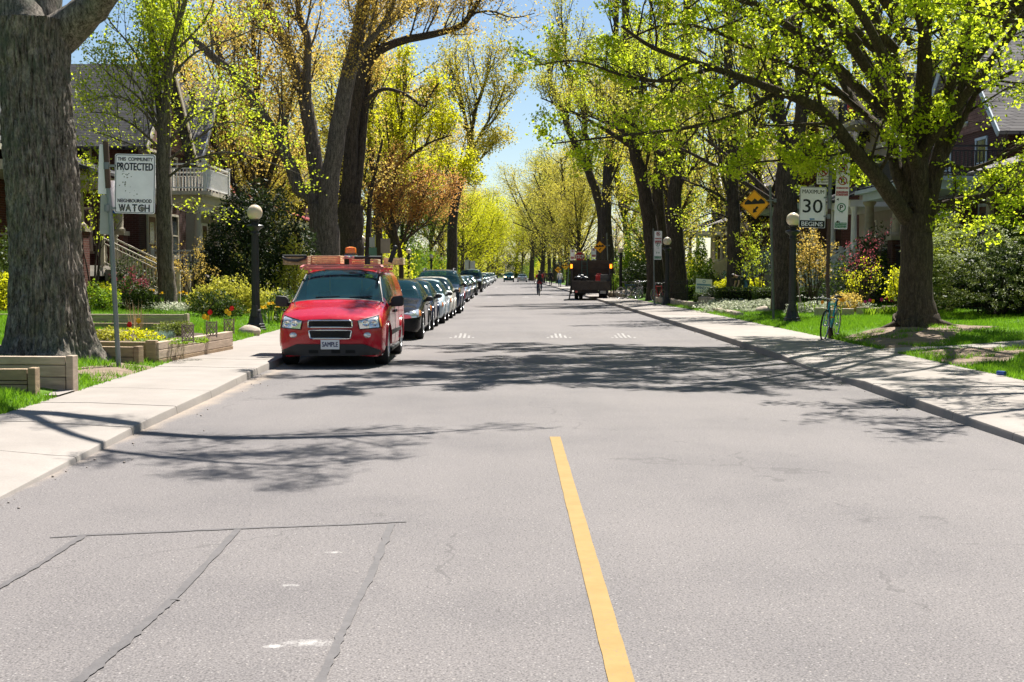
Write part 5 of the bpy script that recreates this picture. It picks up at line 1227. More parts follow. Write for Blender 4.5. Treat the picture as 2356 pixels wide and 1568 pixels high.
    b = MB(); b.box((0, 2.5, 1.0), (1.5, .04, 1.0)); b.build('bulkhead', mat('bulkhead_teal', (.20, .36, .40), .7), o)
    # mirrors
    for sg in (-1, 1):
        b = MB(); x0 = v.surf_x(1.36, 1.02)
        b.prism([(x0+.03, 1.00), (x0+.235, 1.01), (x0+.262, 1.05), (x0+.258, 1.16), (x0+.225, 1.20), (x0+.07, 1.185), (x0+.03, 1.13)], lambda a, c, w: Vector((sg*a, w, c)), 1.33, 1.46)
        b.bar((sg*(x0-.04), 1.42, 1.03), (sg*(x0+.08), 1.40, 1.06), .08, .06); b.build('mirror', C_TRIM, o, smooth=40, bevel=.022)
    # flank details
    for sg in (-1, 1):
        for yy in (1.16, 2.40, 3.35): v.decal('door_seam', [(yy, .33), (yy+.012, .33), (yy+.012, 1.02), (yy, 1.02)], C_UNDER, .003, nx=1, nz=10, side=sg)
        v.decal('side_moulding', [(1.28, .50), (3.52, .50), (3.52, .57), (1.28, .57)], C_TRIM, .022, nx=14, nz=1, side=sg)
        for yy in (2.17, 2.48): v.decal('door_handle', [(yy, .88), (yy+.2, .88), (yy+.2, .925), (yy, .925)], C_TRIM, .03, nx=3, nz=1, side=sg)
        b = MB(); b.tube([(sg*.90, 1.4, .235), (sg*.90, 3.4, .235)], .04, 8); b.build('running_board', C_TRIM, o, smooth=60)
        v.decal('tail_light', [(sg*.80, .90), (sg*.62, .90), (sg*.62, 1.3), (sg*.72, 1.3)], C_TAIL, .012, front=False)
    # roof rack (bolted on: a part) with its crossbars, beacon on a post
    RACK = paint('paint_pink_red', (.60, .18, .18), .1, 0, .45)
    b = MB(); zt = 1.735
    for yy in (2.05, 3.05, 4.2):
        b.box((0, yy, zt-.05), (1.46, .06, .045))
        for sg in (-1, 1): b.bar((sg*.63, yy, 1.60), (sg*.65, yy, zt-.05), .05, .04)
    for sg in (-1, 1): b.box((sg*.71, 3.1, zt), (.04, 2.5, .04)); b.bar((sg*.71, 1.86, zt), (sg*.74, 1.70, zt-.035), .045, .04)
    b.bar((-.72, 1.86, zt), (.72, 1.86, zt), (.035), .035)
    rk = b.build('roof_rack', RACK, o, bevel=.006)
    b = MB(); b.bar((.10, 2.3, zt-.03), (.10, 2.3, zt+.145), .05, .05); b.box((.10, 2.3, zt+.145), (.27, .27, .025)); b.build('beacon_post', RACK, rk)
    b = MB(); b.lathe([(.125, 0), (.13, .03), (.12, .045)], (.10, 2.3, zt+.158), 18); bc = b.build('beacon', C_CHROME, o, smooth=40)
    k = N('beacon_amber'); k.base((.95, .24, .02)); k.b.inputs['Subsurface Weight'].default_value = .3; AM = k.set(.15, 0, .5, .5)
    b = MB(); b.lathe([(.105, .0), (.105, .11), (.095, .14), (.03, .158)], (.10, 2.3, zt+.20), 18); b.build('lens', AM, bc, smooth=40)
    k = N('beacon_clear'); k.base((.9, .92, .95)); k.b.inputs['Transmission Weight'].default_value = 1; CL = k.set(.02, 0, .5)
    b = MB(); b.lathe([(.122, 0), (.120, .03), (.116, .035)], (.10, 2.3, zt+.198), 18); b.build('cover', CL, bc, smooth=40)
    o.location = (XC, 22.05, 0); o.rotation_euler = (0, 0, R(.5)); return v
red_van()
WOOD_L = mat('ladder_wood', (.70, .55, .33), .7, var=.25, vs=3, sc=(8, .6, 8)); 
def vpt(x, y, z): return (XC+x, 22.05+y, z)
# loads lying on the rack: a pale wooden ladder, a shorter one, dark pipes
def ladder(name, label, x, y0, y1, z, w, tilt, mm):
    b = MB()
    for d in (-1, 1): b.bar((d*w/2, y0, -tilt/2), (d*w/2, y1, tilt/2), .035, .085)
    o = empty(name, vpt(x, 0, z), 0, label, 'ladder', 'ladders on the van roof'); b.build('rail', mm, o, bevel=.004)
    r = MB(); n = int((y1-y0)/.30)
    for i in range(n): t = (i+.5)/n; yy = lerp(y0, y1, t); zz = lerp(-tilt/2, tilt/2, t); r.tube([(-w/2, yy, zz), (w/2, yy, zz)], .016, 6)
    r.build('rung', mm, o); return o
0 and ladder('wooden_ladder', 'pale wooden ladder lying along the left side of the van roof rack', -.42, 1.9, 4.9, 1.845, .42, 0, WOOD_L)
def crate(name, label, c, d, mm, slats=4):
    b = MB(); b.box((0, 0, .012), (d[0], d[1], .02))
    for i in range(slats):
        z = d[2]*(i+.5)/slats
        for sy in (-1, 1): b.box((0, sy*d[1]/2, z), (d[0], .02, d[2]/slats*.8))
        for sx in (-1, 1): b.box((sx*d[0]/2, 0, z), (.02, d[1]-.03, d[2]/slats*.8))
    for sx in (-1, 1):
        for sy in (-1, 1): b.box((sx*(d[0]/2-.025), sy*(d[1]/2-.025), d[2]/2), (.04, .04, d[2]))
    o = b.build(name, mm, bevel=.004); o.location = vpt(*c); return tag(o, label, 'crate')
crate('wooden_crate', 'pale wooden crate tied on the left front of the van rack', (-.44, 2.9, 1.775), (.56, .6, .16), WOOD_L)
crate('wooden_crate', 'long weathered wooden crate at the left end of the van rack', (-.93, 2.6, 1.755), (.44, .9, .17), mat('crate_weathered', (.36, .27, .17), .8, var=.3, vs=4, sc=(6, 1, 6)))
crate('tool_tray', 'low wooden tool tray in the middle of the van rack', (.30, 2.75, 1.765), (.52, .5, .10), WOOD_L, 2)
crate('wooden_crate', 'small pale crate at the right rear corner of the van rack', (.80, 3.4, 1.765), (.36, .5, .13), WOOD_L)
m = MB(); m.tube([vpt(.42, 2.05, 1.76), vpt(.42, 2.05, 1.94)], .05, 10); m.tube([vpt(.18, 2.02, 1.89), vpt(.68, 2.02, 1.89)], .028, 8); tag(m.build('clamp', C_TRIM, smooth=50), 'black clamp with a crossbar on the front of the van rack', 'clamp')
m = MB(); m.tube([vpt(.80, 2.4, 1.80), vpt(.90, 2.42, 2.08)], .042, 10); m.ball(vpt(.90, 2.42, 2.08), .045, 10, 6); tag(m.build('pipe', C_TRIM, smooth=50), 'short black pipe leaning up from the right side of the van rack', 'pipe')
m = MB(); m.tube([vpt(-1.16, 2.12, 1.89), vpt(-1.05, 2.1, 1.84), vpt(-.88, 2.1, 1.83), vpt(-.74, 2.12, 1.87), vpt(-.72, 2.15, 1.92)], .025, 8); m.tube([vpt(-1.16, 2.14, 1.92), vpt(-.72, 2.14, 1.92)], .02, 8); tag(m.build('hose', C_TRIM, smooth=50), 'black hose sagging in front of the long weathered crate', 'hose')
# ---- parked row
sedan_like(SEDAN, 'black sedan parked directly behind the red van', BLK, XC+.08, 31.1, 4.4, 1.74, 1.47)
sedan_like(SEDAN, 'dark navy sedan parked second behind the red van', NAVY, XC+.06, 36.1, 4.4, 1.72, 1.44)
sedan_like(SEDAN, 'old pale silver-blue sedan with orange indicators in the parked row', SILB, XC+.17, 40.9, 4.4, 1.70, 1.42)
sedan_like(SEDAN, 'champagne white sedan parked behind the silver-blue sedan', CREAMP, XC+.2, 45.7, 4.5, 1.74, 1.48)
sedan_like(SUV, 'dark slate blue minivan with roof rails behind the champagne sedan', DBLUE, XC+.22, 51.1, 4.9, 1.90, 1.76, rails=True)
sedan_like(HATCH, 'crimson red hatchback in the parked row behind the slate blue minivan', MAR, XC, 62.6, 4.1, 1.74, 1.5)
sedan_like(SEDAN, 'grey-blue sedan parked behind the crimson hatchback', BLUG, XC, 71.5, 4.5, 1.76, 1.46)
sedan_like(SEDAN, 'dark grey sedan parked between the grey-blue sedan and the tall black suv', GREYP, XC, 80.5, 4.5, 1.76, 1.46)
sedan_like(SUV, 'tall black suv with chrome grille in the far parked row', BLK, XC-.05, 109, 5.3, 2.02, 1.95, detail=False)
sedan_like(SEDAN, 'black sedan just in front of the tall black suv', BLK, XC, 93, 4.5, 1.76, 1.46, detail=False)
# far cars share meshes with four small kinds
fk = {}
def far_car(kind, secs, pm, y, label, dims=(4.4, 1.75, 1.46)):
    if kind not in fk: fk[kind] = sedan_like(secs, label, pm, XC-.05, y, *dims, detail=False).o; return
    copy_tree(fk[kind], (XC-.05+U(-.08, .08), y, 0), 0, label)
far_car('n', SEDAN, NAVY, 121, 'dark blue sedan behind the tall black suv'); far_car('g', SEDAN, GREYP, 129, 'grey sedan two cars behind the tall black suv')
far_car('k', HATCH, BLK, 137, 'black hatchback three cars behind the tall black suv'); far_car('s', HATCH, SILV, 152, 'small silver hatchback far along the parked row', (4.1, 1.74, 1.5))
far_car('w', SUV, WHT, 166, 'white suv far along the parked row', (4.6, 1.85, 1.7))
for i, (kd, y) in enumerate((('n', 178), ('s', 186), ('w', 194), ('g', 203), ('w', 212), ('s', 222), ('k', 233), ('w', 245), ('n', 258), ('s', 272))):
    nm = {'n': 'dark blue sedan', 's': 'silver hatchback', 'w': 'white suv', 'g': 'grey sedan', 'k': 'black hatchback'}[kd]
    far_car(kd, None, None, y, 'tiny distant '+nm+' near the far end of the parked row')
# ---- traffic on the road
c = sedan_like(SUV, 'dark teal suv driving towards the viewer with its headlights on', TEAL, .45, 238, 4.7, 1.9, 1.78, lit=True, group=None, kind='suv')
c = sedan_like(SEDAN, 'silver sedan driving away in the right lane far down the road', SILV, 2.9, 236, 4.5, 1.78, 1.46, reverse=True, group=None)
# ---- dump truck on the right
def dump_truck():
    o = empty('dump_truck', (5.0, 77, .06), R(-3), 'dark dump truck with open tailgate, pulled up half on the right pavement', 'truck', None)
    BODY = mat('truck_bed_dark', (.055, .045, .042), .75, var=.35, vs=5, bump=.3, bs=20); BOARD = mat('truck_board_brown', (.14, .095, .078), .85, var=.3, vs=3, sc=(1, 1, 5)); RUST = mat('truck_frame', (.018, .017, .017), .7)
    m = MB(); m.box((0, 2.2, .95), (2.3, 4.4, .10)); m.build('bed_floor', BODY, o)
    for sg in (-1, 1):
        m = MB(); m.box((sg*1.15, 2.2, 1.45 if sg < 0 else 1.55), (.06, 4.4, 1.0 if sg < 0 else 1.2))
        for i in range(5): m.box((sg*1.20, .1+i*1.05, 1.4), (.06, .10, 1.1))
        m.build('side_panel', BODY, o, bevel=.008)
        m = MB(); m.box((sg*1.17, .02, 1.30 if sg < 0 else 1.42), (.10, .12, 1.95 if sg < 0 else 1.75)); m.build('corner_post', RUST, o, bevel=.01)
        m = MB(); m.box((sg*1.16, -.055, 1.95), (.13, .05, .24)); l_ = m.build('marker_light', C_AMBLIT, o, bevel=.01)
    m = MB(); m.box((0, 4.35, 1.60), (2.35, .08, 1.5)); 
    for i in range(4): m.box((0, 4.29, 1.05+i*.36), (2.3, .05, .03))
    m.build('front_board', BOARD, o)
    m = MB(); m.box((0, -.03, .80), (2.24, .07, .52)); m.box((0, -.08, 1.05), (2.3, .05, .07)); m.box((0, -.08, .56), (2.3, .05, .06))
    for i in range(5): m.box((-.95+i*.475, -.075, .8), (.06, .04, .5))
    m.build('tailgate', BODY, o, bevel=.008)
    m = MB(); m.box((0, 2.6, .52), (.8, 4.8, .2)); m.box((0, .0, .42), (2.0, .12, .14)); m.box((-.55, 2, .38), (.5, 1.2, .3)); m.build('chassis', RUST, o)
    m = MB(); m.box((0, 5.55, 1.15), (2.0, 1.9, 1.2)); m.prism([(4.62, 1.75), (6.4, 1.75), (6.1, 2.02), (4.7, 2.05)], lambda a, b, w: (w, a, b), -.92, .92); m.build('cab', paint('paint_truck', (.06, .05, .05)), o, bevel=.04)
    for sg in (-1, 1):
        m = MB(); m.box((sg*.80, -.06, .45), (.42, .05, .20)); b_ = m.build('tail_light_box', RUST, o, bevel=.01)
        m = MB(); m.box((sg*.80-.06, -.09, .45), (.14, .02, .11)); m.build('tail_light', C_TAIL, b_, bevel=.006)
        for yy in (1.25, 5.3):
            m = MB(); r = .39; xs = (.86, .60) if yy < 2 else (.86,)
            for xx in xs: m.lathe([(r*.5, -.12), (r*.94, -.12), (r, -.08), (r, .08), (r*.94, .12), (r*.5, .12)], (sg*xx, yy, r-.02), 20, axis='x')
            w = m.build('wheel', C_TYRE, o, smooth=40)
            q = MB(); q.lathe([(r*.52, -.05), (r*.5, .06), (.05, .09)], (sg*.90, yy, r-.02), 14, axis='x'); q.build('rim', C_RIM, w, smooth=40)
        m = MB(); m.box((sg*.72, .95, .40), (.46, .012, .40)); m.build('mud_flap', C_TYRE, o)
    m = MB(); m.box((.70, -.10, .42), (.34, .012, .17)); p = m.build('licence_plate', mat('plate_worn', (.35, .34, .33), .6), o)
    m = MB(); m.bar((-1.16, -.06, .9), (-1.28, -.12, .02), .06, .06); m.bar((1.22, .0, 2.2), (1.36, .2, .15), .05, .05); m.build('prop_bar', RUST, o)
    return o
dt = dump_truck()
def tp(x, y, z): return dt.matrix_basis @ Vector((x, y, z))
import mathutils
m = MB()
for i in range(16):
    c = Vector((U(-.9, -.3), U(.3, 1.3), U(1.05, 1.3))); m.ball(tp(*c), (U(.18, .26), U(.18, .26), U(.13, .2)), 10, 7)
BAG = mat('bin_bag_black', (.012, .012, .014), .28, var=.3, vs=9, bump=1.0, bs=14)
for i, c in enumerate(((-.78, .5, 1.18), (-.36, .55, 1.16), (-.60, 1.0, 1.28))):
    q = MB(); q.ball((0, 0, 0), (.27, .25, .21), 18, 12); q.v = [tuple(Vector(v)*(1+.16*mnoise.noise(Vector(v)*9+Vector((i*3, 0, 0))))) for v in q.v]; q.lathe([(.06, .17), (.03, .22), (.07, .28)], (0, 0, 0), 10)
    ob = q.build('bin_bag', BAG, smooth=50); ob.location = tp(*c)
    tag(ob, ('full black bin bag at the left edge of the truck bed', 'full black bin bag nearer the middle of the truck bed', 'black bin bag on top, behind the other two in the truck')[i], 'bin bag', 'bin bags in the truck')
q = MB(); q.box((0, 0, .2), (.30, .20, .40)); q.box((0, 0, .42), (.22, .10, .05)); q.tube([(-.08, 0, .42), (-.08, 0, .50), (.06, 0, .50), (.06, 0, .42)], .02, 6); q.tube([(.11, 0, .42), (.17, 0, .52)], .025, 8)
ob = q.build('fuel_can', mat('can_red', (.55, .02, .025), .4), bevel=.025); ob.location = tp(.42, .4, 1.0); tag(ob, 'bright red fuel can standing in the truck bed', 'fuel can')
q = MB(); q.box((0, 0, .22), (.56, .5, .42)); q.box((0, -.255, .22), (.48, .02, .32)); q.box((0, 0, .445), (.6, .54, .03)); ob = q.build('metal_box', [mat('box_grey', (.10, .10, .105), .5)], bevel=.012); ob.location = tp(.82, .5, 1.0); tag(ob, 'grey metal box beside the red fuel can in the truck', 'box')
q = MB(); q.lathe([(.16, 0), (.2, .02), (.21, .36), (.23, .38), (.23, .42), (.02, .44)], (0, 0, 0), 16); ob = q.build('bucket', mat('bucket_dark', (.03, .04, .03), .5), smooth=40); ob.location = tp(.45, .95, 1.0); tag(ob, 'dark lidded tub behind the red fuel can in the truck', 'tub')
lg = mat('ladder_green', (.09, .16, .13), .6)
o = empty('step_ladder', tp(-.35, 3.7, 1.0), 0, 'green ladder standing up against the front board of the truck', 'ladder')
q = MB(); [q.bar((d*.19, 0, 0), (d*.15, .45, 1.75), .045, .045) for d in (-1, 1)]; q.build('rail', lg, o)
q = MB(); [q.bar((-.18, .45*i/7, 1.75*i/7), (.18, .45*i/7, 1.75*i/7), .05, .03) for i in range(1, 7)]; q.build('rung', lg, o)
# ------------------------------------------------------------------ lamp posts
LP = mat('lamp_iron', (.020, .021, .023), .42, var=.25, vs=7, bump=.15, bs=30)
k = N('lamp_globe'); k.base(k.ramp(k.noise(k.pos((1, 1, 2.0), obj=True), 2.2, 3), [(.35, (.66, .55, .40)), (.65, (.76, .66, .50))])); k.b.inputs['Subsurface Weight'].default_value = .2; M_GLOBE = k.set(.22, 0, .5)
def lamp(label):
    o = empty('lamp_post', (0, 0, 0), 0, label, 'street lamp', 'globe lamp posts along the street')
    m = MB(); m.lathe([(.27, 0), (.27, .05), (.245, .06), (.245, .11), (.225, .12), (.225, .17), (.20, .19), (.155, .36), (.125, .48), (.135, .49), (.135, .52), (.11, .535)], (0, 0, 0), 8)
    m.box((0, -.16, .50), (.13, .06, .28)); m.build('base', LP, o, bevel=.006)
    m = MB(); vs = []; n = 32
    prof = [(.108, .53), (.102, 1.2), (.094, 2.0), (.088, 2.42)]
    for r, z in prof:
        for j in range(n): a = 2*math.pi*j/n; q = r*(1-.075*(j % 2)); vs.append((q*math.cos(a), q*math.sin(a), z))
    m.add(vs, [(i*n+j, i*n+(j+1) % n, (i+1)*n+(j+1) % n, (i+1)*n+j) for i in range(3) for j in range(n)]); m.build('shaft', LP, o)
    m = MB(); m.lathe([(.09, 2.41), (.115, 2.43), (.10, 2.46), (.10, 2.50), (.15, 2.55), (.205, 2.585), (.215, 2.62), (.19, 2.645), (.09, 2.67), (.085, 2.71), (.125, 2.735), (.13, 2.77), (.10, 2.78)], (0, 0, 0), 20); m.build('capital', LP, o, smooth=35)
    m = MB(); m.ball((0, 0, 2.955), (.192, .192, .195), 24, 16); m.build('globe', M_GLOBE, o, smooth=180)
    return o
LAMPS = [(-6.28, 32.7, 'left lamp post on the lawn nearest the red van'), (8.12, 37.0, 'right lamp post partly behind the speed limit sign'),
 (-6.64, 60, 'lamp post standing right behind the red van'), (7.45, 60.5, 'right lamp post at the end of the black garden fence'), (7.36, 84, 'right lamp post just beyond the row of bicycles'),
 (-6.95, 93, 'left lamp post beside the coppery tree'), (7.4, 118, 'right lamp post showing over the dump truck'), (-6.95, 121, 'left lamp post above the slate blue minivan'), (-7, 141, 'left lamp post above the black suv'),
 (-7, 171, 'small distant left lamp post by the green bush'), (7.4, 150, 'distant right lamp post among the pedestrians'), (-7, 200, 'distant left lamp post, sixth along the parked cars'), (-7, 232, 'tiny left lamp post near the end of the parked row'), (7.4, 190, 'tiny distant right lamp post past the pedestrians')]
lp0 = None
for x, y, lb in LAMPS:
    z = zl(x, y) if x < 0 else zr(x, y)
    if lp0 is None: lp0 = lamp(lb); lp0.location = (x, y, z-.02)
    else: copy_tree(lp0, (x, y, z-.02), U(-.3, .3), lb)
# ------------------------------------------------------------------ signs
S_POLE = mat('pole_galvanised', (.20, .215, .22), .5, .5, var=.25, vs=4, sc=(1, 1, .5)); S_RUST = mat('pole_rusty', (.095, .060, .042), .75, .1, var=.4, vs=5, sc=(1, 1, .6)); S_WOOD = mat('pole_grey_green', (.12, .135, .12), .7, var=.2)
S_WHITE = mat('sign_white', (.92, .87, .92), .45, var=.10, vs=2.5); S_BLACK = mat('sign_black', (.012, .012, .013), .5); S_NAVY = mat('sign_navy', (.018, .022, .05), .5); S_BACK = mat('sign_back', (.40, .40, .39), .55, .2, var=.15, vs=3)
S_ORANGE = mat('sign_orange', (.95, .40, .012), .45, var=.06); S_RED = mat('sign_red', (.38, .018, .022), .5, var=.08); S_GREEN = mat('sign_green', (.010, .20, .085), .5, var=.08); S_BLUE = mat('sign_blue', (.02, .10, .32), .5, var=.08); S_PALEB = mat('sign_smudge', (.16, .30, .48), .6)
GRIME = mat('sticker_grime', (.20, .19, .16), .8, var=.3, vs=20)
def rrect(w, h, r, n=5):
    P = []
    for cx, cz, a0 in ((w/2-r, h/2-r, 0), (-w/2+r, h/2-r, 90), (-w/2+r, -h/2+r, 180), (w/2-r, -h/2+r, 270)):
        for i in range(n+1): a = R(a0+90*i/n); P.append((cx+r*math.cos(a), cz+r*math.sin(a)))
    return P
def plate(o, w, h, m_, x=0, z=0, y=0, r=.03, th=.006, poly=None, name='panel', back=None):
    b = MB(); b.prism(poly or rrect(w, h, r), lambda u, v, d: (x+u, d, z+v), y, y+th); p = b.build(name, m_, o)
    return p
def ringpoly(mb, outer, inner, y, x=0, z=0):
    n = len(outer); mb.add([(x+u, y, z+v) for u, v in outer]+[(x+u, y, z+v) for u, v in inner], [(i, (i+1) % n, n+(i+1) % n, n+i) for i in range(n)])
def circ(r, n=28): return [(r*math.cos(2*math.pi*i/n), r*math.sin(2*math.pi*i/n)) for i in range(n)]
def flat(mb, poly, y, x=0, z=0): mb.add([(x+u, y, z+v) for u, v in poly], [tuple(range(len(poly)))])
def mk(p, mb, m_, name='lettering'): return mb.build(name, m_, p, fix=False)
def bracket(o, x0, x1, y, z): b = MB(); b.box(((x0+x1)/2, y, z), (abs(x1-x0), .03, .035)); b.tube([(x0, y, z-.05), (x0, y, z+.05)], .045, 8); return b.build('bracket', S_POLE, o)
E = -.0025
def p_sign(o, x, z, y, w=.30, kind='no', lines=(), tilt=0, arrow=None, h=.46):
    """parking plate: a P in a red struck ring or a green ring, bars with small lettering, an arrow"""
    g = empty('parking_plate', (x, y, z)); g.parent = o; g.rotation_euler = (0, R(tilt), R(-4))
    b = MB(); b.prism(rrect(w, h, .02), lambda u, v, d: (u, d, v), 0, .004); b.build('panel', S_WHITE, g)
    zc = h/2-.135 if h > .34 else h/2-.12; R0 = .098
    q = MB(); ringpoly(q, circ(R0), circ(R0*.78), E-.001, 0, zc); 
    if kind == 'no': flat(q, [(-.075, .05), (-.05, .072), (.075, -.05), (.05, -.072)], E-.002, 0, zc)
    q.build('symbol_ring', S_RED if kind == 'no' else S_GREEN, g, fix=False)
    q = MB(); letter(q, 'P', 0, zc, E, None, .105, .03); q.build('lettering', S_BLACK, g, fix=False)
    for (tx, zz, hh, col, tcol) in lines:
        if col is not None:
            q = MB(); flat(q, [(-w*.44, -hh), (w*.44, -hh), (w*.44, hh), (-w*.44, hh)], E, 0, zz); q.build('colour_bar', col, g, fix=False)
        q = MB(); rows = tx if isinstance(tx, (list, tuple)) else [tx]
        for i, t in enumerate(rows):
            rh = 2*hh/len(rows); letter(q, t, 0, zz+hh-rh*(i+.5), E-.002, w*.80 if len(t) > 4 else None, rh*.58, .02)
        q.build('lettering', tcol, g, fix=False)
    if arrow:
        d = arrow; za = -h/2+.05 if h < .5 else -h*.24
        q = MB(); flat(q, [(d*.11, za), (d*.055, za+.035), (d*.055, za-.035)], E, 0, 0); flat(q, [(d*.06, za+.01), (d*.02, za+.01), (d*.02, za-.01), (d*.06, za-.01)], E); q.build('arrow', S_BLACK, g, fix=False)
    return g
# neighbourhood watch sign, left
def watch_sign():
    b = gnd(274, 853, KH); o = empty('sign_post', (b.x, b.y, zl(b.x, b.y)-.1), 0, 'leaning grey post with the white neighbourhood watch sign', 'sign')
    Y = b.y; top = at(243, 325, Y)-o.location; o.rotation_euler = (0, 0, R(2))
    m = MB(); m.tube([(0, 0, 0), (top.x*.33, 0, top.z*.33), (top.x*.66+.01, 0, top.z*.66), (top.x, 0, top.z)], .036, 12); m.build('pole', S_POLE, o, smooth=60)
    m = MB(); mid = Vector((top.x, 0, top.z)); m.tube([mid*.80, mid*1.0], .042, 12); m.build('pole_top', S_RUST, o, smooth=60)
    c = at(312, 423, Y)-o.location; w, h = 93*Y/FPX, 135*Y/FPX
    g = empty('notice_panel', (c.x, -.05, c.z)); g.parent = o; g.rotation_euler = (0, R(1.6), R(-3))
    p = MB(); p.prism(rrect(w, h, .035), lambda u, v, d: (u, d, v), 0, .004); p.build('panel', S_WHITE, g)
    q = MB(); ringpoly(q, rrect(w*.965, h*.975, .03), rrect(w*.935, h*.955, .025), E); q.build('border', S_NAVY, g, fix=False)
    q = MB(); letter(q, 'THIS  COMMUNITY', 0, h*.415, E, w*.86, .052, .030); letter(q, 'PROTECTED', 0, h*.29, E, w*.88, .108, .030)
    letter(q, 'NEIGHBOURHOOD', 0, -h*.285, E, w*.84, .052, .032)
    for i_, c_ in enumerate('WATCH'): letter(q, c_, (-.31+.155*i_)*w, -h*.405, E, (.098, .08, .07, .08, .072)[i_], .105, .03); q.build('lettering', S_NAVY, g, fix=False)
    q = MB(); random.seed(5)
    for i in range(26):
        x, z, s = U(-.45, -.1)*w*.8, U(-.05, .22)*h, U(.004, .011)
        if i > 17: x, z = U(-.4, .1)*w, U(-.2, 0)*h
        flat(q, [(x+s*U(.5, 1.4)*math.cos(a)*1.2, z+s*U(.5, 1.4)*math.sin(a)) for a in np.linspace(0, 5.4, 7)], E)
    for x, z, s in ((-.09, -.405, .035), (.12, -.41, .045), (.0, -.40, .02), (-.2, -.43, .03)):
        flat(q, [(x*1.0+s*U(.6, 1.3)*math.cos(a), z*h+s*U(.5, 1)*math.sin(a)) for a in np.linspace(0, 5.5, 8)], E-.002)
    q.build('peeling_stain', GRIME, g, fix=False)
    for z, x0 in ((.30, .0), (-.40, .0)): bracket(o, top.x*.9, c.x, -.02, c.z+z*.9)
    # plates seen from behind or edge-on
    def side(px, py0, py1, w_, m_, nm='side_plate', yaw=0):
        cc = at(px, (py0+py1)/2, Y)-o.location; hh = abs(py1-py0)*Y/FPX
        q = MB(); q.prism(rrect(w_, hh, .02), lambda u, v, d: (u*math.cos(yaw), d+u*math.sin(yaw), v), 0, .005); s_ = q.build(nm, m_, o); s_.location = (cc.x, .045, cc.z); s_.rotation_euler = (0, R(2.5), 0); return s_
    side(236, 332, 445, .14, S_WHITE); side(240, 448, 538, .145, S_BACK)
    s_ = side(262, 415, 486, .20, S_WHITE, 'white_panel'); q = MB(); flat(q, [(-.1, -.215), (.1, -.215), (.1, -.255), (-.1, -.255)], E, 0, 0); q.build('colour_bar', S_BLUE, s_, fix=False)
    random.seed(11)
watch_sign()
# speed limit and parking plates on the rusty pole, right
def speed_sign():
    Y = 29.4; b = gnd(1901, 776, KH); o = empty('sign_post', (b.x, Y, zr(b.x, Y)-.12), 0, 'leaning rusty post with the speed limit and parking signs, bicycle leaning against it', 'sign')
    L = lambda px, py: at(px, py, Y)-o.location
    top = L(1911, 345); bot = Vector((0, 0, 0))
    m = MB(); m.tube([bot, (L(1904, 640)), (L(1908, 500)), top], .042, 12); m.build('pole', S_RUST, o, smooth=60)
    m = MB(); m.tube([L(1908, 480)+Vector((.0, -.012, 0)), top+Vector((0, -.012, 0))], .045, 12); m.build('pole_sleeve', S_POLE, o, smooth=60)
    c = L(1868, 477); w, h = .60, 93*Y/FPX
    g = empty('speed_panel', (c.x, -.07, c.z)); g.parent = o; g.rotation_euler = (0, R(1.8), R(3))
    p = MB(); p.prism(rrect(w, h, .03), lambda u, v, d: (u, d, v), 0, .004); p.build('panel', S_WHITE, g)
    q = MB(); ringpoly(q, rrect(w*.965, h*.975, .028), rrect(w*.94, h*.96, .022), E); flat(q, rrect(w*.955, h*.17, .02), E-.001, 0, -h*.405)
    letter(q, 'MAXIMUM', 0, h*.385, E, w*.82, .085, .012); letter(q, '30', 0, .03, E, w*.74, .30, .008); q.build('lettering', S_BLACK, g, fix=False)
    q = MB(); letter(q, 'BEGINS', 0, -h*.405, E-.004, w*.80, .095, .022); q.build('lettering', S_WHITE, g, fix=False)
    q = MB(); flat(q, [(-.06, -.245), (.05, -.24), (.06, -.275), (-.05, -.285)], E-.001); q.build('sticker', S_PALEB, g, fix=False)
    for z in (-.2, .22): bracket(o, L(1906, 430).x, c.x+.25, -.045, c.z+z)
    c = L(1938, 389); p_sign(o, c.x, c.z, -.08, .29, 'no', tilt=2, arrow=1, h=.29)
    c = L(1936, 431); ps_ = p_sign(o, c.x, c.z-.02, -.08, .30, 'no', [('DEC 1 TO MAR 31', .005, .022, S_RED, S_WHITE), (('1ST TO 15TH', 'OF EACH MONTH', 'APR 1 TO NOV 30'), -.115, .055, S_RED, S_WHITE)], tilt=2, arrow=None, h=.60)
    q = MB(); d = -1; za = -.25; flat(q, [(d*.12, za), (d*.07, za+.03), (d*.07, za-.03)], E); q.build('arrow', S_BLACK, ps_, fix=False)
    c = L(1933, 495); p_sign(o, c.x, c.z, -.08, .30, 'yes', [('1 H', .065, .03, None, S_BLACK), (('16TH TO END', 'OF EACH MONTH', 'APR 1 TO NOV 30'), -.225, .062, S_GREEN, S_WHITE)], tilt=2, arrow=-1, h=.62)
    c = L(1894, 402); p_sign(o, c.x, c.z, -.02, .29, 'no', [(('12:01 AM - 7 AM', 'EXCEPT', 'BY PERMIT'), -.10, .095, None, S_BLACK)], tilt=1, h=.42)
speed_sign()
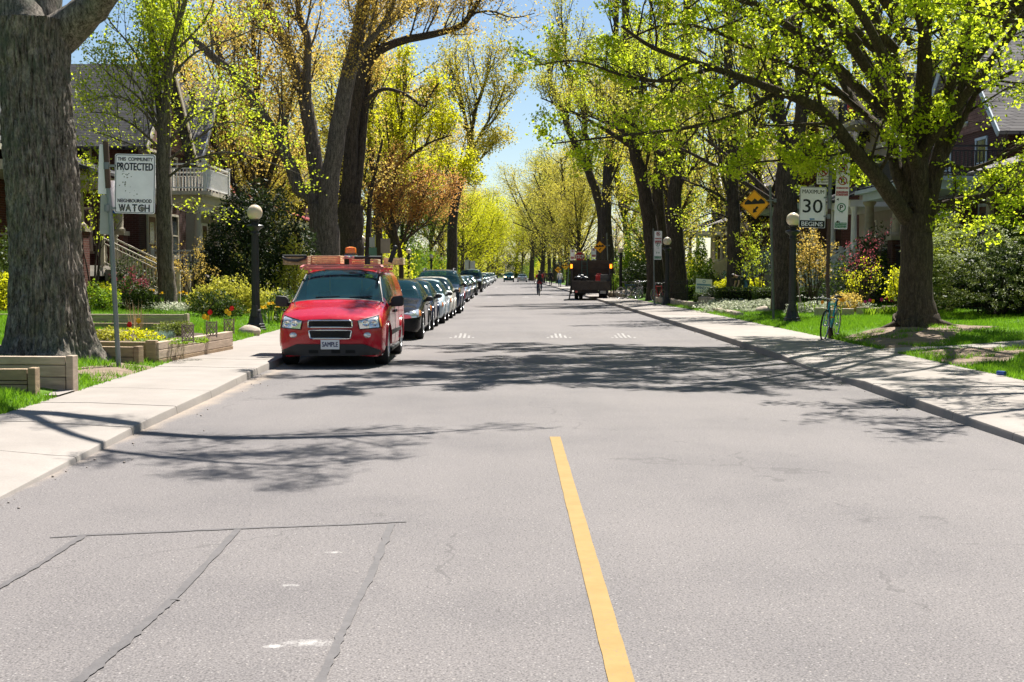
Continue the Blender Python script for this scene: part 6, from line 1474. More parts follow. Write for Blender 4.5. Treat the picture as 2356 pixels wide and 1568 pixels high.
def bump_sign(px, pybase, Y, label, post, size, cx, cy, px_top):
    b = at(px, pybase, Y); o = empty('bump_sign', (b.x, Y, zr(b.x, Y)-.1), 0, label, 'sign', 'orange speed bump warning signs')
    L = lambda a, c: at(a, c, Y)-o.location
    top = L(*px_top); m = MB(); m.tube([(0, 0, 0), top], .038, 10); m.build('pole', post, o, smooth=60)
    c = L(cx, cy); s = size/2
    g = empty('warning_panel', (c.x, -.06, c.z)); g.parent = o; g.rotation_euler = (0, R(-3), 0)
    D = lambda k_: [(0, -s*k_), (s*k_, 0), (0, s*k_), (-s*k_, 0)]
    p = MB(); p.prism(D(1), lambda u, v, d: (u, d, v), 0, .004); p.build('panel', S_ORANGE, g)
    q = MB(); ringpoly(q, D(.955), D(.92), E); t = s
    flat(q, [(-.70*t, .02*t), (.70*t, .02*t), (.70*t, .16*t), (.44*t, .40*t), (.22*t, .22*t), (.0*t, .42*t), (-.22*t, .20*t), (-.46*t, .38*t), (-.70*t, .16*t)], E-.001)
    flat(q, [(.14*t, -.12*t), (.24*t, -.22*t), (.02*t, -.44*t), (-.08*t, -.34*t)], E-.001); flat(q, [(-.17*t, -.58*t), (-.12*t, -.26*t), (.13*t, -.50*t)], E-.001); q.build('symbol', S_BLACK, g, fix=False)
    bracket(o, 0, c.x+.1, -.04, c.z+.12) if abs(c.x) > .2 else None
    return o
bump_sign(1780, 738, 39.5, 'orange speed bump sign on a grey-green post beside the right lamp post', S_WOOD, .88, 1736, 470, (1772, 425))
bump_sign(1401, 668, 92, 'orange speed bump sign above the right side of the dump truck', S_POLE, .86, 1380, 568, (1396, 535))
bump_sign(1306, 660, 145, 'small orange bump sign left of the truck among golden leaves', S_POLE, .9, 1301, 612, (1309, 590)); bump_sign(1285, 655, 175, 'tiny orange bump sign above the pedestrians', S_POLE, .9, 1284, 620, (1289, 600))
# parking sign beside the second lamp
def park_post(px, pyb, Y, label, pl, top):
    b = at(px, pyb, Y); o = empty('sign_post', (b.x, Y, zr(b.x, Y)-.1 if b.x > 0 else zl(b.x, Y)-.1), 0, label, 'sign', 'parking sign posts'); L = lambda a, c: at(a, c, Y)-o.location
    m = MB(); m.tube([(0, 0, 0), L(*top)], .035, 10); m.build('pole', S_POLE, o, smooth=60)
    for kind, x, y, h, lines in pl: c = L(x, y); p_sign(o, c.x, c.z, -.06, .36, kind, lines, h=h)
    return o
park_post(1506, 688, 62.5, 'pole with a struck P plate over a green P plate beside the red bicycle', [('no', 1514, 547, .66, [('DEC 1 TO MAR 31', -.03, .03, S_RED, S_WHITE), (('1ST TO 15TH', 'OF EACH MONTH'), -.19, .07, S_RED, S_WHITE)]), ('yes', 1513, 576, .86, [('1 H', .12, .04, None, S_BLACK), ('3 H', -.1, .07, None, S_GREEN), (('16TH TO END', 'OF EACH MONTH'), -.33, .07, S_GREEN, S_WHITE)])], (1503, 525))
park_post(1362, 655, 100, 'parking sign pole behind the dump truck by the forked tree', [('no', 1366, 581, .75, [(('1ST TO 15TH', 'OF EACH MONTH'), -.22, .08, S_RED, S_WHITE)]), ('yes', 1366, 605, .7, [('1 H', -.05, .05, None, S_BLACK)])], (1361, 565))
park_post(1318, 655, 112, 'parking sign pole left of the red stop sign', [('no', 1317, 586, .9, [(('1ST TO 15TH', 'OF EACH MONTH'), -.25, .1, S_RED, S_WHITE)])], (1316, 575))
def stop_sign(px, pyb, Y, cx, cy, label, back=False):
    b = at(px, pyb, Y); o = empty('stop_sign', (b.x, Y, .1), 0, label, 'sign'); c = at(cx, cy, Y)-o.location
    m = MB(); m.tube([(0, 0, 0), (c.x, .02, c.z+.42)], .04, 8); m.build('pole', S_POLE, o, smooth=60)
    oc = [(.40*math.cos(R(22.5+45*i)), .40*math.sin(R(22.5+45*i))) for i in range(8)]
    g = empty('octagon', (c.x, -.05, c.z)); g.parent = o
    p = MB(); p.prism(oc, lambda u, v, d: (u, d, v), 0, .005); p.build('panel', S_BACK if back else S_RED, g)
    if not back:
        q = MB(); ringpoly(q, [(u*.97, v*.97) for u, v in oc], [(u*.92, v*.92) for u, v in oc], E); letter(q, 'STOP', 0, 0, E, .58, .25, .02); q.build('lettering', S_WHITE, g, fix=False)
stop_sign(1333, 655, 98, 1334, 590, 'red octagonal stop sign above the dump truck')
stop_sign(1042, 650, 150, 1042, 597, 'grey back of a stop sign behind the slate blue minivan', True)
# sign backs on the left kerb
def sign_back(px, pyb, Y, panels, label):
    b = at(px, pyb, Y); o = empty('sign_post', (b.x, Y, zl(b.x, Y)-.1), 0, label, 'sign', 'sign backs along the left kerb'); L = lambda a, c: at(a, c, Y)-o.location
    m = MB(); m.tube([(0, 0, 0), L(px, panels[0][2]-6)], .036, 8); m.build('pole', S_POLE, o, smooth=60)
    for x, hw, y0, y1, mm in panels:
        c = L(x, (y0+y1)/2); p = MB(); p.prism(rrect(2*hw*Y/FPX, (y1-y0)*Y/FPX, .02), lambda u, v, d: (u, d, v), 0, .006); q = p.build('panel', mm, o); q.location = (c.x, -.05, c.z)
S_GRN = mat('sign_back_green', (.10, .20, .15), .6); S_BRN = mat('sign_back_tan', (.30, .24, .19), .7)
sign_back(861, 650, 56, [(856, 6, 545, 568, S_BACK), (858, 9, 569, 592, S_GRN), (887, 11, 548, 582, S_BRN)], 'post with green and tan sign backs right behind the red van')
sign_back(977, 650, 128, [(977, 6, 592, 612, S_BACK)], 'grey sign back beside the third lamp in the coppery leaves'); sign_back(1077, 648, 165, [(1075, 6, 598, 618, S_BACK), (1086, 7, 600, 622, S_BACK)], 'paired grey sign backs over the tall black suv')
# window cleaning yard sign
def yard_sign():
    c = at(1619, 662, 61); o = empty('yard_sign', (c.x, 61, zr(c.x, 61)), 0, 'white window cleaning yard sign tilted beside the black garden fence', 'sign')
    w, h = .78, .96; g = empty('board', (0, 0, .10+h/2)); g.parent = o; g.rotation_euler = (R(-4), R(4), R(8))
    p = MB(); p.prism(rrect(w, h, .02), lambda u, v, d: (u, d, v), 0, .012); p.build('panel', S_WHITE, g)
    q = MB(); letter(q, 'WINDOW', 0, .06, E, w*.88, .13, .022); letter(q, 'EAVE', 0, -.09, E, .32, .085, .02); letter(q, 'CLEANING', 0, -.235, E, w*.88, .125, .022); q.build('lettering', S_BLUE, g, fix=False)
    q = MB(); ringpoly(q, circ(.075, 16), circ(.05, 16), E, 0, .36); flat(q, [(-.34, .16), (.34, .17), (.34, .25), (-.34, .24)], E); flat(q, [(-.26, -.40), (.2, -.40), (.2, -.37), (-.26, -.37)], E); q.build('smudge', S_PALEB, g, fix=False)
    q = MB(); [q.tube([(d*.25, .02, -.25), (d*.25, .02, .3)], .008, 5) for d in (-1, 1)]; q.build('stake', S_BLACK, o)
yard_sign()
# ------------------------------------------------------------------ bicycles
BT = mat('bike_tyre', (.02, .02, .02), .8); BCH = mat('bike_metal', (.5, .5, .52), .25, .9); BSAD = mat('bike_saddle', (.015, .014, .014), .5)
def bicycle(label, col, drop=True, sc=1.0, group=None, basket=False):
    """along +Y (front towards -Y), standing on z=0"""
    o = empty('bicycle', (0, 0, 0), 0, label, 'bicycle', group); r = .335; F_, Rr = Vector((0, -.52, r)), Vector((0, .50, r))
    for c, nm in ((F_, 'wheel'), (Rr, 'wheel')):
        m = MB(); m.tube([(0, c.y+r*math.cos(a), c.z+r*math.sin(a)) for a in np.linspace(0, 2*math.pi, 37)], .020, 8, cap=False); w = m.build(nm, BT, o, smooth=70)
        m = MB(); m.tube([(0, c.y+(r-.022)*math.cos(a), c.z+(r-.022)*math.sin(a)) for a in np.linspace(0, 2*math.pi, 37)], .011, 6, cap=False); m.tube([(-.04, c.y, c.z), (.04, c.y, c.z)], .02, 8)
        for i in range(20): a = 2*math.pi*i/20; m.tube([((-.025 if i % 2 else .025), c.y, c.z), (0, c.y+(r-.025)*math.cos(a), c.z+(r-.025)*math.sin(a))], .0022, 3, cap=False)
        m.build('rim', BCH, w, smooth=70)
    bb = Vector((0, .06, .28)); hd = Vector((0, -.36, .80)); hl = Vector((0, -.385, .70)); st = Vector((0, .21, .80))
    m = MB(); m.tube([hd, st], .021, 8); m.tube([hl, bb], .024, 8); m.tube([bb, st, Vector((0, .23, .86))], .021, 8); m.tube([hd+Vector((0, .01, .05)), hl], .021, 8)
    for x in (-.045, .045): m.tube([bb+Vector((x*.4, 0, 0)), Rr+Vector((x, 0, 0))], .010, 6); m.tube([st+Vector((x*.3, 0, -.02)), Rr+Vector((x, 0, 0))], .009, 6); m.tube([hl+Vector((x*.7, 0, -.02)), F_+Vector((x, -.0, 0))], .012, 6)
    m.build('frame', col, o, smooth=60)
    m = MB(); m.tube([Vector((0, .23, .84)), Vector((0, .25, .93))], .0125, 8); m.build('seat_post', BCH, o, smooth=60)
    m = MB(); m.prism([(-.15, 0), (-.12, .025), (.05, .035), (.13, .09), (.17, .08), (.17, -.08), (.13, -.09), (.05, -.035), (-.12, -.025)], lambda u, v, d: (v, .25+u, .935+d+.03*max(0, u)), 0, .045); m.build('saddle', BSAD, o, bevel=.012)
    m = MB(); m.tube([hd+Vector((0, .01, .03)), Vector((0, -.36, .91)), Vector((0, -.43, .93))], .012, 8)
    if drop:
        m.tube([(x*.21, -.43, .93) for x in (-1, 1)], .012, 8); hb = m.build('handlebar', BCH, o, smooth=60); q = MB()
        for x in (-.21, .21): q.tube([(x, -.43, .93), (x*1.02, -.52, .925), (x*1.03, -.57, .88), (x*1.04, -.56, .81), (x*1.05, -.50, .78), (x*1.06, -.42, .785)], .015, 8); q.bar((x*1.02, -.56, .9), (x*1.02, -.58, .78), .012, .02)
        q.build('grip', BSAD, hb, smooth=60)
    else:
        m.tube([(-.29, -.30, .98), (-.16, -.40, 1.0), (0, -.43, .93), (.16, -.40, 1.0), (.29, -.30, .98)], .012, 8); hb = m.build('handlebar', BCH, o, smooth=60); q = MB()
        for x in (-1, 1): q.tube([(x*.29, -.30, .98), (x*.33, -.20, .975)], .018, 8)
        q.build('grip', BSAD if not basket else col, hb, smooth=60)
    m = MB(); m.lathe([(.02, -.01), (.095, -.004), (.095, .004), (.02, .01)], (.06, bb.y, bb.z), 20, axis='x'); m.bar((.07, bb.y, bb.z), (.085, bb.y+.10, bb.z-.14), .012, .022); m.bar((-.06, bb.y, bb.z), (-.085, bb.y-.10, bb.z+.14), .012, .022); m.box((.13, bb.y+.10, bb.z-.14), (.09, .07, .02)); m.box((-.13, bb.y-.10, bb.z+.14), (.09, .07, .02))
    for zz in (1, -1): m.tube([(.06, bb.y, bb.z+zz*.09), (.045, Rr.y, Rr.z+zz*.035)], .004, 4)
    m.lathe([(.01, -.012), (.045, -.006), (.045, .012), (.01, .015)], (.045, Rr.y, Rr.z), 14, axis='x'); m.build('crankset', BCH, o, smooth=40)
    if not drop and not basket:
        m = MB()
        for a, c in ((F_, .04), (Rr, .04)): m.tube([(0, a.y+(r+.03)*math.cos(t), a.z+(r+.03)*math.sin(t)) for t in np.linspace(.1, 2.6, 12)], .016, 6)
        m.build('mudguard', BSAD, o, smooth=60)
    return o
def bp(n, c): return paint('bike_'+n, c)
b = bicycle('teal racing bicycle leaning against the rusty sign post', bp('teal', (.012, .32, .38)))
p = gnd(1901, 778, KH); b.location = (p.x+.02, 29.2, zr(p.x, 29.2)-.015); b.rotation_euler = (0, R(6), R(-28))
m = MB(); m.box((0, 0, 0), (.10, .03, .03)); ob = m.build('bike_lock', mat('lock_orange', (.7, .16, .02), .5), bevel=.01); ob.location = (p.x+.02, 29.0, .62); tag(ob, 'small orange lock holding the teal bicycle to the post', 'lock')
b = bicycle('red bicycle with red grips parked beside the parking sign pole', bp('red', (.38, .01, .02)), False, basket=True); b.location = (at(1516, 690, 66).x, 66, zr(7.4, 66)); b.rotation_euler = (0, R(-4), R(22))
for x, y, rz, c, n, dr in ((1447, 74, 62, (.02, .05, .10), 'dark blue bicycle lying lowest at the kerb end of the parked bicycle row', True), (1458, 74.6, 30, (.03, .03, .035), 'black bicycle in the middle of the parked bicycle row', False), (1468, 75.2, 8, (.32, .33, .30), 'grey bicycle beside the black one in the parked row', False), (1478, 75.8, -4, (.05, .06, .05), 'dark bicycle at the lawn end of the parked bicycle row', False)):
    b = bicycle(n, bp('c%d' % x, c), dr, group='bicycles parked in a row on the right'); q = at(x, 690, y); b.location = (q.x, y, zr(max(q.x, 7.25), y)); b.rotation_euler = (0, R(U(-7, 7)), R(rz))
# ------------------------------------------------------------------ fence, edging, planters
IRON = mat('iron_black', (.014, .014, .015), .55)
def iron_fence(label, P, h, slats=True):
    o = empty('iron_fence', P[0], 0, label, 'fence'); B = [Vector(p)-Vector(P[0]) for p in P]
    for a, b_ in zip(B, B[1:]):
        L = (b_-a).length; n = int(L/.11); m = MB()
        for zz in (.12, h*.5, h-.12): m.bar(a+Vector((0, 0, zz)), b_+Vector((0, 0, zz)), .035, .03)
        m.build('rail', IRON, o); m = MB()
        for i in range(n+1): p = a.lerp(b_, i/n); m.box((p.x, p.y, h/2), (.016, .016, h)); m.lathe([(.014, h), (.02, h+.02), (.002, h+.07)], (p.x, p.y, 0), 5)
        m.build('picket_panel', IRON, o)
        for p in (a, b_): q = MB(); q.box((p.x, p.y, h/2), (.05, .05, h+.1)); q.ball((p.x, p.y, h+.07), .035, 8, 6); q.build('post', IRON, o)
    return o
f1 = at(1534, 690, 61); f2 = at(1583, 690, 60.2)
iron_fence('black iron picket fence between the second lamp and the window cleaning sign', [(f1.x, 62.4, zr(f1.x, 62)), (f2.x, 60.4, zr(f2.x, 60.4))], 1.05)
m = MB(); q = (Vector((f2.x, 60.4, 0))-Vector((f1.x, 62.4, 0))); 
iron_fence('thin black iron fence running behind the hedge past the garden', [(10.6, 63.0, zr(10.6, 63)), (14.0, 63.4, zr(14, 63)), (14.3, 54, zr(14.3, 54)), (14.2, 50, zr(14.2, 50))], .95)
STONE_R = mat('edging_stone', (.42, .35, .28), .9, var=.3, vs=5, bump=.6, bs=14)
def stone_edge(label, P, h, w=.28, sl=.55):
    m = MB(); P = [Vector(p) for p in P]
    for a, b_ in zip(P, P[1:]):
        L = (b_-a).length; n = max(1, int(L/sl)); d = (b_-a).normalized(); ang = math.atan2(d.y, d.x)
        for i in range(n):
            c = a.lerp(b_, (i+.5)/n); hh = h*U(.85, 1.12); m.box((c.x+U(-.02, .02), c.y+U(-.02, .02), c.z+hh/2-.06), (L/n*.97, w*U(.85, 1.1), hh+.12), Euler((U(-.03, .03), U(-.03, .03), ang)), taper=.93)
    return tag(m.build('stone_edging', STONE_R, bevel=.025), label, 'edging', 'stone edgings of the right gardens')
stone_edge('long low stone edging below the black garden fence', [(7.62, 66, .13), (7.72, 60, .13), (7.95, 56, .13), (8.1, 55.0, .13)], .26)
stone_edge('chunky stone wall corner in front of the window cleaning sign', [(8.1, 54.8, .13), (9.3, 54.0, .13), (10.8, 55.2, .2)], .46, .34, .45)
stone_edge('short low stone kerb along the lawn before the chunky stones', [(7.75, 49.6, .13), (7.85, 46.5, .13), (7.75, 43.2, .13)], .17, .24, .4)
stone_edge('pale stone border of the flower bed behind the bicycle', [(9.6, 40.6, .3), (11.2, 40.2, .35), (12.6, 40.8, .4)], .2, .2, .4)
TIMB = mat('timber_weathered', (.30, .215, .135), .85, var=.32, vs=2.2, bump=.35, bs=18, sc=(1.5, 1.5, 9)); TIMB2 = mat('timber_pale', (.42, .33, .25), .85, var=.25, vs=2.2, bump=.35, bs=18, sc=(1.5, 1.5, 9))
def timber_wall(label, a, b_, h, rows, m_, t=.13, name='timber_wall', capend=True):
    """stacked beams from a to b (plan), each course a little uneven; butted end post at b"""
    a = Vector(a); b_ = Vector(b_); d = (b_-a); L = d.length; ang = math.atan2(d.y, d.x); o = empty(name, a, 0, label, 'timber wall', 'timber garden walls'); z = -.08; hs = [h*x for x in rows]
    for i, hh in enumerate(hs):
        e = (.08 if i == 0 else 0); m = MB(); m.box((d.x/2, d.y/2, z+e*.5+hh/2), (L-U(0, .02), t+U(-.008, .008), hh+e-.008), Euler((0, 0, ang))); m.build('beam', m_, o, bevel=.010); z += hh+e
    dn = d.normalized(); m = MB(); m.box((d.x+dn.x*.05, d.y+dn.y*.05, h/2-.03), (.09, t+.03, h+.08), Euler((0, 0, ang))); m.build('end_post', m_, o, bevel=.010); return o
timber_wall('dark short timber wall at the very left edge, below the pale one', (-8.2, 15.35, .14), (-5.62, 15.35, .14), .34, (.45, .14, .41), TIMB)
timber_wall('pale timber wall at the left edge beside the old tree lawn', (-8.6, 16.5, .14), (-5.45, 16.2, .14), .43, (.40, .35, .25), TIMB2)
timber_wall('low dark timber wall behind the leaning sign post', (-8.3, 21.2, .14), (-5.86, 20.6, .14), .30, (.45, .55), TIMB)
def planter():
    c0 = gnd(356, 836, KH); c1 = gnd(528, 803, KH); A = Vector((c0.x, c0.y, KH)); B = Vector((c1.x, c1.y, KH)); o = empty('flower_bed_planter', A, 0, 'raised timber flower bed along the pavement behind the sign post', 'planter')
    h = .35; d = B-A; L = d.length; ang = math.atan2(d.y, d.x); z = -.08
    for i, hh in enumerate((.15, .15, .13)):
        m = MB(); m.box((d.x/2, d.y/2, z+hh/2), (L, .14+U(-.01, .01), hh-.006), Euler((0, 0, ang))); m.build('beam', TIMB2 if i else TIMB, o, bevel=.01)
        m = MB(); m.box((-1.32, .25+.08, z+hh/2), (2.46, .14+U(-.01, .01), hh-.006), Euler((0, 0, R(-11)))); m.build('beam', TIMB, o, bevel=.01); z += hh
    m = MB(); m.box((-.05, .03, .16), (.17, .17, .44)); m.build('corner_post', TIMB, o, bevel=.012)
    m = MB(); m.add([(-.03, .08, h-.06), (d.x-.06, d.y, h-.06), (d.x-2.6, d.y+.6, h+.02), (-2.6, .62, h+.02)], [(0, 1, 2, 3)]); m.build('soil', M_BED, o); return o, A, B
PL, PA, PLB = planter()
timber_wall('low timber step wall behind the flower bed', (-9.9, 28.6, .32), (-6.9, 28.2, .22), .20, (.5, .5), TIMB); timber_wall('long low timber edging across the upper lawn on the left', (-12, 30.4, .5), (-7.4, 30.0, .26), .16, (.55, .45), TIMB2)
# woven edging panels in the planter
WV = mat('woven_edging', (.20, .15, .13), .7, var=.2)
for i, (px, py) in enumerate(((432, 766), (487, 757), (527, 750))):
    Y = (21.6, 23.8, 25.4)[i]; c = at(px, py, Y); o = empty('lattice_edging', (c.x, Y, c.z-.13), R(-4), ('nearest small lattice panel in the timber flower bed', 'middle small lattice panel in the flower bed, below the tulips', 'farthest small lattice panel in the flower bed by the lamp')[i], 'garden edging', 'lattice panels in the flower bed')
    m = MB(); w, h = .19, .26
    for x in (-w/2, w/2): m.box((x, 0, h/2), (.018, .018, h+.04))
    for z in (.01, h): m.box((0, 0, z), (w, .014, .016))
    m.build('frame', WV, o); m = MB()
    for k_ in range(-3, 4):
        for s_ in (-1, 1):
            x0 = k_*w/4; x1 = x0+s_*w*.9; t0, t1 = 0, 1
            if x1 > w/2: t1 = (w/2-x0)/(x1-x0)
            if x1 < -w/2: t1 = (-w/2-x0)/(x1-x0)
            if abs(x0) < w/2: m.bar((x0, .003*s_, .01), (lerp(x0, x1, t1), .003*s_, .01+(h-.02)*t1), .010, .012); m.bar((x0, .003*s_, h-.01), (lerp(x0, x1, t1), .003*s_, h-.01-(h-.02)*t1), .010, .012)
    m.build('lattice', WV, o)
def rock(label, c, s, m_=None):
    q = MB(); q.ball((0, 0, 0), s, 16, 10); q.v = [tuple(Vector(v)*(1+.28*mnoise.noise(Vector(v)*3.1/max(s)*.5+Vector(c)))) for v in q.v]; ob = q.build('rock', m_ or STONE_R, smooth=35); ob.location = c; return tag(ob, label, 'rock', 'garden rocks')
p = gnd(573, 772, KH); rock('pale rock at the foot of the left lamp post', (p.x, p.y, .2), (.27, .22, .17))
for i, (px, py, s) in enumerate(((1412, 680, .34), (1426, 683, .3), (1440, 678, .4), (1452, 684, .28), (1420, 676, .3), (1403, 676, .26))):
    q = at(px, py, 80+i*.5); rock(('rough rock beside the dump truck wheel', 'second rough rock beyond the bicycles', 'largest rock of the rockery below the far lamp', 'low rock just behind the bicycle row', 'back rock of the rockery by the far lamp', 'small rock closest to the truck corner')[i], (q.x, 80+i*.5, .3), (s, s*.8, s*.7))
# bottle-like litter and stones by the right driveway
q = MB(); q.lathe([(.0, 0), (.034, .002), (.034, .12), (.03, .13), (0, .131)], (0, 0, 0), 14, axis='y'); ob = q.build('drink_can', mat('can_blue', (.05, .10, .35), .3, .6), smooth=40); p = gnd(2313, 862, .16); ob.location = (p.x, p.y, .18); ob.rotation_euler = (0, 0, .6); tag(ob, 'crushed blue drink can lying on the grass by the right pavement', 'can')
# pebbles along the left gutter
random.seed(3); m = MB()
for i in range(28):
    t = U(0, 1)**1.3; y = 8.6+t*12; x = polyx(KL, y)+abs(random.gauss(.10, .16))+.03; s = U(.004, .013)
    m.ball((x, y, s*.5), (s, s*U(.7, 1.2), s*.7), 6, 4)
tag(m.build('gutter_gravel', mat('gravel', (.34, .29, .25), .9, var=.4, vs=30)), kind='stuff')
m = MB()
for i in range(60):
    y = U(15, 45); x = polyx(KR, y)-abs(random.gauss(.05, .12))-.02; s = U(.006, .016); m.ball((x, y, zroad(x, y)+s*.5), (s, s, s*.6), 5, 4)
tag(m.build('gutter_gravel', MATS['gravel']), kind='stuff')
random.seed(11)
# ------------------------------------------------------------------ shrubs, hedges, flowers, grass
def blob_pts(c, r, n, lump=.35, shell=.45, flat=0):
    d = rng.normal(size=(n, 3)); d /= np.linalg.norm(d, axis=1)[:, None]
    if flat: d[:, 2] = np.abs(d[:, 2])*(1-flat)+d[:, 2]*flat
    rad = shell+(1-shell)*rng.random(n)**.6
    ph = rng.uniform(0, 6, 6)
    l = 1+lump*.5*(np.sin(d[:, 0]*4.5+ph[0])*np.sin(d[:, 1]*4.5+ph[1])+np.sin(d[:, 2]*6+ph[2])*np.sin(d[:, 0]*7+ph[3]))
    return np.array(c)+d*np.array(r)*(rad*l)[:, None]
def bush(label, c, blobs, n, size, m_, stems=6, name='shrub', cat='shrub', group=None, up=.4, m_stem=None, aspect=.6, lump=.35, shell=.45, clump=0):
    """blobs: [(dx,dy,dz,rx,ry,rz)] around base point c"""
    c = Vector(c); o = empty(name, c, 0, label, cat, group); tot = sum(b[3]*b[4]+b[3]*b[5] for b in blobs); C = []
    for b in blobs:
        k_ = max(12, int(n*(b[3]*b[4]+b[3]*b[5])/tot)); C.append(blob_pts(b[:3], b[3:], k_, lump, shell))
    C = np.concatenate(C); C = C[C[:, 2] > .01]
    if clump: C = np.repeat(C, clump, 0)+rng.normal(size=(len(C)*clump, 3))*size*.8
    leaves('foliage', C, size*rng.uniform(.6, 1.4, len(C)), m_, o, up, aspect)
    m = MB()
    for i in range(stems):
        b = random.choice(blobs); e = Vector(b[:3])+Vector((U(-.6, .6)*b[3], U(-.6, .6)*b[4], U(0, .6)*b[5])); st = Vector((U(-.12, .12), U(-.12, .12), -.08))
        m.tube([st, st.lerp(e, .5)+Vector((U(-.1, .1), U(-.1, .1), U(0, .15))), e], [.03, .02, .008], 5)
    if stems: m.build('stem', m_stem or B_TWIG, o, smooth=60)
    return o
def zg(x, y): return zl(x, y) if x < 0 else zr(x, y)
def gp(px, Y): p = at(px, 600, Y); return Vector((p.x, Y, zg(p.x, Y)))
def twiggy(label, px, Y, h, w, m_leaf, size, n0=9, per=3, lv=3, bark_=None, name='shrub', up=.08, ang=(18, 45), dens=5, keep=.9, cat='shrub'):
    b = gp(px, Y); T = Tree(); T.kids = [4, 4, dens]; T.lk = .52
    for i in range(n0):
        a = 2*math.pi*i/n0+U(-.3, .3); d = Vector((math.cos(a)*w/h*.8, math.sin(a)*w/h*.8, 1)); pp, rr = T.limb(wob(b+Vector((U(-.08, .08), U(-.08, .08), -.06)), d, h*U(.55, .9), 4, .14, .05), .028, .010, 5)
        T.branch(pp, rr, 5, h*.32, lv-1, .35, up=up, ang=ang, rmin=.004)
    return finish_tree(T, name, b, label, cat, bark_ or B_TWIG, m_leaf, per=per, spread=size*1.2, size=size, up=.3, keep=keep)
# left gardens
b = gp(588, 46.5)
bush('big dark green evergreen shrub between the balcony house and the multi-stemmed maple', b, [(-.3, 0, 1.5, 1.75, 1.5, 1.6), (.5, .3, 2.6, 1.3, 1.2, 1.7), (-.9, .4, 2.3, 1.0, 1.1, 1.5), (1.2, .6, 1.6, 1.1, 1.1, 1.5), (-.3, .4, 3.5, .9, .9, 1.1), (-1.5, .2, 1.0, .9, 1, 1.1)], 13000, .15, L_YEW, 8, 'evergreen_shrub', 'evergreen', up=.5, aspect=.4)
bush('yellow-green feathery shrub in front of the dark evergreen behind the van', gp(668, 45.5), [(0, 0, .9, .7, .6, .9), (.6, .3, .7, .7, .6, .8), (.1, .1, 1.8, .45, .45, .9)], 2600, .10, L_OLIVE, 7)
twiggy('bare budding tan shrub right beside the slim linden trunk', 438, 43.5, 2.3, 1.3, L_TAN, .05, 9, 2.4, keep=.8)
twiggy('bare tan shrub seen just left of the slim linden trunk', 352, 44.2, 2.0, .7, L_TAN, .05, 5, 2, keep=.7)
twiggy('wine-red leaved garden shrub below the stairs on the left', 308, 41.5, 1.3, .9, L_PINK, .055, 8, 1.5)
bush('yellow-green mounded shrub just right of the huge trunk', gp(212, 36), [(0, 0, .35, .5, .5, .42), (.35, .2, .28, .4, .4, .34)], 1700, .07, L_GREEN, 4)
bush('golden flowering shrub beside the mounded shrub by the huge trunk', gp(236, 36.8), [(0, 0, .4, .42, .4, .42)], 1100, .07, L_YELLOW, 4)
bush('feathery green shrub between the leaning sign pole and the linden', gp(287, 38), [(0, 0, .42, .65, .5, .5), (.5, .1, .3, .45, .4, .35)], 2000, .08, L_BOX, 4)
bush('spreading olive shrub in front of the dark evergreen', gp(520, 40), [(0, 0, .55, .8, .7, .65), (.75, .2, .42, .6, .6, .5), (-.6, -.1, .4, .6, .5, .5)], 4200, .085, L_OLIVE, 6)
bush('low dark shrub with grey flecks left of the lamp post', gp(480, 37.5), [(0, 0, .35, .7, .5, .42), (.6, -.2, .25, .5, .4, .32)], 2400, .07, L_BOX, 4)
bush('small rounded shrub right behind the left lamp post', gp(622, 40), [(0, 0, .4, .75, .6, .48), (.6, .2, .3, .5, .5, .4)], 2400, .08, L_OLIVE, 4)
bush('dense olive shrub in front of the van driver side lawn', gp(655, 37), [(0, 0, .45, .6, .55, .5)], 1800, .08, L_BOX, 4)
bush('yellow flower bush at the left edge beside the huge trunk', gp(22, 33), [(0, 0, .5, .55, .5, .55)], 1500, .075, L_YELLOW, 5)
bush('pale leafy shrub at the far left edge by the porch', gp(6, 36), [(0, 0, 1.0, .5, .5, 1.1)], 1300, .08, L_LINDEN, 5)
for i, (px, Y, n, sx) in enumerate(((332, 39.5, 2200, 1.3), (430, 40.5, 1800, 1.1), (640, 38.5, 1200, .8))):
    b = gp(px, Y); C = blob_pts((0, 0, .08), (sx, .7, .16), n, .2, .1); C = C[C[:, 2] > 0]+np.array(b); C[:, 2] += np.array([zg(x, y)-b.z for x, y in C[:, :2]]); tag(leaves('ground_cover', C, .075*rng.uniform(.6, 1.3, len(C)), L_VAR, None, 1.2), kind='stuff')
twiggy('pale lime young tree between the huge trunk and the watch sign', 212, 40, 6.6, 1.5, L_LINDEN, .085, 5, 4.2, name='small_tree', cat='tree', keep=.9)
# planter contents
def inpl(px, py, Y): return at(px, py, Y)
bz = .36
def pb(px, Y): p = at(px, 700, Y); return Vector((p.x, Y, KH+.30-.02))
bush('yellow flowering cushion in the timber flower bed', pb(300, 22.6), [(0, 0, .10, .34, .24, .16), (.3, .1, .08, .24, .2, .13)], 900, .045, L_YELLOW, 0, 'cushion_plant', 'plant')
bush('olive cushion plant at the left end of the flower bed', pb(255, 22.4), [(0, 0, .10, .26, .24, .17)], 900, .05, L_OLIVE, 0, 'cushion_plant', 'plant')
bush('dwarf conifer in the timber flower bed', pb(392, 24.2), [(0, 0, .14, .34, .3, .17), (.2, 0, .2, .22, .2, .12)], 1500, .05, L_JUN, 3, 'dwarf_conifer', 'conifer', up=.8, aspect=.35)
bush('lime green creeping mat at the front of the flower bed', pb(370, 21.9), [(0, 0, .03, .55, .22, .07), (.4, .4, .03, .35, .3, .07)], 1300, .045, L_GREEN, 0, 'creeping_plant', 'plant', up=1.4)
L_FES = leafmat('blade_blue_fescue', (.12, .20, .15), (.30, .42, .34), (.3, .4, .3), .3); L_DRY = leafmat('blade_dry', (.30, .19, .08), (.55, .40, .22), (.5, .35, .2), .2)
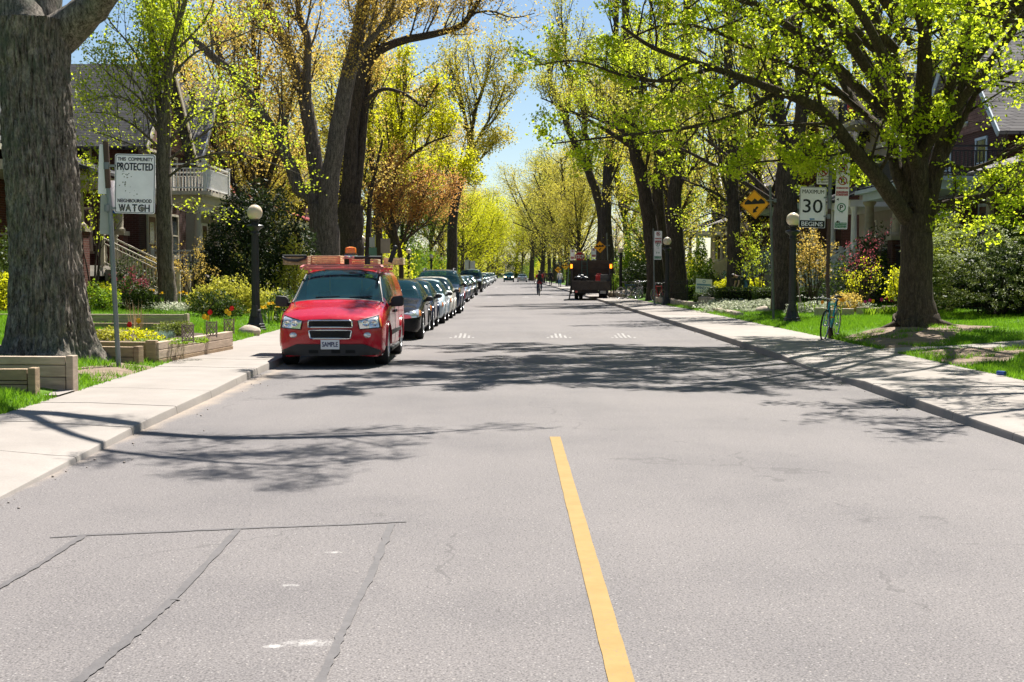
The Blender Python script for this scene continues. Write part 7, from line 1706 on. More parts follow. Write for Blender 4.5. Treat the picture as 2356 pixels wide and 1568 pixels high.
def tuft(label, c, n, h, w, m_, name='grass_tuft', lean=.5, ww=.006):
    V = []; 
    for i in range(n):
        a = U(0, 6.28); r = w*random.random()**.5*.35; p = Vector((math.cos(a)*r, math.sin(a)*r, -.02)); l = h*U(.6, 1.1); d = Vector((math.cos(a+U(-.5, .5))*lean*U(.2, 1), math.sin(a+U(-.5, .5))*lean*U(.2, 1), 1)).normalized(); t = d.cross(Vector((0, 0, 1))).normalized()*ww
        q = p+d*l*.6; e = p+d*l+Vector((d.x, d.y, -.4))*l*.2
        V += [p-t, p+t, q+t*.8, q-t*.8, q-t*.8, q+t*.8, e+t*.15, e-t*.15]
    V = np.array([tuple(v) for v in V])
    o = np_mesh(name, V, np.arange(len(V)).reshape(-1, 4), m_); o.location = c; return tag(o, label, 'grass tuft')
tuft('blue-grey fescue tuft in the middle of the flower bed', pb(345, 23.2), 260, .17, .5, L_FES); tuft('blue-grey fescue tuft right of the other one in the flower bed', pb(376, 23.6), 260, .19, .5, L_FES)
tuft('tall dry straw stalks standing in the flower bed by the pole', pb(316, 24.2), 46, .78, .42, L_DRY, 'dry_grass', .16, .004)
F_RED = mat('petal_red', (.62, .012, .012), .5); F_YEL = mat('petal_yellow', (.78, .52, .01), .5); F_PINK = mat('petal_magenta', (.58, .015, .26), .5); F_WHITE = mat('petal_white', (.75, .74, .68), .5); F_ORA = mat('petal_orange', (.75, .28, .01), .5)
M_STEM = mat('flower_stem', (.06, .16, .02), .6)
def flower(label, c, pet, h=.32, kind='tulip', s=1.0, group=None):
    o = empty(kind, c, U(0, 6), label, 'flower', group); m = MB(); m.tube([(0, 0, -.03), (.01, 0, h*.6), (.0, .01, h)], .006*s, 5); m.build('stem', M_STEM, o, smooth=60)
    m = MB(); n = 6
    for i in range(n):
        a = 2*math.pi*i/n; ca, sa = math.cos(a), math.sin(a); ta, tb = -sa, ca
        if kind == 'tulip': prof = [(.006, 0, .012), (.034*s, .025*s, .026*s), (.036*s, .06*s, .024*s), (.022*s, .095*s, .004)]
        else: prof = [(.006, 0, .008), (.03*s, .008, .018*s), (.062*s, .012, .004)]
        vs = []
        for r, z, w in prof: vs += [(ca*r+ta*w, sa*r+tb*w, h+z), (ca*r-ta*w, sa*r-tb*w, h+z)]
        m.add(vs, [(2*k_, 2*k_+1, 2*k_+3, 2*k_+2) for k_ in range(len(prof)-1)])
    if kind != 'tulip': m.lathe([(.012, 0), (.018*s, .02*s), (.022*s, .035*s)], (0, 0, h), 8)
    m.build('petals', pet, o, smooth=60, fix=False)
    m = MB()
    for i in range(3):
        a = U(0, 6.3); d = Vector((math.cos(a), math.sin(a), 0)); t = Vector((-d.y, d.x, 0)); m.add([d*.0+t*.008, d*.0-t*.008, d*.05-t*.02+Vector((0, 0, h*.45)), d*.05+t*.02+Vector((0, 0, h*.45)), d*.12+Vector((0, 0, h*.75))], [(0, 1, 2, 3), (3, 2, 4)])
    m.build('leaf', L_GREEN, o, fix=False); return o
tul = [(F_RED, 483, 24.1, .42), (F_YEL, 470, 24.0, .34), (F_YEL, 478, 24.5, .30), (F_RED, 533, 26.0, .44), (F_YEL, 521, 25.9, .38), (F_YEL, 527, 26.3, .33), (F_RED, 297, 23.4, .22), (F_YEL, 318, 23.6, .28)]
nm = ['red tulip above the middle lattice panel', 'yellow tulip left of the red one by the middle lattice panel', 'lower yellow tulip by the middle lattice panel', 'red tulip above the farthest lattice panel', 'yellow tulip left of the farthest red tulip', 'lower yellow tulip by the farthest lattice panel', 'red tulip low beside the leaning pole', 'yellow tulip among the dry straw stalks']
for (pm, px, Y, h), lb in zip(tul, nm): flower(lb, pb(px, Y), pm, h, 'tulip', 1.05, 'tulips in the timber flower bed')
daf = [(700, 38.2), (690, 38.5), (708, 38.6), (345, 40.2), (352, 40.8), (372, 40.6), (412, 41.2), (420, 41.5), (428, 41.0), (446, 41.6), (602, 38), (609, 38.3), (616, 38.1), (638, 39), (644, 39.2)]
for i, (px, Y) in enumerate(daf):
    if px > 680: px -= 82
    flower('yellow daffodil among the shrubs of the left front gardens', gp(px, Y-3.5 if px > 590 else Y)+Vector((0, 0, .1)), F_YEL, U(.34, .5), 'daffodil', 1.9, 'yellow daffodils in the left front gardens')
# right gardens
def juniper():
    b = gp(2282, 36); o = empty('juniper', b, 0, 'huge spreading juniper with drooping golden tipped sprays on the right lawn', 'juniper'); C = []; D = []; N_ = 760
    for i in range(N_):
        a = U(0, 6.28); h = U(.25, 2.5)*U(.7, 1); r = (1.75 if h < 1.3 else 1.75*(1-((h-1.3)/1.55)**2)**.5)*U(.72, 1.08); r = max(.2, r)
        c = Vector((math.cos(a)*r*1.25+.35, math.sin(a)*r, h)); d = Vector((math.cos(a), math.sin(a), U(.10, .45))).normalized(); L = U(.4, .75)
        n = 70; t = rng.random(n); sp = rng.normal(size=(n, 3))*(.02+.10*t[:, None]*(1-t[:, None])*2.2)*np.array([1, 1, .35])
        P = np.array(c)+np.outer(t*L, np.array(d))+sp; P[:, 2] -= .20*t**2; C.append(P); D.append(np.tile(np.array(d)-np.array([0, 0, .35]), (n, 1))+rng.normal(size=(n, 3))*.35)
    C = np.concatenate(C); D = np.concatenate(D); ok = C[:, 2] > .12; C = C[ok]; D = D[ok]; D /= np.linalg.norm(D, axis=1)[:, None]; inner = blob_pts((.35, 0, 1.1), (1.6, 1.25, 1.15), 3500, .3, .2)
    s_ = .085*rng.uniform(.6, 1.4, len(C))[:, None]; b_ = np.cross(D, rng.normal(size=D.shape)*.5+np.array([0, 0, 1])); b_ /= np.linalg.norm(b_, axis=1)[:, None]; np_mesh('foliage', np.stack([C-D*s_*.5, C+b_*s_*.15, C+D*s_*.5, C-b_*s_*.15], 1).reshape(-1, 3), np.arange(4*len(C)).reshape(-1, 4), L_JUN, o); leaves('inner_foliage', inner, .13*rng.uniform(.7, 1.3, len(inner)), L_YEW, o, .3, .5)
    m = MB()
    for i in range(9): a = U(0, 6.28); m.tube([(.2, 0, -.1), (.2+math.cos(a)*.5, math.sin(a)*.5, .5), (.3+math.cos(a)*1.3, math.sin(a)*1.1, U(.8, 1.8))], [.07, .05, .015], 6)
    m.build('stem', B_DARK, o, smooth=60)
juniper()
bush('fresh green rounded shrub behind the right end of the juniper', gp(2345, 38.5), [(0, 0, 1.9, .9, .8, 1.2), (.6, 0, 1.6, .8, .8, 1.2)], 3600, .09, L_GREEN, 6, up=.8)
twiggy('pale leafed shrub with pink tips rising behind the juniper', 2185, 39.0, 3.4, 1.2, L_LINDEN, .08, 8, 3.5, keep=.9)
bush('dark conical yew between the maple trunk and the juniper', gp(2160, 40.5), [(0, 0, 1.4, .75, .7, 1.5), (.2, 0, 2.4, .45, .45, .9)], 3600, .10, L_YEW, 5, 'evergreen_shrub', 'evergreen', aspect=.4)
twiggy('yellow-green vase shaped shrub right of the bicycle saddle', 1978, 42.5, 2.0, 1.3, L_YELLOW, .055, 8, 1.8, keep=.75)
twiggy('purple-red leaved small tree behind the parking plates on the right', 1990, 45, 3.0, 1.0, L_PINK, .06, 6, 1.3, name='small_tree', cat='tree')
twiggy('small tan budding tree with many pale stems below the speed limit sign', 1868, 45.5, 3.2, 1.0, L_TAN, .07, 10, 3.0, name='small_tree', cat='tree')
twiggy('yellow-green young shrub against the right side of the maple trunk', 2072, 39.0, 1.6, .7, L_YELLOW, .07, 6, 3.2)
bush('golden low bush in the flower bed behind the bicycle', gp(1950, 41.6), [(0, 0, .32, .5, .4, .34)], 900, .07, L_TAN, 3)
twiggy('budding shrub with scattered lime leaves behind the orange bump sign', 1745, 54, 4.0, 1.3, L_LINDEN, .08, 6, 3.0, name='small_tree', cat='tree')
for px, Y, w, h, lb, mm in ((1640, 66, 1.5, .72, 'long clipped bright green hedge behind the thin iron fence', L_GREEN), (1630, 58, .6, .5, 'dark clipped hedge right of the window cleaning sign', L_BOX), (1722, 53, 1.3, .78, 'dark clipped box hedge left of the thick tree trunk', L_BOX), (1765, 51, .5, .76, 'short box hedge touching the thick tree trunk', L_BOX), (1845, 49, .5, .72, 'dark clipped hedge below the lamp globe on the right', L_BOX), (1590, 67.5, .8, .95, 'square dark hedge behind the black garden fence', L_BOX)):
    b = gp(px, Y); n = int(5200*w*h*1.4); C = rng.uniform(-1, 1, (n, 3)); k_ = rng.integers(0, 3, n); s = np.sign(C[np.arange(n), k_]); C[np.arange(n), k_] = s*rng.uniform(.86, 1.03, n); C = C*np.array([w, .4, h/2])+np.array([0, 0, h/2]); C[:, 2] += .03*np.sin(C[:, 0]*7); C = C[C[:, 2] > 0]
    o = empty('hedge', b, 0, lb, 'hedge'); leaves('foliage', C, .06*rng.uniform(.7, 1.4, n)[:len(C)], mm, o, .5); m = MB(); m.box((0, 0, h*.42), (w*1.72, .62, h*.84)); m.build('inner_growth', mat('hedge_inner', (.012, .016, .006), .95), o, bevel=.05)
bush('pointed bright green conifer by the grey-green stairs', gp(1612, 70), [(0, 0, .8, 1.0, .9, .9), (0, 0, 1.7, .65, .6, 1.0), (0, 0, 2.6, .3, .3, .8)], 3600, .11, L_GREEN, 4, 'conifer', 'conifer')
bush('mounded green shrub at the foot of the pointed conifer', gp(1626, 67), [(0, 0, .6, .9, .8, .75)], 2000, .10, L_BOX, 4)
bush('small dark conifer in front of the window cleaning sign', gp(1638, 57.5), [(0, 0, .3, .5, .4, .42), (.1, 0, .55, .25, .25, .3)], 1500, .08, L_YEW, 3, 'dwarf_conifer', 'conifer', aspect=.4)
bush('dark rounded shrub beside the third lamp on the right', gp(1468, 84), [(0, 0, 1.1, 1.15, 1.1, 1.15), (.7, .2, .9, .9, .9, 1.0)], 4200, .12, L_YEW, 5)
bush('light green shrub above the dark rounded shrub on the right', gp(1468, 88), [(0, 0, 2.6, 1.3, 1.2, 1.3), (-.5, 0, 1.9, 1.1, 1.0, 1.2), (.6, 0, 3.2, .8, .8, .8)], 4600, .13, L_GREEN, 6)
bush('bright green low shrub right of the dump truck', gp(1418, 88), [(0, 0, .6, 1.0, .9, .7)], 1800, .11, L_GREEN, 4)
twiggy('golden shrub glowing beside the gardener', 1722, 60, 1.5, .8, L_YELLOW, .09, 6, 4.5)
twiggy('golden shrub left of the straight dark trunk', 1668, 61, 1.2, .5, L_YELLOW, .09, 5, 4.5)
for px, Y, n, sx, sy in ((1722, 48.5, 5200, 1.9, 1.0), (1680, 52.5, 2600, 1.2, .9), (1890, 43.5, 3600, 1.1, .8), (1945, 42.0, 2400, 1.0, .6)):
    b = gp(px, Y); C = blob_pts((0, 0, .13), (sx, sy, .27), n, .35, .1); C = C[C[:, 2] > 0]+np.array(b); C[:, 2] += np.array([zg(x, y)-b.z for x, y in C[:, :2]]); tag(leaves('ground_cover', C, .085*rng.uniform(.6, 1.3, len(C)), L_VAR, None, 1.0), kind='stuff')
tuft('cream flowering tuft on the lawn left of the bump sign post', gp(1672, 46.5), 220, .22, .6, L_VAR, 'flower_tuft', .9, .012); tuft('cream flowering tuft nearer the bump sign post', gp(1726, 46), 260, .24, .7, L_VAR, 'flower_tuft', .9, .012)
b = gp(1757, 45.6); rock('pale stone lying beside the cream flowering tuft', (b.x, b.y, b.z+.08), (.30, .2, .14))
for i, (px, Y, pm) in enumerate(((1992, 39.2, F_PINK), (2003, 39.4, F_PINK), (2030, 39.0, F_PINK), (2042, 39.2, F_PINK), (2054, 39.1, F_PINK), (2062, 39.4, F_WHITE), (2078, 39.6, F_PINK), (2010, 39.6, F_YEL), (1893, 40.6, F_ORA), (1941, 40.4, F_ORA), (1936, 40.7, F_ORA))):
    lb = ['leftmost magenta tulip of the lawn bed', 'magenta tulip right of the leftmost one', 'magenta tulip at the left of the middle three', 'magenta tulip in the centre of the middle three', 'magenta tulip at the right of the middle three', 'single white tulip beside the magenta tulips', 'magenta tulip right against the maple trunk', 'yellow tulip among the magenta tulips', 'orange tulip just left of the rusty post', 'orange tulip right of the bicycle', 'smaller orange tulip behind the bicycle'][i]
    flower(lb, gp(px, Y), pm, U(.38, .46), 'tulip', 1.15, 'tulips in the right lawn bed')
for i in range(16): flower('cream narcissus in the bed behind the rusty sign post', gp(1838+i*9+U(-3, 3), 43+U(-.6, .6))+Vector((0, 0, .1)), F_WHITE, U(.36, .48), 'daffodil', 1.3, 'cream narcissi behind the sign post')
for px, Y in ((2005, 39.2), (2040, 39.0), (2062, 39.3), (2084, 39.5)): tuft('clump of broad green tulip leaves in the right lawn bed', gp(px, Y), 60, .34, .45, L_GREEN, 'leaf_clump', .6, .02)['group'] = 'leaf clumps in the right lawn bed'
# far garden shrubs close the view along both sides
PB = {}
for kd, mm, sz in (('g', L_GREEN, .17), ('o', L_OLIVE, .17), ('y', L_YELLOW, .17), ('d', L_BOX, .17)):
    PB[kd] = bush('x', (0, 0, 0), [(0, 0, .9, 1.3, 1.2, 1.1), (.9, .5, .7, 1.0, 1.0, .9), (-.8, -.4, .8, 1.0, 1.0, .9), (.1, .2, 1.7, .8, .8, .8)], 5200, sz*.52, mm, 4, 'garden_shrub', 'shrub', 'garden shrubs along the far pavements')
us = set()
def fshrub(kd, x, y, s, lb):
    if kd not in us: us.add(kd); o = PB[kd]; o.location = (x, y, zg(x, y) if y < 300 else .2); o.scale = (s,)*3; o['label'] = lb
    else: copy_tree(PB[kd], (x, y, .3), U(0, 6), lb, s)
nmk = {'g': 'fresh green', 'o': 'olive', 'y': 'yellow-green', 'd': 'dark green'}
for i, (kd, x, y, s, lb) in enumerate((('y', -8.6, 74, 1.0, 'yellow-green shrub behind the third parked car and lamp'), ('g', -8.2, 108, 1.3, 'fresh green shrub over the roof of the slate blue minivan'), ('g', -7.6, 170, 1.3, 'bright green shrub above the black suv roof'), ('y', -8, 135, 1.5, 'yellow-green shrub between distant left lamps'), ('o', -9.5, 62, 1.0, 'olive shrub at the foot of the coppery tree'), ('o', -9.5, 92, 1.3, 'olive shrub behind the third left lamp'),
        ('d', 9.5, 120, 1.5, 'dark green shrub right behind the dump truck boards'), ('g', 9, 150, 1.5, 'fresh green shrub beside the woman in white'), ('g', 8.6, 112, .8, 'low fresh green shrub beside the right rear of the truck'), ('o', 10.5, 100, 1.4, 'olive shrub between the truck and the third right lamp'), ('d', 11.5, 92, 1.6, 'dark shrub in the shade beyond the bicycles'), ('y', 11.5, 80, 1.0, 'yellow-green shrub behind the red bicycle'), ('d', 12.5, 66, 1.0, 'dark shrub below the grey-green stairs'), ('d', 13, 57, 1.2, 'dark shrub in the shade of the shingled house'), ('d', 13.6, 48.5, 1.2, 'dark shrub against the porch of the blue trimmed house'), ('d', 13.8, 42.6, .9, 'dark shrub below the stone porch pier'), ('g', -9.6, 122, 2.3, 'tall fresh green shrub filling the gap beside the nearly bare tree'), ('y', -10.5, 100, 2.4, 'tall yellow-green shrub behind the coppery tree'), ('o', -9.0, 80, 1.7, 'big olive shrub behind the crimson car'), ('g', -8.6, 148, 2.0, 'tall fresh green shrub behind the grey sign backs'), ('o', -11.5, 54, 1.1, 'olive shrub against the steps of the siding house'), ('d', -12.6, 43, .8, 'dark shrub beside the newel post of the left stairs'), ('d', -13, 34.5, 1.0, 'dark shrub before the cream porch'))):
    fshrub(kd, x, y, s, lb)
for y in range(80, 420, 17):
    for sx in (-1, 1):
        if y < 115 and sx > 0: continue
        kd = random.choice('godyd'); x = sx*(11.5+U(-1.5, 2)) if y < 260 else sx*(8.5+U(-1, 2)); fshrub(kd, x, y+U(-5, 5), U(1.1, 1.9) if y < 250 else U(1.6, 2.6), 'distant '+nmk[kd]+' garden shrub lining the '+('left' if sx < 0 else 'right')+' side of the avenue')
for x in range(-24, 26, 4): fshrub(random.choice('ogd'), x, 405+U(-5, 5), U(2.2, 3.2), 'shrub closing the avenue at its far end')
# ---- bare earth and paths
def sheet(name, outline, fz, m_, dz=.012, n=10):
    """irregular patch laid over a lawn: fan of rings following the ground"""
    cx = sum(p[0] for p in outline)/len(outline); cy_ = sum(p[1] for p in outline)/len(outline); V = []; k_ = len(outline)
    P = []
    for i in range(k_):
        a, b_ = outline[i], outline[(i+1) % k_]
        for j in range(4): t = j/4; P.append((lerp(a[0], b_[0], t)+U(-.06, .06), lerp(a[1], b_[1], t)+U(-.08, .08)))
    for r in range(1, n+1):
        for p in P: x = lerp(cx, p[0], r/n); y = lerp(cy_, p[1], r/n); V.append((x, y, fz(x, y)+dz*(1 if r < n else -.6)))
    q = len(P); F = [(r*q+i, r*q+(i+1) % q, (r+1)*q+(i+1) % q, (r+1)*q+i) for r in range(n-1) for i in range(q)]+[tuple(range(q))]
    m = MB(); m.add(V, F); return tag(m.build(name, m_, smooth=60), kind='structure')
SOILS = [[(7.35, 25.0), (8.6, 25.6), (9.6, 27.6), (11.2, 29.3), (10.6, 30.2), (9.4, 30.6), (8.2, 30.0), (7.45, 29.0)], [(7.15, 20.6), (7.9, 20.4), (8.8, 22.2), (10.5, 23.4), (9.0, 23.9), (7.3, 23.6)], [(-6.6, 17.6), (-5.42, 17.4), (-5.5, 20.4), (-6.1, 20.6)]]
sheet('bare_soil', SOILS[0], zr, M_SOIL, .014); sheet('bare_soil', SOILS[1], zr, M_SOIL, .014); sheet('bare_soil', SOILS[2], zl, M_SOIL, .010, 6)
PATHS = [(7.1, 20.9, 14.4, 24.9, 1)]
m = MB(); m.add(*grid(lambda y: polyx(SR, y)-.02, lambda y: 14.4, [23.9, 24.3, 24.7, 25.1], 16, lambda x, y: zr(x, y)+.008)); tag(m.build('path', M_CONC, smooth=80), kind='structure')
m = MB(); m.add(*grid(lambda y: -11.8, lambda y: polyx(SL, y)+.02, [15.45, 15.8, 16.15], 16, lambda x, y: .155)); tag(m.build('path', M_CONC, smooth=80), kind='structure')
# ---- grass blades
def inpoly(x, y, P):
    c = np.zeros(len(x), bool); j = len(P)-1
    for i in range(len(P)):
        (xi, yi), (xj, yj) = P[i], P[j]; c ^= ((yi > y) != (yj > y)) & (x < (xj-xi)*(y-yi)/(yj-yi+1e-12)+xi); j = i
    return c
G_GRASS = leafmat('grass_blade', (.055, .135, .008), (.17, .34, .018), (.26, .50, .02), .45)
def grass(n, x0, x1, y0, y1, fz, edge, sgn, hh):
    y = y0+(y1-y0)*rng.random(n)**1.35; e = np.array([polyx(edge, v) for v in y]); x = e+sgn*(x1-x0)*rng.random(n)-sgn*.03
    f = np.array([mnoise.noise(Vector((a*1.3, b*1.3, 0)))+.5*mnoise.noise(Vector((a*4, b*4, 7))) for a, b in zip(x, y)])
    ok = np.ones(n, bool)
    for i, P in enumerate(SOILS): ins = inpoly(x, y, P); ok &= ~(ins & (f < .22 if i < 2 else f < .1))
    if sgn > 0: ok &= ~((y > 23.85) & (y < 25.15))
    else:
        ok &= ~((y > 15.4) & (y < 16.25)); bed = [(PA.x+.1, PA.y-.1), (PB_.x+.1, PB_.y+.1), (PB_.x-2.7, PB_.y+.7), (PA.x-2.7, PA.y+.6)]; ok &= ~inpoly(x, y, bed)
    x, y, f = x[ok], y[ok], f[ok]; n = len(x); z = np.array([fz(a, b) for a, b in zip(x, y)])
    h = hh*(.6+.8*rng.random(n))*(1+.5*np.clip(f, -.6, 1)); a = rng.random(n)*6.283; w = .0055+.004*rng.random(n); ln = rng.normal(size=(n, 2))*.45
    B = np.stack([x, y, z-.01], 1); t = np.stack([np.cos(a)*w, np.sin(a)*w, 0*w], 1); tip = B+np.stack([ln[:, 0]*h, ln[:, 1]*h, h], 1)
    V = np.stack([B-t, B+t, tip], 1).reshape(-1, 3); tag(np_mesh('grass', V, np.arange(3*n).reshape(n, 3), G_GRASS), kind='stuff')
PB_ = PB if False else globals()['PLB']
grass(95000, 0, 6.2, 13.6, 33, zl, SL, -1, .085); grass(30000, 0, 6.5, 30, 46, zl, SL, -1, .09)
grass(130000, 0, 7.2, 17, 38, zr, SR, 1, .08); grass(45000, 0, 6.8, 36, 60, zr, SR, 1, .09)
# ------------------------------------------------------------------ people
SKIN = mat('skin', (.42, .25, .17), .55, var=.08); SKIN_D = mat('skin_deep', (.20, .11, .07), .55, var=.08); HAIR = mat('hair_dark', (.018, .012, .009), .5, var=.3, vs=30)
def cloth(n, c): return mat('cloth_'+n, c, .85, var=.18, vs=7, bump=.4, bs=22)
def skinmesh(name, J, E, Rd, m_, parent, root, sub=2):
    """J joints, E edges, Rd radii -> one smooth skinned surface"""
    ks = list(J); ix = {k_: i for i, k_ in enumerate(ks)}
    me = bpy.data.meshes.new(name); me.from_pydata([tuple(J[k_]) for k_ in ks], [(ix[a], ix[b]) for a, b in E], []); o = bpy.data.objects.new(name, me); COL.objects.link(o)
    o.modifiers.new('s', 'SKIN'); 
    if not me.skin_vertices: bpy.context.view_layer.update()
    sv = me.skin_vertices[0].data
    for k_ in ks: r = Rd[k_]; sv[ix[k_]].radius = (r, r) if not isinstance(r, tuple) else r; sv[ix[k_]].use_root = (k_ == root)
    md = o.modifiers.new('u', 'SUBSURF'); md.levels = sub; md.render_levels = sub
    bpy.context.view_layer.update(); ev = o.evaluated_get(bpy.context.evaluated_depsgraph_get()); nm = bpy.data.meshes.new_from_object(ev)
    o.modifiers.clear(); o.data = nm; nm.materials.clear(); nm.materials.append(m_); nm.shade_smooth(); o.parent = parent; return o
def person(label, loc, rz, P, cs, ct, hair=1, skin=None, sleeve=.5, scale=1.0, longhair=False, group=None):
    """faces -Y locally. P: joint overrides"""
    o = empty('person', loc, rz, label, 'person', group); o.scale = (scale,)*3; skin = skin or SKIN
    J = dict(pel=(0, 0, .95), spi=(0, .01, 1.13), che=(0, .0, 1.32), nek=(0, .005, 1.47), chn=(0, -.01, 1.55), hed=(0, -.015, 1.65), top=(0, -.005, 1.73), nos=(0, -.115, 1.63))
    for s, n in ((-1, 'l'), (1, 'r')): J.update({n+'sh': (s*.17, 0, 1.41), n+'el': (s*.23, .03, 1.13), n+'wr': (s*.24, -.04, .89), n+'pm': (s*.24, -.06, .82), n+'hp': (s*.09, 0, .90), n+'kn': (s*.10, -.02, .50), n+'an': (s*.10, .03, .09), n+'to': (s*.115, -.13, .035)})
    J.update(P); J = {k_: Vector(v) for k_, v in J.items()}
    Rd = dict(pel=.125, spi=.115, che=.13, nek=.052, chn=.062, hed=.095, top=.055, nos=.014)
    for n in 'lr': Rd.update({n+'sh': .062, n+'el': .040, n+'wr': .027, n+'pm': .030, n+'hp': .09, n+'kn': .056, n+'an': .036, n+'to': .034})
    E = [('pel', 'spi'), ('spi', 'che'), ('che', 'nek'), ('nek', 'chn'), ('chn', 'hed'), ('hed', 'top'), ('hed', 'nos')]
    for n in 'lr': E += [('che', n+'sh'), (n+'sh', n+'el'), (n+'el', n+'wr'), (n+'wr', n+'pm'), ('pel', n+'hp'), (n+'hp', n+'kn'), (n+'kn', n+'an'), (n+'an', n+'to')]
    cl = dict(J); clr = dict(Rd)
    for n, s in (('l', -1), ('r', 1)):          # five fingers rooted in the palm
        w, p = J[n+'wr'], J[n+'pm']; d = (p-w).normalized(); sd = Vector((0, 1, 0)) if abs(d.y) < .8 else Vector((1, 0, 0)); sd = (sd-d*sd.dot(d)).normalized(); cu = d.cross(sd)
        for i, (off, L) in enumerate(((-.030, .062), (-.010, .072), (.010, .068), (.028, .052))):
            a = p+d*.03+sd*off; b = a+d*L*.55+cu*.006*s; c = b+d*L*.4+cu*.018*s
            for k_, v, r in ((f'{n}f{i}a', a, .010), (f'{n}f{i}b', b, .009), (f'{n}f{i}c', c, .007)): J[k_] = v; Rd[k_] = r
            E += [(n+'pm', f'{n}f{i}a'), (f'{n}f{i}a', f'{n}f{i}b'), (f'{n}f{i}b', f'{n}f{i}c')]
        a = p-sd*.04; b = a+d*.035-sd*.02
        J[n+'ta'], J[n+'tb'] = a, b; Rd[n+'ta'], Rd[n+'tb'] = .011, .008; E += [(n+'pm', n+'ta'), (n+'ta', n+'tb')]
    skinmesh('body', J, E, Rd, skin, o, 'pel')
    # clothes follow the same joints, a little wider
    S_ = {k_: cl[k_] for k_ in ('pel', 'spi', 'che', 'lsh', 'rsh')}; S_['hem'] = cl['pel']-Vector((0, 0, .05)); S_['col'] = cl['che'].lerp(cl['nek'], .62); sr = {k_: clr[k_]+.020 for k_ in ('pel', 'spi', 'che', 'lsh', 'rsh')}; sr['hem'] = .145; sr['col'] = .075
    se = [('hem', 'pel'), ('pel', 'spi'), ('spi', 'che'), ('che', 'col'), ('che', 'lsh'), ('che', 'rsh')]
    for n in 'lr':
        S_[n+'sl'] = cl[n+'sh'].lerp(cl[n+'el'], min(1, sleeve*2)); sr[n+'sl'] = .060 if sleeve < .5 else .052; se.append((n+'sh', n+'sl'))
        if sleeve > .5: S_[n+'cf'] = cl[n+'el'].lerp(cl[n+'wr'], .92); sr[n+'cf'] = .038; se.append((n+'sl', n+'cf'))
    skinmesh('shirt', S_, se, sr, cs, o, 'pel')
    T_ = {'pel': cl['pel']-Vector((0, 0, .02))}; tr = {'pel': .135}; te = []
    for n in 'lr':
        for k_, r in (('hp', .105), ('kn', .075), ('an', .055)): T_[n+k_] = cl[n+k_]+(Vector((0, 0, .02)) if k_ == 'an' else Vector()); tr[n+k_] = r
        te += [('pel', n+'hp'), (n+'hp', n+'kn'), (n+'kn', n+'an')]
    skinmesh('trousers', T_, te, tr, ct, o, 'pel')
    for n in 'lr':
        a, t = cl[n+'an'], cl[n+'to']; m = MB(); d = (t-a); h_ = Vector((d.x, d.y, 0)).normalized(); m.tube([a+Vector((0, 0, -.01))-h_*.05, a+Vector((0, 0, -.035))+h_*.03, t, t+h_*.04], [.045, .052, .046, .02], 10); m.build('shoe', cloth('shoe', (.03, .03, .032)), o, smooth=60)
    h = cl['hed']; ax = (cl['top']-cl['chn']).normalized(); m = MB(); m.ball(h+ax*.035+Vector((0, .022, 0)), (.098, .098, .088), 14, 10)
    if longhair: m.tube([h+Vector((0, .05, .0)), h+Vector((0, .085, -.12)), h+Vector((0, .09, -.26))], [.085, .075, .03], 10)
    m.build('hair', HAIR, o, smooth=60)
    for s in (-1, 1): m = MB(); m.ball(h+Vector((s*.034, -.088, .0)), .011, 8, 6); m.build('eye', cloth('eye', (.02, .015, .012)), o, smooth=60); m = MB(); m.ball(h+Vector((s*.095, .0, -.005)), (.012, .022, .032), 8, 6); m.build('ear', skin, o, smooth=60); 
    m = MB(); m.box(h+Vector((0, -.088, -.055)), (.045, .01, .010)); m.build('mouth', cloth('lip', (.28, .09, .07)), o)
    return o
WALK = dict(lkn=(-.10, -.16, .52), lan=(-.10, -.26, .12), lto=(-.11, -.42, .07), rkn=(.10, -.02, .49), ran=(.10, .26, .14), rto=(.11, .12, .035), lel=(-.23, .10, 1.14), lwr=(-.25, .06, .91), lpm=(-.25, .05, .84), rel=(.23, -.03, 1.14), rwr=(.23, -.18, .94), rpm=(.23, -.21, .88))
def at_x(px, Y): return at(px, 640, Y).x
person('woman in a white top and blue jeans walking towards the viewer on the right pavement', (at_x(1288, 138), 138, KH), 0, WALK, cloth('white', (.72, .68, .66)), cloth('jeans', (.06, .12, .24)), sleeve=.9, longhair=True, scale=1.0)
person('person dressed all in black walking away on the right pavement', (at_x(1267, 158), 158, KH), math.pi, WALK, cloth('black', (.012, .013, .018)), cloth('black2', (.014, .014, .02)), sleeve=.9, scale=1.04)
person('person in a dark red top walking behind the cyclist', (at_x(1250, 182), 182, KH), math.pi, WALK, cloth('maroon', (.16, .035, .03)), cloth('dark', (.03, .03, .035)), sleeve=.3)
person('person in a brown top beside the one in dark red', (at_x(1255.5, 186), 186, KH), 0, WALK, cloth('brown', (.13, .075, .045)), cloth('dark', (.03, .03, .035)), sleeve=.9, skin=SKIN_D)
person('tiny distant person in pale clothes on the right pavement', (at_x(1241, 215), 215, KH), 0, WALK, cloth('pale', (.5, .42, .38)), cloth('dark', (.03, .03, .035)), sleeve=.3)
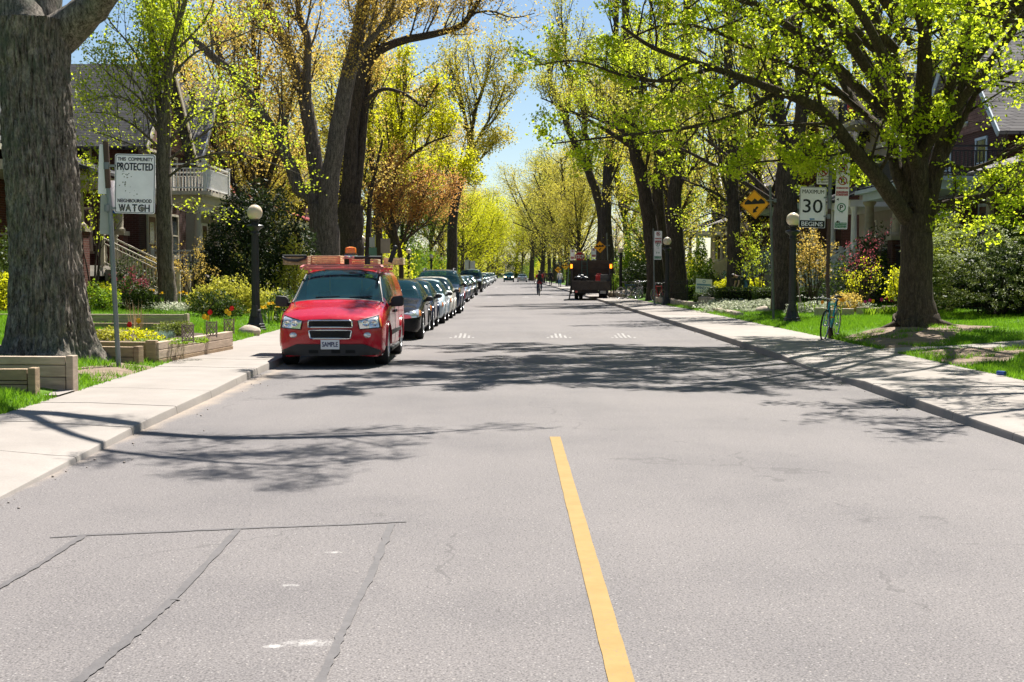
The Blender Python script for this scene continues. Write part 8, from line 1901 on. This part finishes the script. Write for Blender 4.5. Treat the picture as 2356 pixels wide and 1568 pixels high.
# gardener bending behind the straight trunk
b = gp(1716, 57.5)
BEND = dict(spi=(0, -.12, 1.02), che=(0, -.30, 1.12), nek=(0, -.43, 1.18), chn=(0, -.50, 1.19), hed=(0, -.58, 1.20), top=(0, -.66, 1.21), nos=(0, -.585, 1.09), lsh=(-.17, -.36, 1.14), rsh=(.17, -.36, 1.14), lel=(-.24, -.40, .86), lwr=(-.20, -.48, .62), lpm=(-.20, -.50, .55), rel=(.24, -.40, .86), rwr=(.20, -.50, .62), rpm=(.20, -.52, .55))
person('gardener in a dark shirt bending over behind the straight dark trunk', b, R(-80), BEND, cloth('charcoal', (.03, .035, .04)), cloth('jeans', (.06, .12, .24)), sleeve=.3)
# cyclist riding away on the road
bk = bicycle('dark city bicycle ridden by the cyclist in red', bp('city', (.03, .03, .035)), False); CX = at_x(1241, 90); bk.location = (CX, 90, zroad(CX, 90)); bk.rotation_euler = (0, 0, math.pi)
RIDE = dict(pel=(0, .22, 1.04), spi=(0, .13, 1.20), che=(0, .03, 1.37), nek=(0, -.02, 1.52), chn=(0, -.05, 1.59), hed=(0, -.06, 1.69), top=(0, -.05, 1.77), nos=(0, -.16, 1.67), lsh=(-.18, .02, 1.45), rsh=(.18, .02, 1.45), lel=(-.27, -.10, 1.22), rel=(.27, -.10, 1.22), lwr=(-.30, -.25, 1.02), rwr=(.30, -.25, 1.02), lpm=(-.31, -.27, .99), rpm=(.31, -.27, .99),
    lhp=(-.09, .20, 1.0), rhp=(.09, .20, 1.0), lkn=(-.13, -.13, .83), lan=(-.13, .0, .46), lto=(-.13, -.15, .44), rkn=(.13, .02, .62), ran=(.13, .18, .20), rto=(.13, .03, .155))
person('cyclist in a red shirt with a black backpack riding away along the road', (CX, 90, zroad(CX, 90)), math.pi, RIDE, cloth('red', (.50, .03, .035)), cloth('jeans_dark', (.025, .04, .08)), sleeve=.3, skin=SKIN_D)
m = MB(); m.box((0, 0, 0), (.31, .17, .44)); m.box((0, -.10, -.05), (.24, .07, .26)); 
for s in (-1, 1): m.tube([(s*.11, .09, .18), (s*.12, .24, .17), (s*.13, .27, .0), (s*.12, .09, -.17)], .018, 6)
ob = m.build('backpack', cloth('pack', (.013, .013, .015)), bevel=.035); ob.location = (CX, 90-.27, zroad(CX, 90)+1.30); ob.rotation_euler = (R(-18), 0, 0); tag(ob, 'black backpack on the back of the cyclist', 'backpack')
